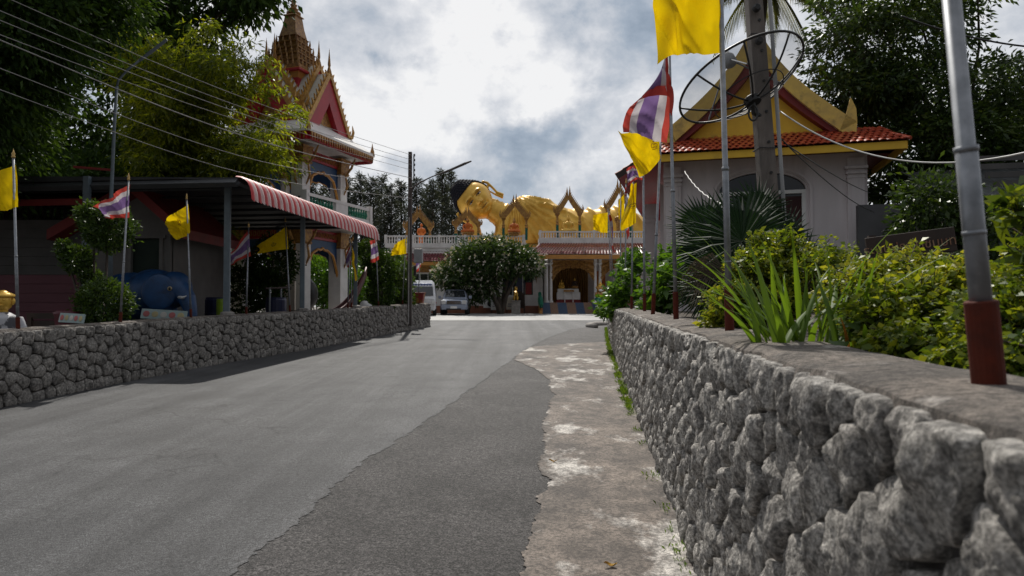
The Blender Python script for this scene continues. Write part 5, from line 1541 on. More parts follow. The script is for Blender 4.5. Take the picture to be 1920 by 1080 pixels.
mb = MB(); loft_y(mb, [(-.05, rr(.78, .42, .85)), (.08, rr(.86, .36, .98)), (.5, rr(.88, .34, 1.05, .1, .95)), (1.25, rr(.9, .34, 1.12, .1, .95)), (1.4, rr(.9, .34, 1.14, .1, .97)), (5.0, rr(.9, .4, 1.12, .08, .97))]); mb.build('body', M_CAR, car, bevel=.02)
mb = MB(); loft_y(mb, [(1.25, rr(.80, 1.08, 1.14, .02, .98)), (1.95, rr(.80, 1.08, 1.68, .08, .82)), (3.0, rr(.80, 1.08, 1.74, .08, .82)), (3.6, rr(.80, 1.08, 1.66, .08, .82)), (3.8, rr(.80, 1.08, 1.2, .04, .95))]); mb.build('cab', M_CAR, car, bevel=.02)
mb = MB(); mb.add([(-.70, 1.30, 1.17), (.70, 1.30, 1.17), (.60, 1.86, 1.62), (-.60, 1.86, 1.62)], [(0, 1, 2, 3)]); o = mb.build('windscreen', M_GLASS, car); o.location = (0, -.035, .03)
for s in (-1, 1):
    mb = MB(); mb.add([(s * .80, 1.7, 1.18), (s * .80, 3.4, 1.18), (s * .69, 3.3, 1.6), (s * .69, 2.05, 1.6)], [(0, 1, 2, 3)]); o = mb.build('side_window', M_GLASS, car); o.location = (s * .02, 0, 0)
    mb = MB(); loft_y(mb, [(-.02, rr(.15, .70, .93, .04)), (.2, rr(.17, .70, .98, .04))]); o = mb.build('headlight', M_LAMP, car); o.location = (s * .66, -.06, 0)
    mb = MB(); mb.box((s * 1.02, 1.55, 1.18), (.2, .12, .2)); mb.build('side_mirror', M_CAR, car, bevel=.03)
    mb = MB(); mb.lathe([(.09, 0), (.09, .03)], 12); o = mb.build('fog_lamp', M_LAMP, car); o.rotation_euler = (R(90), 0, 0); o.location = (s * .6, -.10, .52)
    for y in (.95, 4.1): wheel(car, (s * .80, y, .36), .36, .24)
mb = MB(); mb.box((0, -.05, .82), (.90, .06, .22)); mb.build('grille', M_BLACK, car)
for k in range(3):
    mb = MB(); mb.box((0, -.09, .74 + k * .08), (.92, .04, .028)); mb.build('grille_bar', M_CHROME, car)
mb = MB(); loft_y(mb, [(-.2, rr(.80, .36, .62, .06)), (.1, rr(.90, .34, .66, .06))]); mb.build('bumper', M_CAR, car, bevel=.02)
mb = MB(); mb.box((0, -.215, .50), (.42, .02, .15)); mb.build('number_plate', M_WHITEP, car)
mb = MB(); mb.box((0, -.20, .39), (.95, .03, .1)); mb.build('air_intake', M_BLACK, car)
vp = P(790, 590, 43.0)
van = empty('minibus', (vp.x, 43.0, gz(43)), R(6), label='white minibus parked at the hall, half hidden by the left wall end', cat='minibus')
mb = MB(); loft_y(mb, [(0, rr(.84, .4, 1.1, .1)), (.1, rr(.9, .35, 1.25, .1)), (.5, rr(.92, .32, 2.0, .14, .90)), (.8, rr(.92, .32, 2.28, .14, .86)), (4.8, rr(.92, .32, 2.3, .14, .86)), (4.95, rr(.9, .4, 2.2, .14, .86))]); mb.build('body', mat('white_van_paint', (.62, .63, .66), rough=.25, coat=.5), van, bevel=.02)
mb = MB(); mb.add([(-.74, .1, 1.28), (.74, .1, 1.28), (.70, .42, 1.86), (-.70, .42, 1.86)], [(0, 1, 2, 3)]); o = mb.build('windscreen', M_GLASS, van); o.location = (0, -.03, .02)
mb = MB(); mb.box((0, .5, 1.98), (1.35, .04, .2), rx=.2); mb.build('sun_strip', mat('pale_blue_film', (.35, .42, .62), rough=.3), van)
M_VL = mat('strip_lettering', (.08, .1, .3), rough=.5)
for k in range(7):
    mb = MB(); mb.box((-.54 + k * .18, .465, 1.98), (.10, .02, .09)); mb.build('strip_lettering', M_VL, van)
for s in (-1, 1):
    for y in (.95, 4.0): wheel(van, (s * .82, y, .34), .34, .22)
    mb = MB(); mb.box((s * .74, -.02, .85), (.24, .08, .24)); mb.build('headlight', M_LAMP, van, bevel=.02)
mb = MB(); mb.box((.905, 2.4, 1.55), (.04, 3.0, .5)); mb.build('side_window', M_GLASS, van)
mb = MB(); mb.box((.93, 1.9, .85), (.02, 3.0, .08)); mb.build('side_stripe', M_RED, van)
# planters at the end of the left wall
for (px, py, w_, h_, m_, lab) in ((790, 566, .62, .42, mat('red_crate_paint', (.22, .02, .02), (.30, .16, .03), rough=.6, scale=3, stops=(.5, .55)), 'red and yellow planter tub on the end of the left wall'), (727, 572, .5, .42, M_WHITEP, 'white planter pot below the round clipped bush')):
    u = LEFT.u_of_px(min(px, 797)); bb = wall_base(LEFT, -1, u, .18 if px > 750 else .55, ltop)
    if px < 750: bb.z = gz(bb.y) + .55
    root = empty('planter', bb, label=lab, cat='planter')
    mb = MB(); mb.sq([(w_ * .40, 0), (w_ * .5, h_), (w_ * .53, h_), (w_ * .53, h_ + .04), (w_ * .45, h_ + .04), (w_ * .44, h_ - .05)]); mb.build('tub', m_, root, bevel=.01)
    mb = MB(); mb.sq([(w_ * .43, h_ - .06), (w_ * .43, h_ - .04)]); mb.build('soil', M_SOIL, root)

# clutter in the yard
root = empty('garden_bench', P(105, 600, 12.9).xy.to_3d() + Vector((0, 0, gz(12.9) + .2)), R(8), label='dark wooden bench behind the left end of the left stone wall', cat='bench')
for k in range(4):
    mb = MB(); mb.box((0, -.2 + k * .13, .46), (1.3, .11, .035)); mb.build('seat_slat', M_DARKWOOD, root)
for k in range(3):
    mb = MB(); mb.box((0, .28, .62 + k * .15), (1.3, .035, .11)); mb.build('back_slat', M_DARKWOOD, root)
for q in (-1, 1):
    for y in (-.2, .26):
        mb = MB(); mb.box((q * .58, y, .45 if y > 0 else .22), (.07, .07, .9 if y > 0 else .44)); mb.build('leg', M_DARKWOOD, root)
root = empty('maroon_tub', P(130, 600, 12.3).xy.to_3d() + Vector((0, 0, gz(12.3) + .2)), label='maroon plastic tub beside the dark wooden bench', cat='tub')
mb = MB(); mb.lathe([(.16, 0), (.20, .5), (.23, .95), (.25, .97), (.25, 1.02), (.22, 1.02)], 18); mb.build('shell', mat('maroon_plastic', (.10, .012, .025), rough=.5), root, smooth=True)
mb = MB(); mb.lathe([(.22, 1.0), (.2, 1.04), (.02, 1.06)], 18); mb.build('lid', mat('maroon_plastic', (.10, .012, .025)), root, smooth=True)
c0 = P(689, 573, 24.6); c0.z = gz(24.6) + .2
root = empty('covered_pile', c0, label='pile wrapped in a crumpled white plastic sheet beside the boat prow', cat='pile')
b = MB(); b.ell((0, 0, .45), (.32, .3, .5), 20, 14); b.ell((.16, -.1, .3), (.25, .25, .4), 18, 12); b.ell((-.12, .05, .75), (.2, .2, .3), 16, 10)
def crumple(co, me):
    out = co.copy()
    for i, p in enumerate(co):
        out[i] += np.array([mnoise.noise(Vector(p) * 7), mnoise.noise(Vector(p) * 7 + Vector((9, 0, 0))), 0]) * .05
    return out
fuse(b, 'sheet', M_WHITEP, .03, 2, root, disp=crumple)
b = MB(); b.box((0, 0, .2), (.4, .35, .4)); b.build('crate', M_DARKWOOD, root)
# ------------------------------------------------------------------ yellow-gabled chapel on the right
CH = Vector((7.28, 18.87, 1.4)); CR = R(-15.3)
M_CHW = mat('chapel_plaster', (.64, .59, .60), (.54, .50, .505), rough=.85, scale=1.2, c3=(.36, .33, .32), s3=2.2, stops3=(.52, .8), bump=.15, stretch=(1, 1, .18))
ch = empty('chapel', CH, CR, label='small chapel with a yellow gable, orange-red tiled eave and arched window', cat='building')
mb = MB()
ax, aw, zs, ar = -.32, 1.2, 3.42, .58       # arched opening
holes_wall(mb, -3.0, 2.35, 0, 4.35, 0, .25, [(ax - aw, ax + aw, .7, zs)])
mb.v = mb.v; 
# fill above the springing down to the arch curve
n = 20
W2 = MB()
holes_wall(W2, -3.0, ax - aw, 0, 4.35, 0, .25, []); holes_wall(W2, ax + aw, 2.35, 0, 4.35, 0, .25, [])
W2.box((ax, .125, .35), (2 * aw, .25, .7))
arc = [(ax + aw * math.cos(math.pi * (1 - i / n)), zs + ar * math.sin(math.pi * i / n)) for i in range(n + 1)]
W2.strip(arc, [(x, 4.35) for x, z in arc], 0, .25)
W2.box((-2.88, 3.4, 2.2), (.24, 6.3, 4.3)); W2.box((2.23, 3.4, 2.2), (.24, 6.3, 4.3)); W2.box((-.3, 6.6, 2.2), (5.3, .24, 4.3))
W2.build('wall', M_CHW, ch)
for x in (-2.72, 2.05):
    mb = MB(); mb.box((x, -.05, 2.1), (.42, .12, 4.2)); mb.build('pilaster', M_CHW, ch, bevel=.01)
    mb = MB(); mb.box((x, -.075, 2.0), (.26, .10, 3.3)); mb.build('pilaster_panel', M_CHW, ch, bevel=.01)
    mb = MB(); mb.box((x, -.08, 3.78), (.50, .2, .07)); mb.box((x, -.09, 3.92), (.56, .24, .08)); mb.box((x, -.06, 3.66), (.46, .16, .05)); mb.build('pilaster_capital', M_CHW, ch, bevel=.008)
for k, (e_, t_, yy) in enumerate(((.10, .07, -.05), (.0, .06, .06))):
    mb = MB(); o_ = e_
    outer = [(ax - aw - o_ , .7)] + [(ax + (aw + o_) * math.cos(math.pi * (1 - i / n)), zs + (ar + o_) * math.sin(math.pi * i / n)) for i in range(n + 1)] + [(ax + aw + o_, .7)]
    inner = [(ax - aw - o_ + t_, .7)] + [(ax + (aw + o_ - t_) * math.cos(math.pi * (1 - i / n)), zs + (ar + o_ - t_) * math.sin(math.pi * i / n)) for i in range(n + 1)] + [(ax + aw + o_ - t_, .7)]
    mb.strip(outer, inner, yy, yy + .1); mb.build('arch_moulding', M_CHW, ch)
fr = MB(); fr.box((ax, .12, zs - .05), (2 * aw - .12, .1, .1))
f = fr.build('transom', M_WHITEP, ch)
for x in (ax - aw + .11, ax - .08, ax + .30, ax + aw - .11):
    mb = MB(); mb.box((x, .12, 2.03), (.10, .09, 2.66)); mb.build('window_stile', M_WHITEP, ch)
mb = MB(); mb.strip([(x, max(z, zs)) for x, z in arc], [(x, zs) for x, z in arc], .17, .19); mb.build('fanlight_pane', M_GLASS, ch)
mb = MB(); mb.box((ax, .18, 2.03), (2 * aw, .02, 2.7)); mb.build('pane', M_GLASS, ch)
mb = MB(); mb.box((ax + .75, .165, 2.0), (.7, .01, 2.5)); mb.build('curtain', mat('maroon_curtain', (.05, .014, .014), rough=.8), ch)
# eave: fascia, ceiling, tiles one by one
EX0, EX1, EY = -3.55, 3.05, -.95
mb = MB(); mb.box(((EX0 + EX1) / 2, EY, 4.28), (EX1 - EX0, .06, .2)); mb.build('fascia', M_YELLOW, ch, bevel=.006)
mb = MB(); mb.box((EX1 + .0, 2.2, 4.28), (.06, 6.3, .2)); mb.build('fascia', M_YELLOW, ch)
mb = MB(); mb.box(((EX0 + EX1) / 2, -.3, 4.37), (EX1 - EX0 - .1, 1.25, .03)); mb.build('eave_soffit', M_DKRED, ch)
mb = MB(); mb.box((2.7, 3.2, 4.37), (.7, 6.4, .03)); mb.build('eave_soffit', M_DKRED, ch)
rise, run, rows = .66, 1.4, 6
tw = .172; ncol = int((EX1 - EX0 + .12) / tw)
tm = MB(); L_ = math.hypot(rise, run) / rows * 1.35
def tile_pt(i, j):
    x = (i - .5) * tw * 1.04
    return (x, 0, 0)
def tfn(i, j):
    x = (i - .5) * tw * 1.06
    edge = -.045 * (1 - (2 * i - 1) ** 2) if j == 0 else 0
    return (x, j * L_ + edge, .035 * math.sin(math.pi * i) + .03 * (1 - j))
tm.grid(6, 2, tfn)
tm.grid(6, 1, lambda i, j: ((i - .5) * tw * 1.06, -.045 * (1 - (2 * i - 1) ** 2), .035 * math.sin(math.pi * i) + .03 - .02 * j))
tile_me = tm.mesh('roof_tile', M_ORTILE, smooth=True)
sl = math.atan2(rise, run)
rnd = random.Random(8)
cnt = 0
for r_ in range(rows):
    for c in range(ncol):
        x = EX0 - .05 + (c + .5 + (.5 if r_ % 2 else 0)) * tw
        yb = EY - .06 + r_ * run / rows; zb_ = 4.40 + r_ * rise / rows
        if x > EX1 + .1 - (r_ * .12) * .6 or x < EX0 - .05 + r_ * .10: continue
        if cnt >= 300: break
        o = link('roof_tile', tile_me, ch, (x, yb, zb_ + rnd.uniform(-.006, .006)))
        o.rotation_euler = (sl + rnd.uniform(-.03, .03), rnd.uniform(-.03, .03), rnd.uniform(-.03, .03)); cnt += 1
mb = MB(); mb.add([(EX0, EY, 4.38), (EX1, EY, 4.38), (EX1 - .6, EY + run, 4.38 + rise), (EX0 + .8, EY + run, 4.38 + rise)], [(0, 1, 2, 3)]); mb.build('roof_deck', M_DKRED, ch)
mb = MB(); tile_sheet(mb, (EX1 + .05, EY, 4.40), (EX1 + .05, 5.5, 4.40), (EX1 - .9, EY + run, 5.06), (EX1 - .9, 5.5, 5.06), .17, 5, .035); o = mb.build('side_roof_tiles', M_ORTILE, ch); o['kind'] = 'stuff'
mb = MB(); mb.tube([(EX1 + .08, EY - .04, 4.44), (EX1 - .55, EY + run, 5.08)], .05, 8); mb.build('hip_ridge', M_ORTILE, ch)
# gable wall and bargeboards
gx, gw, gz0, gap, gy = -.48, 2.28, 5.0, 7.7, .42
m_ = 16
def gcurve(u, w, z0, z1): return w * (1 - u) ** 1.0 - .32 * math.sin(math.pi * u) * (w / 2.3), z0 + (z1 - z0) * u
cu = [gcurve(i / m_, gw, gz0, gap) for i in range(m_ + 1)]
mb = MB()
for s in (-1, 1): mb.strip([(gx + s * x, z) for x, z in cu], [(gx, z) for x, z in cu], gy, gy + .2)
mb.build('gable_wall', M_YELLOW, ch)
for s in (-1, 1):
    cb = [gcurve(i / m_, gw + .28, gz0 + .12, gap + .35) for i in range(m_ + 1)]
    wid = [.46 - .16 * (i / m_) for i in range(m_ + 1)]
    lo = [(gx + s * max(0, x - w_ * .72), z - w_ * .42) for (x, z), w_ in zip(cb, wid)]
    hi = [(gx + s * (x + .04), z + .06) for x, z in cb]
    mb = MB(); mb.strip(hi, lo, gy - .42, gy - .34)
    # upswept tail end
    x, z = cb[0]
    mb.strip([(gx + s * (x + .04), z + .06), (gx + s * (x + .02), z + .42), (gx + s * (x - .10), z + .72)], [(gx + s * (x - .40), z - .17), (gx + s * (x - .22), z + .32), (gx + s * (x - .12), z + .72)], gy - .42, gy - .34)
    mb.strip([(gx + s * (x + .04), z + .06), (gx + s * (x + .0), z - .45)], [(gx + s * (x - .34), z - .2), (gx + s * (x - .04), z - .45)], gy - .42, gy - .34)
    mb.build('bargeboard', M_TAN, ch)
    lo2 = [(gx + s * max(0, x - .46), z - .25) for x, z in cb]
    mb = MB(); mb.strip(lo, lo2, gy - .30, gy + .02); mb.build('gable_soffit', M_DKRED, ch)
    mb = MB(); mb.strip([(gx + s * (x + .02), z + .02) for x, z in cb], [(gx + s * (x - .05), z - .08) for x, z in cb], gy - .33, 6.4); mb.build('main_roof', M_ORTILE, ch)
mb = MB(); mb.tube([(gx, gy - .38, gap + .25), (gx - .02, gy - .5, gap + .6), (gx + .03, gy - .45, gap + .95), (gx - .05, gy - .7, gap + 1.25)], [.10, .09, .06, .01], 8); mb.build('gable_finial', M_TAN, ch)
# left side wing: low roof with red underside, back column
mb = MB(); mb.add([(-2.9, .1, 4.95), (-4.35, .3, 4.05), (-4.35, 10.5, 4.05), (-2.9, 10.5, 4.95)], [(0, 1, 2, 3)]); mb.build('wing_soffit', M_RED, ch)
mb = MB(); tile_sheet(mb, (-4.42, 10.5, 4.12), (-4.42, .2, 4.12), (-2.8, 10.5, 5.1), (-2.8, .2, 5.1), .17, 7, .035); o = mb.build('wing_roof_tiles', M_ORTILE, ch); o['kind'] = 'stuff'
mb = MB(); mb.box((-3.62, .2, 4.52), (1.75, .08, .16), ry=-.555); mb.build('wing_verge', M_DARKWOOD, ch)
mb = MB(); mb.box((-3.6, 10.5, 3.9), (1.6, .08, 1.2)); mb.build('wing_end_board', M_RED, ch)
for y in (5.2, 10.2):
    mb = MB(); mb.sq([(.24, 0), (.24, .3), (.18, .36), (.18, 3.2), (.22, 3.26), (.19, 3.36), (.25, 3.46), (.25, 3.9)], (-3.75, y, 0)); mb.build('column', M_CHW, ch)
mb = MB(); mb.box((-3.1, 3.0, 2.1), (.3, .6, 4.2)); mb.build('side_pilaster', M_CHW, ch)

# dark annexe behind the sign
an = empty('annexe_building', (11.5, 15.8, 1.4), R(-12), label='dark grey annexe wall with corrugated roofing behind the wooden sign', cat='building')
mb = MB(); mb.box((.6, 1.2, 1.4), (7.0, .2, 2.8)); mb.build('wall', mat('dark_grey_wall', (.085, .085, .088), (.06, .06, .063), rough=.85, scale=1.5), an)
mb = MB()
mb.grid(160, 1, lambda i, j: (-1.2 + 7 * i, -.2 + 3.5 * j, 2.75 + 1.25 * j + .03 * math.sin(i * 300)))
mb.build('corrugated_roof', mat('dark_corrugated_sheet', (.07, .075, .075), (.045, .05, .05), rough=.6, scale=2), an)
for k in range(4):
    mb = MB(); mb.box((2.6, .3 + k * .4, 3.1 + k * .28), (5.5, .05, .14)); mb.build('roof_batten', M_GREYBOARD, an)
mb = MB(); mb.box((2.8, 1.08, 1.1), (.9, .05, 2.0)); mb.build('door', M_DARKWOOD, an)

# ------------------------------------------------------------------ concrete utility post with dish
PY = 7.6
pb, pt_ = P(1459, 616, PY), P(1402, -140, PY)
pb = Vector((pb.x, pb.y, 1.35))
post = empty('utility_post', pb, label='square concrete utility post in front of the chapel, carrying cables', cat='utility post')
mb = MB()
Dv = pt_ - pb
def psec(t, w_): c = Dv * t; return [(c.x - w_, c.y - w_ * .9, c.z), (c.x + w_, c.y - w_ * .9, c.z), (c.x + w_, c.y + w_ * .9, c.z), (c.x - w_, c.y + w_ * .9, c.z)]
vs = []; fs = []
N_ = 12
for i in range(N_ + 1): vs += psec(i / N_, .098 - .02 * i / N_)
for i in range(N_):
    for k in range(4): fs.append((i * 4 + k, i * 4 + (k + 1) % 4, i * 4 + 4 + (k + 1) % 4, i * 4 + 4 + k))
fs += [(3, 2, 1, 0), tuple(N_ * 4 + k for k in range(4))]
mb.add(vs, fs)
M_POLE = mat('old_concrete_post', (.19, .165, .148), (.10, .088, .08), rough=.9, scale=8, bump=.5, bscale=30, stretch=(1, 1, .25), c3=(.28, .25, .23), s3=5, stops3=(.6, .75))
mb.build('shaft', M_POLE, post, bevel=.012)
for k in range(11):
    t = .08 + k * .075; c = Dv * t
    mb = MB(); mb.lathe([(.016, 0), (.016, .012)], 8); o = mb.build('bolt_hole', M_BLACK, post); o.rotation_euler = (R(90), 0, 0); o.location = (c.x + .02, c.y - (.098 - .02 * t) * .9 - .001, c.z)
c0 = Dv * .12 + Vector((.12, -.09, 0)); c1 = Dv * .82 + Vector((.15, -.09, 0))
mb = MB(); mb.tube([c0 - Dv * .1, c0.lerp(c1, .5), c1, c1 + Vector((-.02, 0, .1)), c1 + Vector((-.12, 0, .17)), c1 + Vector((-.24, 0, .1))], .021, 10); mb.build('conduit', M_GREY, post, smooth=True)
for t in (.17, .44, .72):
    c = Dv * t; mb = MB()
    w_ = .105 - .02 * t
    mb.tube([(c.x - w_, c.y - w_, c.z), (c.x + w_, c.y - w_, c.z), (c.x + w_, c.y + w_, c.z), (c.x - w_, c.y + w_, c.z), (c.x - w_, c.y - w_, c.z)], .006, 5); mb.build('wire_band', M_BLACK, post)
# top rack with insulators
for k, (t, l) in enumerate(((.84, .2), (.78, .12), (.70, .12))):
    c = Dv * t + Vector((-.02, -.09, 0)); mb = MB()
    mb.lathe([(.03, 0), (.045, .02), (.03, .04), (.045, .06), (.03, .08)], 10); o = mb.build('insulator', M_BLACK, post); o.location = c; o.rotation_euler = (R(90), 0, 0)
for k in range(4):
    c = Dv * .83 + Vector((.02, -.12, .0)); mb = MB(); mb.tube([c, c + Vector((.10 + .03 * k, -.04, .05 + .03 * k)), c + Vector((.2 + .02 * k, -.02, .10 + .02 * k))], .008, 6); mb.build('cut_cable', M_BLACK, post)
dish_hub = P(1411, 190, PY - .12)
dish = empty('satellite_dish', dish_hub, label='large black mesh satellite dish with radial ribs fixed beside the concrete post', cat='satellite dish')
bore = Vector((-.32, .335, .886)).normalized()
u_ = bore.cross(Vector((0, 0, 1))).normalized(); v_ = u_.cross(bore)
RD, DD = .72, .30
def dpt(r, a): return (u_ * math.cos(a) + v_ * math.sin(a)) * r * RD + bore * DD * r * r
mb = MB(); mb.grid(64, 12, lambda i, j: dpt(max(j, .03), i * 2 * math.pi), closed_u=True); mb.build('mesh_reflector', netting('dish_netting', (.05, .05, .052), .36), dish, smooth=True)
mb = MB(); mb.tube([dpt(1, a) for a in np.linspace(0, 2 * math.pi, 61)], .014, 6, cap=False); mb.build('rim', M_BLACK, dish, smooth=True)
for k in range(8):
    mb = MB(); mb.tube([dpt(r, k * math.pi / 4 + .2) for r in np.linspace(.05, 1, 9)], .011, 6); mb.build('rib', M_BLACK, dish, smooth=True)
mb = MB(); mb.tube([dpt(.55, a) for a in np.linspace(0, 2 * math.pi, 49)], .006, 5, cap=False); mb.build('inner_ring', M_BLACK, dish)
fp = bore * .62
for k in range(3):
    mb = MB(); mb.tube([dpt(.72, k * 2.094 + .5), fp], .009, 6); mb.build('feed_strut', M_STEEL, dish)
mb = MB(); mb.lathe([(.05, -.10), (.075, -.08), (.075, .02), (.05, .05), (.04, .12)], 14); o = mb.build('feed_horn', M_GREY, dish, smooth=True); o.location = fp; o.rotation_euler = bore.to_track_quat('Z', 'Y').to_euler()
mb = MB(); mb.lathe([(.09, -.03), (.09, .04), (.06, .06)], 12); o = mb.build('hub', M_BLACK, dish); o.rotation_euler = bore.to_track_quat('Z', 'Y').to_euler()
mb = MB(); mb.tube([(0, 0, 0), (.02, .02, -.12), (.16, .10, -.16)], .03, 8); mb.build('mount_arm', M_BLACK, dish)
mb = MB(); mb.tube([Vector((-.02, -.05, -.05 - .03)) + Vector((.05 * math.cos(a), -.02, -.07 + .085 * math.sin(a))) for a in np.linspace(0, 12.5, 34)], .010, 6); mb.build('coiled_cable', M_BLACK, dish)

# ------------------------------------------------------------------ far utility pole with street light and left lamp post
UP = P(768, 590, 27.4); UP.z = gz(27.4) + .2
up = empty('utility_pole', UP, label='slim dark utility pole at the end of the left wall with a street light arm', cat='utility pole')
ut = P(768, 285, 27.4).z - UP.z
M_UP = mat('dark_concrete_pole', (.10, .082, .075), (.06, .05, .046), rough=.85, scale=5, stretch=(1, 1, .2))
mb = MB(); mb.sq([(.09, 0), (.07, ut)]); mb.build('shaft', M_UP, up, bevel=.015)
mb = MB(); mb.tube([(-.03, -.10, .05), (-.02, -.09, ut * .62)], .018, 8); mb.build('conduit', M_WIREL, up)
def upl(px, py, dy=0): return P(px, py, 27.4 + dy) - UP
mb = MB(); mb.tube([upl(776, 290), upl(776, 335)], .025, 6); mb.build('insulator_rack', M_BLACK, up)
for py in (291, 300, 309, 319, 328):
    mb = MB(); mb.lathe([(.02, -.05), (.04, -.025), (.028, 0), (.04, .025), (.02, .05)], 10, upl(777, py, -.06)); mb.build('insulator', M_BLACK, up)
mb = MB(); mb.tube([upl(772, 362), upl(774, 352), upl(784, 344), upl(806, 333), upl(826, 325)], [.03, .03, .028, .026, .024], 8); mb.build('lamp_arm', M_UP, up, smooth=True)
mb = MB(); mb.tube([upl(822, 327), upl(846, 318), upl(872, 306.5), upl(884, 302)], [.03, .05, .055, .03], 8); mb.build('lamp_head', mat('dark_lamp_casing', (.07, .06, .058), rough=.5), up, smooth=False)
mb = MB(); mb.box(upl(786, 480, -.12) + Vector((-.03, 0, 0)), (.34, .3, .56)); mb.build('meter_box', mat('grey_meter_box', (.34, .35, .36), rough=.5), up, bevel=.02)
mb = MB(); mb.box(upl(778, 508, -.12), (.10, .12, .4)); mb.build('switch_box', M_BLACK, up, bevel=.01)
LP = P(207, 600, 14.2); LP.z = gz(14.2) + .2
lp = empty('street_lamp', LP, label='thin grey street lamp with a slanted tube arm in front of the dark trees', cat='street lamp')
def lpl(px, py): return P(px, py, 14.2) - LP
mb = MB(); mb.tube([lpl(207, 604), lpl(208, 380), lpl(214, 240), lpl(219, 162)], [.045, .038, .032, .03], 10); mb.build('post', M_POST, lp, smooth=True)
mb = MB(); mb.tube([lpl(219, 162), lpl(222, 150), lpl(240, 130), lpl(268, 108)], [.024, .024, .022, .02], 8); mb.build('lamp_arm', M_POST, lp, smooth=True)
mb = MB(); mb.tube([lpl(262, 113), lpl(290, 92), lpl(313, 74)], [.03, .036, .03], 6); mb.build('lamp_head', M_POST, lp)
mb = MB(); mb.tube([lpl(138, 313), lpl(210, 319)], .028, 6); mb.build('side_bracket', M_DKRED, lp)

# ------------------------------------------------------------------ cables
def sag_pts(a, b, s, n=24): return [a.lerp(b, t) + Vector((0, 0, -s * 4 * t * (1 - t))) for t in np.linspace(0, 1, n)]
names = ['topmost power cable running left from the utility pole', 'second power cable from the top, left of the utility pole', 'third power cable from the top, left of the utility pole',
         'fourth power cable from the top, left of the utility pole', 'fifth and brighter power cable left of the utility pole', 'sixth power cable just above the lowest one', 'lowest power cable crossing the dark trees']
mids = [(768, 291, 480, 192), (768, 300, 480, 210), (768, 309, 480, 222), (768, 319, 480, 236), (768, 334, 480, 262), (768, 352, 480, 300), (768, 372, 480, 330)]
lefts = [(0, -10), (0, 20), (0, 38), (0, 65), (0, 75), (0, 128), (0, 168)]
Mw = mat('weathered_cable', (.34, .33, .32), (.24, .23, .22), rough=.45)
for k, ((x0, y0, x1, y1), (x2, y2)) in enumerate(zip(mids, lefts)):
    A_ = P(x0 + 4, y0, 27.3); B_ = P(x1, y1 , 17.2); C_ = P(x2, y2, 11.0)
    # smooth curve through the three points, continued to the next pole out of the picture
    E_ = C_ + (C_ - B_) * .55 + Vector((0, 0, .25))
    pts = []
    cp = [A_, B_, C_, E_]
    for i in range(3):
        p0, p1, p2, p3 = cp[max(i - 1, 0)], cp[i], cp[i + 1], cp[min(i + 2, 3)]
        for t in np.linspace(0, 1, 12, endpoint=(i == 2)):
            pts.append(0.5 * ((2 * p1) + (p2 - p0) * t + (2 * p0 - 5 * p1 + 4 * p2 - p3) * t * t + (3 * p1 - p0 - 3 * p2 + p3) * t ** 3))
    mb = MB(); mb.tube(pts, .0075 if k != 4 else .012, 5)
    tag(mb.build('power_cable', Mw, origin=A_, smooth=True), names[k], 'cable', 'power cables on the left')
def cable(a, b, s, r, m_, label, twist=0):
    pts = sag_pts(a, b, s, 40 if twist else 24)
    if twist: pts = [p + Vector((0, .012 * math.sin(i * 2.1), .012 * math.cos(i * 2.1))) for i, p in enumerate(pts)]
    mb = MB(); mb.tube(pts, r, 6); tag(mb.build('cable', m_, origin=a, smooth=True), label, 'cable', 'cables around the concrete post')
cable(P(1462, 208, PY), P(1990, 268, 5.0), .33, .008, M_WIREL, 'pale cable sagging from the concrete post across the chapel eave to the right')
cable(P(1284, 322, 17.4), P(1438, 391, PY), .28, .012, M_WIREL, 'twisted white cable drooping from the chapel wall to the concrete post', 1)
cable(P(1466, 262, PY), P(1640, 398, 16.5), .12, .008, M_BLACK, 'thin black cable slanting down from the post to the chapel corner, upper one')
cable(P(1476, 272, PY), P(1632, 362, 16.5), .05, .008, M_BLACK, 'thin black cable running down beside the arched window, lower one')
cable(P(1690, 30, 9.0), P(2000, 92, 9.0), .1, .012, M_BLACK, 'dark cable in the upper right corner by the tree')

# ------------------------------------------------------------------ wooden sign
SY = 8.4
sp0, sp1 = P(1632, 500, SY), P(1783, 470, SY)
sg = empty('wooden_sign', ((sp0.x + sp1.x) / 2, SY, 1.38), R(-10), label='dark wooden sign board with carved Thai lettering behind the shrubs', cat='sign')
wS = (sp1.x - sp0.x) * 1.02; zc = P(1705, 478, SY).z - 1.38
tilt = R(-7)
for k in range(2):
    mb = MB(); mb.box((0, 0, zc + (.5 - k) * .30 - .02), (wS, .05, .295), ry=tilt); mb.build('plank', M_DARKWOOD, sg, bevel=.008)
for x in (-wS * .42, wS * .42):
    mb = MB(); mb.box((x, .06, zc * .5), (.08, .08, zc + .5)); mb.build('post', M_DARKWOOD, sg)
M_LET = mat('faded_orange_lettering', (.30, .19, .12), (.17, .07, .035), rough=.7, scale=12)
for body, sz, dx, dz in (('ระบบประปาชนบท', .155, -.02, .11), ('ก่อสร้าง    แบบ ศรีนคร', .12, .05, -.15)):
    me = text_mesh(body, sz, .004)
    me.materials.clear(); me.materials.append(M_LET)
    o = link('lettering', me, sg, (dx + dz * math.sin(tilt) * 0, -.035, zc + dz - dx * math.tan(tilt)))
    o.rotation_euler = (R(90), -tilt * -1, 0)
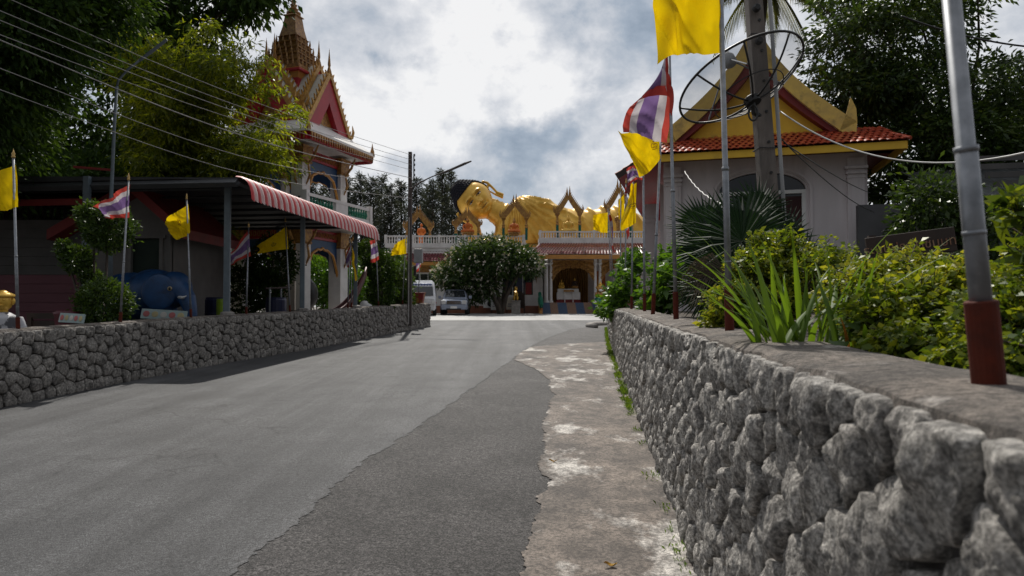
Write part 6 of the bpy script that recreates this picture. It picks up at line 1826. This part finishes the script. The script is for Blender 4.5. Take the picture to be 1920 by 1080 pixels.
# ------------------------------------------------------------------ vegetation
F_DARK = foliage('dark_broadleaf', [(.010, .024, .007), (.022, .046, .011), (.040, .078, .015), (.065, .11, .018)], .28, rough=.65, spec=.12)
F_BAMB = foliage('yellow_green_bamboo', [(.026, .046, .007), (.08, .115, .009), (.17, .20, .012), (.27, .28, .02)], .6, tint=1.3)
F_MID = foliage('mid_green_leaf', [(.02, .045, .01), (.045, .085, .016), (.08, .13, .022)], .35)
F_RTREE = foliage('right_tree_leaf', [(.012, .026, .008), (.028, .056, .013), (.055, .095, .018), (.11, .15, .025)], .32)
F_CAS = foliage('casuarina_needle', [(.026, .034, .031), (.046, .057, .05), (.075, .085, .072)], .2, rough=.8, spec=.1)
F_FRANG = foliage('frangipani_leaf', [(.016, .036, .010), (.032, .065, .014), (.065, .105, .02)], .28)
F_VAR = foliage('variegated_leaf', [(.035, .07, .012), (.10, .15, .016), (.22, .25, .02), (.34, .31, .06)], .42, rough=.42, spec=.38)
F_BRIGHT = foliage('bright_green_leaf', [(.03, .075, .012), (.065, .15, .015), (.12, .22, .02)], .42, rough=.35)
F_PALM = foliage('fan_palm_leaf', [(.007, .02, .008), (.012, .032, .012), (.02, .045, .015)], .3, rough=.6, spec=.2)
F_DEAD = foliage('dead_palm_leaf', [(.10, .082, .072), (.16, .135, .12), (.22, .19, .17)], .25, rough=.8)
F_COCO = foliage('coconut_leaf', [(.03, .045, .012), (.075, .085, .018), (.15, .13, .04)], .4)
F_CRIN = foliage('strap_leaf', [(.04, .085, .012), (.085, .15, .018), (.17, .23, .025)], .5, rough=.5, spec=.2)
F_FLOWER = foliage('white_blossom', [(.40, .37, .33), (.55, .52, .47), (.68, .65, .6)], .25, tint=.7)

def in_ellipsoid(rng, n, c, r, inner=.35):
    d = rng.normal(size=(n, 3)); d /= np.linalg.norm(d, axis=1)[:, None]
    rad = (inner + (1 - inner) * rng.random(n)) ** .6
    return np.array(c) + d * rad[:, None] * np.array(r), d

def crown_leaves(rng, blobs, per, cr, L, W, droop=.3, flat=1.0, bend=.1):
    """blobs: (centre, radii, number of clumps). Returns leaf quads and clump centres"""
    P0 = []; D0 = []; C = []
    for c, r, n in blobs:
        cc, dd = in_ellipsoid(rng, n, c, r)
        C.append(cc)
        base = np.repeat(cc, per, axis=0); dr = np.repeat(dd, per, axis=0)
        off = rng.normal(size=base.shape) * cr * np.array([1, 1, flat])
        P0.append(base + off)
        D0.append(off / cr * .6 + dr * .5 + rng.normal(size=base.shape) * .45 + np.array([0, 0, -droop]))
    P0 = np.concatenate(P0); D0 = np.concatenate(D0)
    n = len(P0)
    s = .65 + .7 * rng.random(n)
    return leaf_arrays(P0, D0, L * s, W * s, rng, bend), np.concatenate(C)

def limb_tree(mb, base, top, r0, r1, targets, rng, bend=.25, tr=.35):
    base, top = Vector(base), Vector(top)
    pts = [base.lerp(top, t) + Vector((math.sin(t * 4 + base.x) * bend * .5 * t, math.cos(t * 3) * bend * .4 * t, 0)) for t in np.linspace(0, 1, 8)]
    mb.tube(pts, [r0 + (r1 - r0) * t for t in np.linspace(0, 1, 8)], 9)
    for t in targets:
        t = Vector(t); k = rng.integers(3, 8); s = pts[k]
        m_ = s.lerp(t, .5) + Vector((rng.normal() * .25, rng.normal() * .25, .18 * (t - s).length))
        rr_ = (r0 + (r1 - r0) * k / 7) * tr
        mb.tube([s, s.lerp(m_, .5) + Vector((0, 0, .04)), m_, m_.lerp(t, .6), t], [rr_, rr_ * .8, rr_ * .6, rr_ * .4, rr_ * .2], 6)

def tree(name, label, base, top, r0, blobs, per, cr, L, W, m_, seed, cat='tree', group=None, droop=.3, limbs=16, bark=None, flat=1.0, bend=.1):
    rng = np.random.default_rng(seed)
    root = empty(name, base, label=label, cat=cat, group=group)
    v, C = crown_leaves(rng, blobs, per, cr, L, W, droop, flat, bend)
    mb = MB()
    tg = [c for c, r, n in blobs] + [C[i] for i in rng.choice(len(C), min(limbs, len(C)), replace=False)]
    limb_tree(mb, base, top, r0, r0 * .45, tg, rng)
    mb.build('trunk', bark or M_BARK, root, world=True, smooth=True)
    leaf_object('crown', v, m_, root)
    return root

# -- dark trees at the upper left
tree('broadleaf_tree', 'large dark broadleaf tree filling the upper left corner', (-12.6, 13.5, gz(13) + .2), (-11.6, 13.6, 6.2), .32,
     [((-11.4, 13.5, 7.6), (2.9, 2.6, 2.3), 300), ((-10.6, 13.0, 6.4), (1.9, 1.5, 1.5), 110), ((-9.0, 13.4, 8.4), (1.2, 1.2, .8), 45), ((-9.2, 12.6, 7.2), (1.1, 1.3, 1.0), 55), ((-12.6, 14.5, 5.5), (2.4, 1.8, 1.7), 160), ((-9.6, 14.0, 8.6), (1.9, 1.9, 1.3), 110), ((-12.5, 11.5, 8.5), (3, 2.5, 2.2), 160), ((-10.2, 12.2, 5.6), (.7, .9, .9), 30)],
     100, .27, .14, .065, F_DARK, 11, limbs=30)
tree('broadleaf_tree', 'tall open tree with bare limbs at the top left above the bamboo', (-15.5, 27, gz(27)), (-14.2, 26.5, 10.4), .34,
     [((-12.6, 26.6, 14.0), (2.4, 1.8, 1.3), 60), ((-10.2, 26.2, 13.6), (1.0, 1.2, .6), 18), ((-15.6, 26.6, 13.4), (2.6, 1.8, 2.4), 160), ((-9.6, 26.2, 14.4), (.8, .9, .5), 16), ((-14.0, 26.0, 11.2), (2.2, 1.6, 1.6), 110)],
     46, .34, .30, .15, F_DARK, 12, limbs=16)
for k, (x, y, h, lab) in enumerate(((-22, 20, 9, 'dense dark tree behind the pink-boarded house'), (-18.5, 27, 10.5, 'dense dark tree behind the grey gable and the street lamp'), (-28, 28, 12, 'dense dark tree at the far left behind the house roof'), (-15.8, 23.2, 7.0, 'low dark tree behind the slat screen of the shelter'))):
    tree('broadleaf_tree', lab, (x, y, gz(y)), (x + .4, y, h * .5), .3, [((x, y, h * .62), (3.8, 2.6, h * .36), 330), ((x + 1.5, y - .5, h * .35), (3.2, 2, h * .3), 200)], 48, .42, .28, .13, F_DARK, 20 + k, group='dark trees behind the house', limbs=14)

# -- bamboo clump
rng = np.random.default_rng(33)
bb = Vector((-12.4, 24.6, gz(25) + .2))
root = empty('bamboo_clump', bb, label='feathery yellow-green bamboo clump leaning over the awning shelter before the bell tower', cat='bamboo')
P0 = []; D0 = []
for k in range(46):
    a = rng.uniform(0, 6.28); rr_ = rng.uniform(.1, .8)
    s = bb + Vector((math.cos(a) * rr_, math.sin(a) * rr_ * .7, 0))
    H = rng.uniform(7.0, 12.6)
    lean = Vector((rng.uniform(-2.2, 4.6), rng.uniform(-3.0, .6), 0))
    if k % 4 == 0: lean.x = rng.uniform(2.4, 4.6)
    pts = [s + Vector((lean.x * t ** 2.1, lean.y * t ** 2.1, H * t - (H * .20) * t ** 4.5)) for t in np.linspace(0, 1, 12)]
    mb = MB(); mb.tube(pts, [.055 * (1 - .8 * t) for t in np.linspace(0, 1, 12)], 6); mb.build('culm', mat('bamboo_culm', (.10, .12, .03), (.06, .07, .02), rough=.5, scale=6), root, world=True, smooth=True)
    for t in np.linspace(.26, 1.0, 52):
        q = t * 11; i = min(int(q), 10); p = pts[i].lerp(pts[i + 1], q - i)
        for b in range(3):
            L_ = rng.uniform(.5, 1.35) * (1.15 - .45 * t)
            dv = np.array([rng.normal(), rng.normal(), rng.uniform(-.25, .5)]); dv /= np.linalg.norm(dv)
            m2 = 14
            tt = rng.random(m2)[:, None] ** .6
            bp = np.array(p) + dv * L_ * tt + np.array([0, 0, -1.]) * (tt ** 2) * L_ * .45
            P0.append(bp + rng.normal(size=(m2, 3)) * .09)
            D0.append(np.tile(dv, (m2, 1)) * .6 + rng.normal(size=(m2, 3)) * .5 + np.array([0, 0, -.55]))
P0 = np.concatenate(P0); D0 = np.concatenate(D0)
Lb = .15 + .12 * rng.random(len(P0))
leaf_object('foliage', leaf_arrays(P0, D0, Lb, Lb * .24, rng, .1), F_BAMB, root)

# -- casuarina row behind the hall
def casuarina_mesh(seed, H):
    rng = np.random.default_rng(seed)
    P0 = []; D0 = []; L_ = []
    tr = MB(); tr.tube([(0, 0, 0), (.1 * rng.normal(), .1, H * .5), (.15 * rng.normal(), 0, H)], [.22, .14, .03], 6)
    for z in np.linspace(H * .16, H, 105):
        t = z / H
        n = 3 if t < .9 else 2
        for b in range(n):
            if rng.random() < .16: continue
            a = rng.uniform(0, 6.28); R_ = (1.75 * (1 - t) ** .7 + .35) * rng.uniform(.45, 1.1)
            d = np.array([math.cos(a), math.sin(a), rng.uniform(.25, .7)])
            e = np.array([0, 0, z]) + d * R_
            tr.tube([(0, 0, z), tuple(np.array([0, 0, z]) + d * R_ * .6), tuple(e)], [.03, .02, .008], 3, cap=False)
            m2 = 15
            tt = .2 + .8 * rng.random(m2)[:, None]
            P0.append(np.array([0, 0, z]) + d * R_ * tt + rng.normal(size=(m2, 3)) * .10)
            D0.append(d * .45 + rng.normal(size=(m2, 3)) * .55 + np.array([0, 0, .05])); L_.append(rng.uniform(.35, .75, m2))
    P0 = np.concatenate(P0); D0 = np.concatenate(D0); L_ = np.concatenate(L_)
    return tr, leaf_arrays(P0, D0, L_, L_ * .13, rng, .18)
protos = []
spots = [(583, 342, 66), (607, 350, 72), (628, 340, 64), (652, 336, 68), (676, 330, 70), (697, 338, 66), (716, 332, 72), (733, 350, 68), (752, 342, 74), (781, 338, 70), (800, 352, 78), (812, 342, 68), (829, 322, 72), (846, 326, 76), (868, 372, 80), (558, 345, 70), (535, 335, 76), (505, 330, 74)]
ORD = ['first', 'second', 'third', 'fourth', 'fifth', 'sixth', 'seventh', 'eighth', 'ninth', 'tenth', 'eleventh', 'twelfth', 'thirteenth', 'fourteenth', 'fifteenth', 'sixteenth', 'seventeenth', 'eighteenth']
order = sorted(range(len(spots)), key=lambda i: spots[i][0])
CASL = {i: 'wispy casuarina tree behind the temple, %s of the row from the left' % ORD[n] for n, i in enumerate(order)}
for k, (px, py, Y) in enumerate(spots):
    top = P(px, py, Y); H = top.z - gz(Y)
    root = empty('casuarina_tree', (top.x, Y, gz(Y)), rz=k * 1.3, label=CASL[k], cat='tree', group='casuarina row behind the temple')
    if k < 4:
        tr, v = casuarina_mesh(50 + k, 14.5)
        me_t = tr.mesh('trunk', M_BARK, smooth=True); o = link('trunk', me_t, root)
        c = leaf_object('crown', v, F_CAS, root, world=False); protos.append((me_t, c.data))
    else:
        link('trunk', protos[k % 4][0], root); link('crown', protos[k % 4][1], root)
    root.scale = (1, 1, H / 14.5)

# -- blossoming frangipani before the hall
fb = P(938, 588, 47.6); fb.z = gz(47.6)
rng = np.random.default_rng(71)
root = empty('frangipani_tree', fb, label='broad frangipani tree full of white blossom in front of the temple hall', cat='tree')
cF = [((-.9, 0, 3.9), (2.7, 2.2, 1.15), 300), ((1.1, 0, 3.7), (1.6, 1.8, .9), 120), ((2.0, 0, 3.4), (.9, 1.0, .5), 30), ((-2.6, 0, 2.7), (1.9, 1.8, 1.0), 150), ((-3.9, 0, 2.9), (.8, 1.0, .5), 25), ((-2.0, .2, 1.7), (1.1, 1.2, .7), 50), ((-1.3, -.2, 2.0), (1.1, 1.2, .9), 60), ((-.6, 0, 4.7), (1.3, 1.3, .65), 60)]
cF = [(tuple(Vector(c) + fb), r, n) for c, r, n in cF]
v, C = crown_leaves(rng, cF, 20, .22, .30, .10, .05)
mb = MB()
for tx, ty, tz in ((1.6, 0, 3.2), (.9, .3, 3.6), (-.6, 0, 3.4), (-1.8, .2, 2.8), (-1.2, -.4, 2.4)):
    t = fb + Vector((tx, ty, tz)); m_ = fb + Vector((tx * .25, ty, tz * .38))
    mb.tube([fb + Vector((0, 0, -.05)), fb.lerp(m_, .5) + Vector((.05, 0, 0)), m_, m_.lerp(t, .5) + Vector((0, 0, .15)), t], [.20, .17, .14, .10, .05], 8)
mb.build('trunk', M_BARK, root, world=True, smooth=True)
leaf_object('crown', v, F_FRANG, root)
pf = []
for c, r, n in cF:
    cc, dd = in_ellipsoid(rng, 75, c, (r[0] * 1.12, r[1] * 1.12, r[2] * 1.12), .85)
    pf.append(cc[(dd[:, 2] > -.4) | (dd[:, 1] < 0)])
pf = np.repeat(np.concatenate(pf), 4, axis=0); pf = pf + rng.normal(size=pf.shape) * .05
o = leaf_object('blossom', leaf_arrays(pf, rng.normal(size=pf.shape) + np.array([0, -.3, .6]), .16 + .05 * rng.random(len(pf)), .12, rng), F_FLOWER, root); o['kind'] = 'stuff'

# -- clipped shrubs and bushes on the left
def ball_shrub(name, label, base, balls, L, W, per_m2, m_, seed, cat='shrub', group=None, stem=.035):
    rng = np.random.default_rng(seed)
    base = Vector(base)
    root = empty(name, base, label=label, cat=cat, group=group)
    vs = []; mb = MB()
    for c, r in balls:
        c = Vector(c); n = int(per_m2 * r * r)
        d = rng.normal(size=(n, 3)); d /= np.linalg.norm(d, axis=1)[:, None]
        lump = np.array([mnoise.noise(Vector(x) * 2.2 + c) for x in d])
        rad = r * (.45 + .55 * rng.random(n) ** .45) * (1 + .30 * lump) + (rng.random(n) > .93) * rng.random(n) * r * .35
        vs.append(leaf_arrays(np.array(c) + d * rad[:, None], d * .7 + rng.normal(size=(n, 3)) * .6 + np.array([0, 0, .1]), L * (.6 + .8 * rng.random(n)), W * (.6 + .8 * rng.random(n)), rng))
        m_p = base.lerp(c, .5) + Vector((rng.normal() * .05, rng.normal() * .05, 0))
        mb.tube([base, m_p, c], [stem, stem * .7, stem * .4], 6)
        for q in range(7):
            e = c + Vector(d[q] * r * .8); mb.tube([c, c.lerp(e, .5) + Vector((0, 0, .03)), e], [stem * .4, stem * .3, stem * .12], 5)
    mb.build('stem', M_BARK, root, world=True, smooth=True)
    leaf_object('foliage', np.concatenate(vs), m_, root)
    return root
def PB(px, py, Y): return tuple(P(px, py, Y))
ball_shrub('clipped_shrub', 'clipped leafy shrub with two stacked balls beside the striped flag on the left', (P(192, 600, 12.6).x, 12.6, gz(12.6) + .2),
           [(PB(203, 428, 12.6), .42), (PB(176, 408, 12.6), .28), (PB(146, 487, 12.6), .26), (PB(120, 465, 12.6), .15), (PB(196, 568, 12.5), .45), (PB(170, 520, 12.7), .18)], .07, .042, 20000, F_MID, 81)
ball_shrub('round_bush', 'dark leafy bush behind the flags under the awning', (P(515, 570, 21).x, 21, gz(21) + .2), [(PB(512, 492, 21), .75), (PB(497, 540, 21), .6)], .12, .06, 5000, F_DARK, 82)
ball_shrub('round_bush', 'round clipped dark bush of two balls right of the boat prow', (P(718, 575, 25.5).x, 25.5, gz(25.5) + .2), [(PB(712, 500, 25.5), .60), (PB(715, 548, 25.4), .55), (PB(690, 470, 25.9), .4)], .11, .06, 6000, F_DARK, 83)
ball_shrub('round_bush', 'light green bush just left of the utility pole', (P(748, 580, 28.5).x, 28.5, gz(28.5) + .2), [(PB(750, 515, 28.5), .5), (PB(745, 550, 28.4), .6), (PB(758, 565, 28.3), .4)], .14, .07, 4200, F_MID, 84)
ball_shrub('round_bush', 'sunlit green bush seen through the tower ground floor', (P(595, 560, 36).x, 36, gz(36)), [(PB(592, 520, 36), 1.3), (PB(620, 535, 37), 1.2), (PB(565, 500, 38), 1.6), (PB(655, 530, 36), 1.0)], .2, .1, 1800, F_BRIGHT, 85)
ball_shrub('round_bush', 'green foliage mass behind the round dark bush', (P(690, 560, 40).x, 40, gz(40)), [(PB(690, 530, 40), 1.6), (PB(640, 545, 41), 1.5), (PB(735, 520, 40), 1.3)], .22, .11, 1500, F_MID, 86)
ball_shrub('round_bush', 'dark foliage behind the barrels under the awning', (-11, 22, gz(22) + .2), [((-10.6, 22, 2.2), 1.3), ((-9.3, 23, 2.0), 1.1)], .16, .08, 2600, F_DARK, 87)

# -- right-hand tree and background foliage
tree('leafy_tree', 'large leafy tree right of the chapel gable, behind the nearest flagpole', (14.6, 21.5, 1.35), (13.8, 21.3, 6.4), .28,
     [((11.6, 20.6, 9.6), (2.6, 2.0, 1.1), 150), ((13.6, 20.4, 7.9), (3.6, 2.0, 1.0), 190), ((10.4, 20.6, 8.0), (1.8, 1.5, .9), 80), ((12.9, 20.2, 6.4), (3.0, 1.8, .9), 160), ((15.6, 20.2, 6.0), (1.8, 1.6, 1.1), 80), ((12.2, 20.6, 11.2), (3.0, 2.0, 1.0), 120), ((16.6, 20.4, 9.2), (1.6, 1.6, .6), 30), ((12.6, 20.4, 5.0), (2.0, 1.2, 1.0), 110), ((15.2, 20.2, 4.2), (2.2, 1.3, 1.0), 90)],
     58, .23, .19, .07, F_RTREE, 91, droop=.35, limbs=40, flat=.5)
tree('leafy_tree', 'dark leafy tree in the shade between the chapel and the annexe', (9.4, 15.2, 1.35), (9.6, 15.2, 3.2), .10,
     [((9.3, 15.0, 3.6), (.8, .6, .9), 70), ((10.6, 14.6, 3.1), (1.1, .8, .8), 60), ((11.6, 14.0, 2.4), (.9, .8, .9), 50)], 40, .18, .15, .07, F_RTREE, 92, limbs=12)

# -- coconut palm behind the chapel
rng = np.random.default_rng(95)
cb = Vector((8.9, 26.0, 1.2)); ct = P(1436, -40, 25.0)
root = empty('coconut_palm', cb, label='coconut palm whose fronds hang into the picture above the satellite dish', cat='palm')
mb = MB(); mb.tube([cb, cb.lerp(ct, .5) + Vector((-.2, 0, 0)), ct], [.2, .16, .13], 10); mb.build('trunk', M_BARK, root, world=True, smooth=True)
def frond(p0, direc, L_, droop, lw, ll, n, rng, m_, root, name='frond', hang=.6):
    direc = Vector(direc).normalized()
    pts = [Vector(p0) + direc * L_ * t + Vector((0, 0, -droop * L_ * t * t)) for t in np.linspace(0, 1, 12)]
    mb = MB(); mb.tube(pts, [.03 * (1 - .8 * t) for t in np.linspace(0, 1, 12)], 5)
    side = direc.cross(Vector((0, 0, 1))).normalized()
    for i in range(n):
        t = .12 + .88 * i / n; q = t * 11; k = min(int(q), 10); p = pts[k].lerp(pts[k + 1], q - k)
        tan = (pts[k + 1] - pts[k]).normalized()
        for s in (-1, 1):
            l = ll * math.sin(math.pi * (.15 + .8 * t)) * rng.uniform(.85, 1.1)
            d = (side * s * .8 + tan * .6 + Vector((0, 0, -hang))).normalized()
            e = p + d * l + Vector((0, 0, -.25 * l)); m_p = p + d * l * .5
            w_ = tan * lw
            mb.add([p - w_ * .5, m_p - w_ * .6, e, m_p + w_ * .6, p + w_ * .5], [(0, 1, 2), (0, 2, 3), (0, 3, 4)])
    return mb.build(name, m_, root, world=True)
for k in range(15):
    a = k / 15 * 6.28 + .3
    el = rng.uniform(-.15, .75)
    frond(ct, (math.cos(a), math.sin(a) * .9, el), rng.uniform(2.4, 3.2), rng.uniform(.5, 1.0), .06, .8, 36, rng, F_COCO, root, hang=1.0)

# -- fan palm
rng = np.random.default_rng(97)
fp = Vector((2.75, 6.9, 1.35))
root = empty('fan_palm', fp, label='dark green fan palm beside the concrete post, with grey dead fronds below', cat='palm')
def fan(c, nrm, up, R_, spread, n, m_, name, fold=.25, droop=.0):
    c = Vector(c); nrm = Vector(nrm).normalized(); up = Vector(up); up = (up - nrm * up.dot(nrm)).normalized(); sd = nrm.cross(up)
    mb = MB()
    mb.tube([fp + Vector((0, 0, .25)), fp.lerp(c, .55) + Vector((0, 0, .12)), c], [.02, .015, .012], 5)
    for i in range(n):
        a = spread * (2 * (i + .5) / n - 1)
        d = up * math.cos(a) + sd * math.sin(a)
        l = R_ * (.80 + .2 * math.cos(a * .8)) * rng.uniform(.92, 1.06)
        w_ = d.cross(nrm) * (R_ * spread / n * (.62 if droop == 0 else .3))
        z = Vector((0, 0, -1))
        jit = nrm * rng.normal() * .03 * R_ / .6
        p1 = c + d * l * .55 + nrm * .02 + jit * .4; p2 = c + d * l + z * (droop + max(0, rng.normal() * .06)) * l + jit
        rid = nrm * (R_ * .03)
        mb.add([c, p1 - w_, p1 + rid, p2, p1 + w_], [(0, 1, 2), (0, 2, 4), (1, 3, 2), (2, 3, 4)])
    return mb.build(name, m_, root, world=True)
for (px, py, Y, R_, nx_, ux) in ((1392, 452, 6.6, .62, -.1, -.25), (1340, 470, 7.0, .55, -.5, -.8), (1462, 455, 7.1, .55, .3, .5), (1420, 400, 7.2, .45, 0, .1), (1365, 520, 6.7, .5, -.4, -1.0), (1325, 430, 7.5, .5, -.3, -.5), (1500, 490, 7.0, .5, .5, .9), (1330, 545, 7.1, .45, -.5, -1.3)):
    fan(P(px, py, Y), (nx_, -1, .35), (ux, 0, 1), R_, 1.95, 38, F_PALM, 'frond')
for (px, py, Y, ux, uz) in ((1360, 505, 6.4, -1.0, .25), (1390, 530, 6.2, -1.1, -.15), (1340, 512, 6.6, -1, .1), (1490, 490, 6.5, .9, .1), (1420, 555, 6.1, -.7, -.8)):
    fan(P(px, py, Y), (-.2, -1, .5), (ux, 0, uz), .40, .9, 24, F_DEAD, 'dead_frond', droop=.55)
# dark feather palm behind the shrubs
rng = np.random.default_rng(98)
fp2 = Vector((3.9, 7.6, 1.35))
root = empty('feather_palm', fp2, label='low dark feather palm arching behind the strap-leaved plant', cat='palm')
for k in range(9):
    a = k / 9 * 6.28
    frond(fp2 + Vector((0, 0, .15)), (math.cos(a), math.sin(a) * .8, .9), rng.uniform(.9, 1.25), .62, .014, .3, 34, rng, F_PALM, root, hang=.3)

# -- shrubs on the right wall
def twig_shrub(name, label, base, blobs, n_twig, per, L, W, m_, seed, group=None):
    """many thin twigs fanning out of the base, each carrying pairs of small leaves"""
    rng = np.random.default_rng(seed); base = Vector(base)
    root = empty(name, base, label=label, cat='shrub', group=group)
    mb = MB(); P0 = []; D0 = []
    for c, r, w_ in blobs:
        for k in range(int(n_twig * w_)):
            e, d = in_ellipsoid(rng, 1, c, np.array(r) * (1.25 if k % 11 == 0 else 1.0), .3); e = Vector(e[0]); d = Vector(d[0])
            s = base.lerp(Vector(c), .55) + Vector((rng.normal() * .05, rng.normal() * .05, rng.normal() * .03))
            m_p = s.lerp(e, .5) + Vector((0, 0, .04))
            if k % 3 == 0: mb.tube([s, m_p, e], [.005, .004, .002], 4)
            axis = (e - m_p).normalized()
            for j in range(per):
                t = rng.random() ** .7
                p = m_p.lerp(e, t * 1.1) + Vector((rng.normal() * .012, rng.normal() * .012, rng.normal() * .012))
                P0.append(p); D0.append(axis * .5 + Vector((rng.normal() * .7, rng.normal() * .7, rng.normal() * .35 - .05)))
        mb.tube([base, base.lerp(Vector(c), .6), Vector(c)], [.012, .009, .005], 5)
    mb.build('twigs', M_BARK, root, world=True, smooth=True)
    P0 = np.array(P0); D0 = np.array(D0); s = .45 + 1.0 * rng.random(len(P0)) ** 1.3
    leaf_object('foliage', leaf_arrays(P0, D0, L * s, W * s * (.8 + .4 * rng.random(len(P0))), rng, .12), m_, root)
    return root
def W(px, py, Y): return tuple(P(px, py, Y))
twig_shrub('variegated_shrub', 'yellow-green small-leaved shrub below the fan palm, behind the second flagpole', (1.75, 4.6, 1.34),
           [(W(1440, 500, 4.7), (.24, .22, .17), 1.2), (W(1380, 560, 4.5), (.20, .2, .16), 1.0), (W(1345, 600, 4.6), (.12, .15, .09), .5), (W(1500, 480, 4.8), (.22, .2, .14), .8), (W(1460, 560, 4.5), (.22, .2, .18), .9), (W(1450, 450, 4.8), (.18, .16, .09), .6), (W(1560, 500, 4.4), (.2, .2, .16), .8), (W(1400, 500, 4.6), (.16, .16, .12), .6)],
           160, 17, .038, .021, F_VAR, 101)
twig_shrub('variegated_shrub', 'wide yellow-green small-leaved shrub in front of the wooden sign', (1.75, 2.9, 1.33),
           [(W(1740, 560, 2.9), (.26, .25, .13), 1.3), (W(1660, 590, 2.8), (.17, .2, .15), .9), (W(1790, 620, 2.7), (.2, .2, .14), 1.0), (W(1640, 520, 3.3), (.18, .2, .10), .6), (W(1700, 650, 2.5), (.14, .15, .10), .7), (W(1720, 505, 3.3), (.26, .2, .10), .8), (W(1600, 560, 3.4), (.18, .2, .16), .8), (W(1830, 520, 2.9), (.2, .2, .10), .6)],
           190, 18, .033, .018, F_VAR, 102)
twig_shrub('variegated_shrub', 'yellow-green shrub at the right edge behind the nearest red sleeve', (1.75, 2.2, 1.33),
           [(W(1880, 600, 2.3), (.17, .2, .15), 1.2), (W(1900, 680, 2.1), (.15, .15, .10), .9), (W(1800, 690, 2.2), (.12, .12, .06), .5), (W(1960, 560, 2.4), (.2, .2, .18), .9)],
           180, 18, .032, .018, F_VAR, 103)
twig_shrub('overhanging_branch', 'pale green leafy branch hanging in at the right edge of the picture', (1.95, 2.3, 1.33),
           [(W(1900, 375, 2.2), (.08, .08, .03), .4), (W(1925, 470, 2.2), (.08, .08, .04), .35), (W(1980, 420, 2.3), (.12, .1, .1), .5)], 45, 7, .075, .026, F_VAR, 104)
for k, (bx, by, lab, bl) in enumerate(((2.75, 11.5, 'bright green leafy shrub behind the far flagpoles on the right wall', [((2.7, 11.7, 2.05), (.45, .6, .45), 1.0), ((2.95, 12.5, 2.4), (.4, .6, .35), .8), ((2.55, 12.2, 1.7), (.35, .6, .3), .8)]),
                                      (3.0, 16.2, 'bright green leafy shrub spilling over the far end of the right wall', [((2.7, 16.3, 2.1), (.45, .7, .5), 1.0), ((2.55, 17.2, 1.7), (.35, .8, .4), .9), ((3.0, 17, 2.7), (.4, .7, .35), .8), ((2.45, 18.0, 1.5), (.3, .6, .3), .6)]),
                                      (3.3, 9.4, 'dark green shrub in the shade below the chapel eave', [((3.2, 9.6, 1.9), (.5, .6, .45), 1.0), ((2.8, 8.8, 1.65), (.4, .5, .3), .8), ((3.7, 9.8, 2.1), (.5, .5, .5), .9)]))):
    twig_shrub('leafy_shrub', lab, (bx, by, 1.38), bl, 120, 12, .13, .065, F_BRIGHT if k < 2 else F_MID, 110 + k)

# -- strap-leaved plant: each big leaf an object
rng = np.random.default_rng(120)
def strap(p0, az, lean, L_, w_, m_, root, curl=.5, name='leaf'):
    d = Vector((math.cos(az), math.sin(az), 0)); sd = Vector((-d.y, d.x, 0))
    mb = MB()
    def fn(i, j):
        t = j
        c = Vector(p0) + d * (lean * L_ * (t + curl * t ** 2.5)) + Vector((0, 0, L_ * (t * (1 - .25 * lean) - curl * .45 * lean * t ** 3)))
        wd = w_ * (.55 + .45 * math.sin(math.pi * min(1, t * 1.1 + .12))) * (1 - t ** 5) + .001
        return c + sd * (i - .5) * wd + d * (-.25 * wd * (1 - abs(2 * i - 1))) 
    mb.grid(4, 14, fn)
    o = link(name, mb.mesh(name, m_, root.location, True), root)
    return o
root = empty('strap_leaf_plant', P(1500, 690, 3.1), label='clump of long upright strap leaves between the two yellow-green shrubs', cat='plant')
root.location.z = 1.34
M_TIP = foliage('orange_dry_leaf', [(.16, .07, .02), (.26, .11, .03)], .3)
for k in range(84):
    px = rng.uniform(1425, 1625); Y = rng.uniform(2.8, 3.6)
    b0 = P(px, 680, Y); b0.z = 1.34
    az = math.pi + rng.normal() * .75 if px < 1525 else rng.normal() * .8
    if k % 5 == 0: az = rng.uniform(0, 6.28)
    strap(b0, az, rng.uniform(.15, .8), rng.uniform(.34, .74) if k % 17 else .3, rng.uniform(.024, .036) if k % 17 else .014, F_CRIN if k % 17 else M_TIP, root, rng.uniform(.3, .8))
for px, L_, ln in ((1568, .62, .06), (1520, .50, .04), (1610, .44, .3), (1545, .45, .1)):
    b0 = P(px, 660, 3.2); b0.z = 1.34
    strap(b0, 3.0 if px < 1600 else .1, ln, L_, .036, F_CRIN, root, .2)
# broad dark leaves at its foot
rng = np.random.default_rng(121)
root = empty('heart_leaf_plant', P(1570, 690, 2.9), label='low plant with broad heart-shaped leaves at the foot of the strap leaves', cat='plant'); root.location.z = 1.34
for k in range(12):
    p = P(rng.uniform(1535, 1620), rng.uniform(600, 700), rng.uniform(2.7, 3.0))
    d = Vector((rng.normal() * .6, -1, rng.uniform(-1.2, -.2))).normalized(); sd = d.cross(Vector((0, 0, 1))).normalized(); s = rng.uniform(.05, .075)
    mb = MB()
    ol = [(0, 0), (.35, .12), (.55, -.12), (.5, .35), (.3, .75), (0, 1.15)]
    ctr = p
    pts = [p + sd * x * s + d * y * s for x, y in ol] + [p - sd * x * s + d * y * s for x, y in ol[1:-1][::-1]]
    mb.add(pts, [tuple(range(len(pts)))])
    link('leaf', mb.mesh('leaf', F_MID, root.location), root)
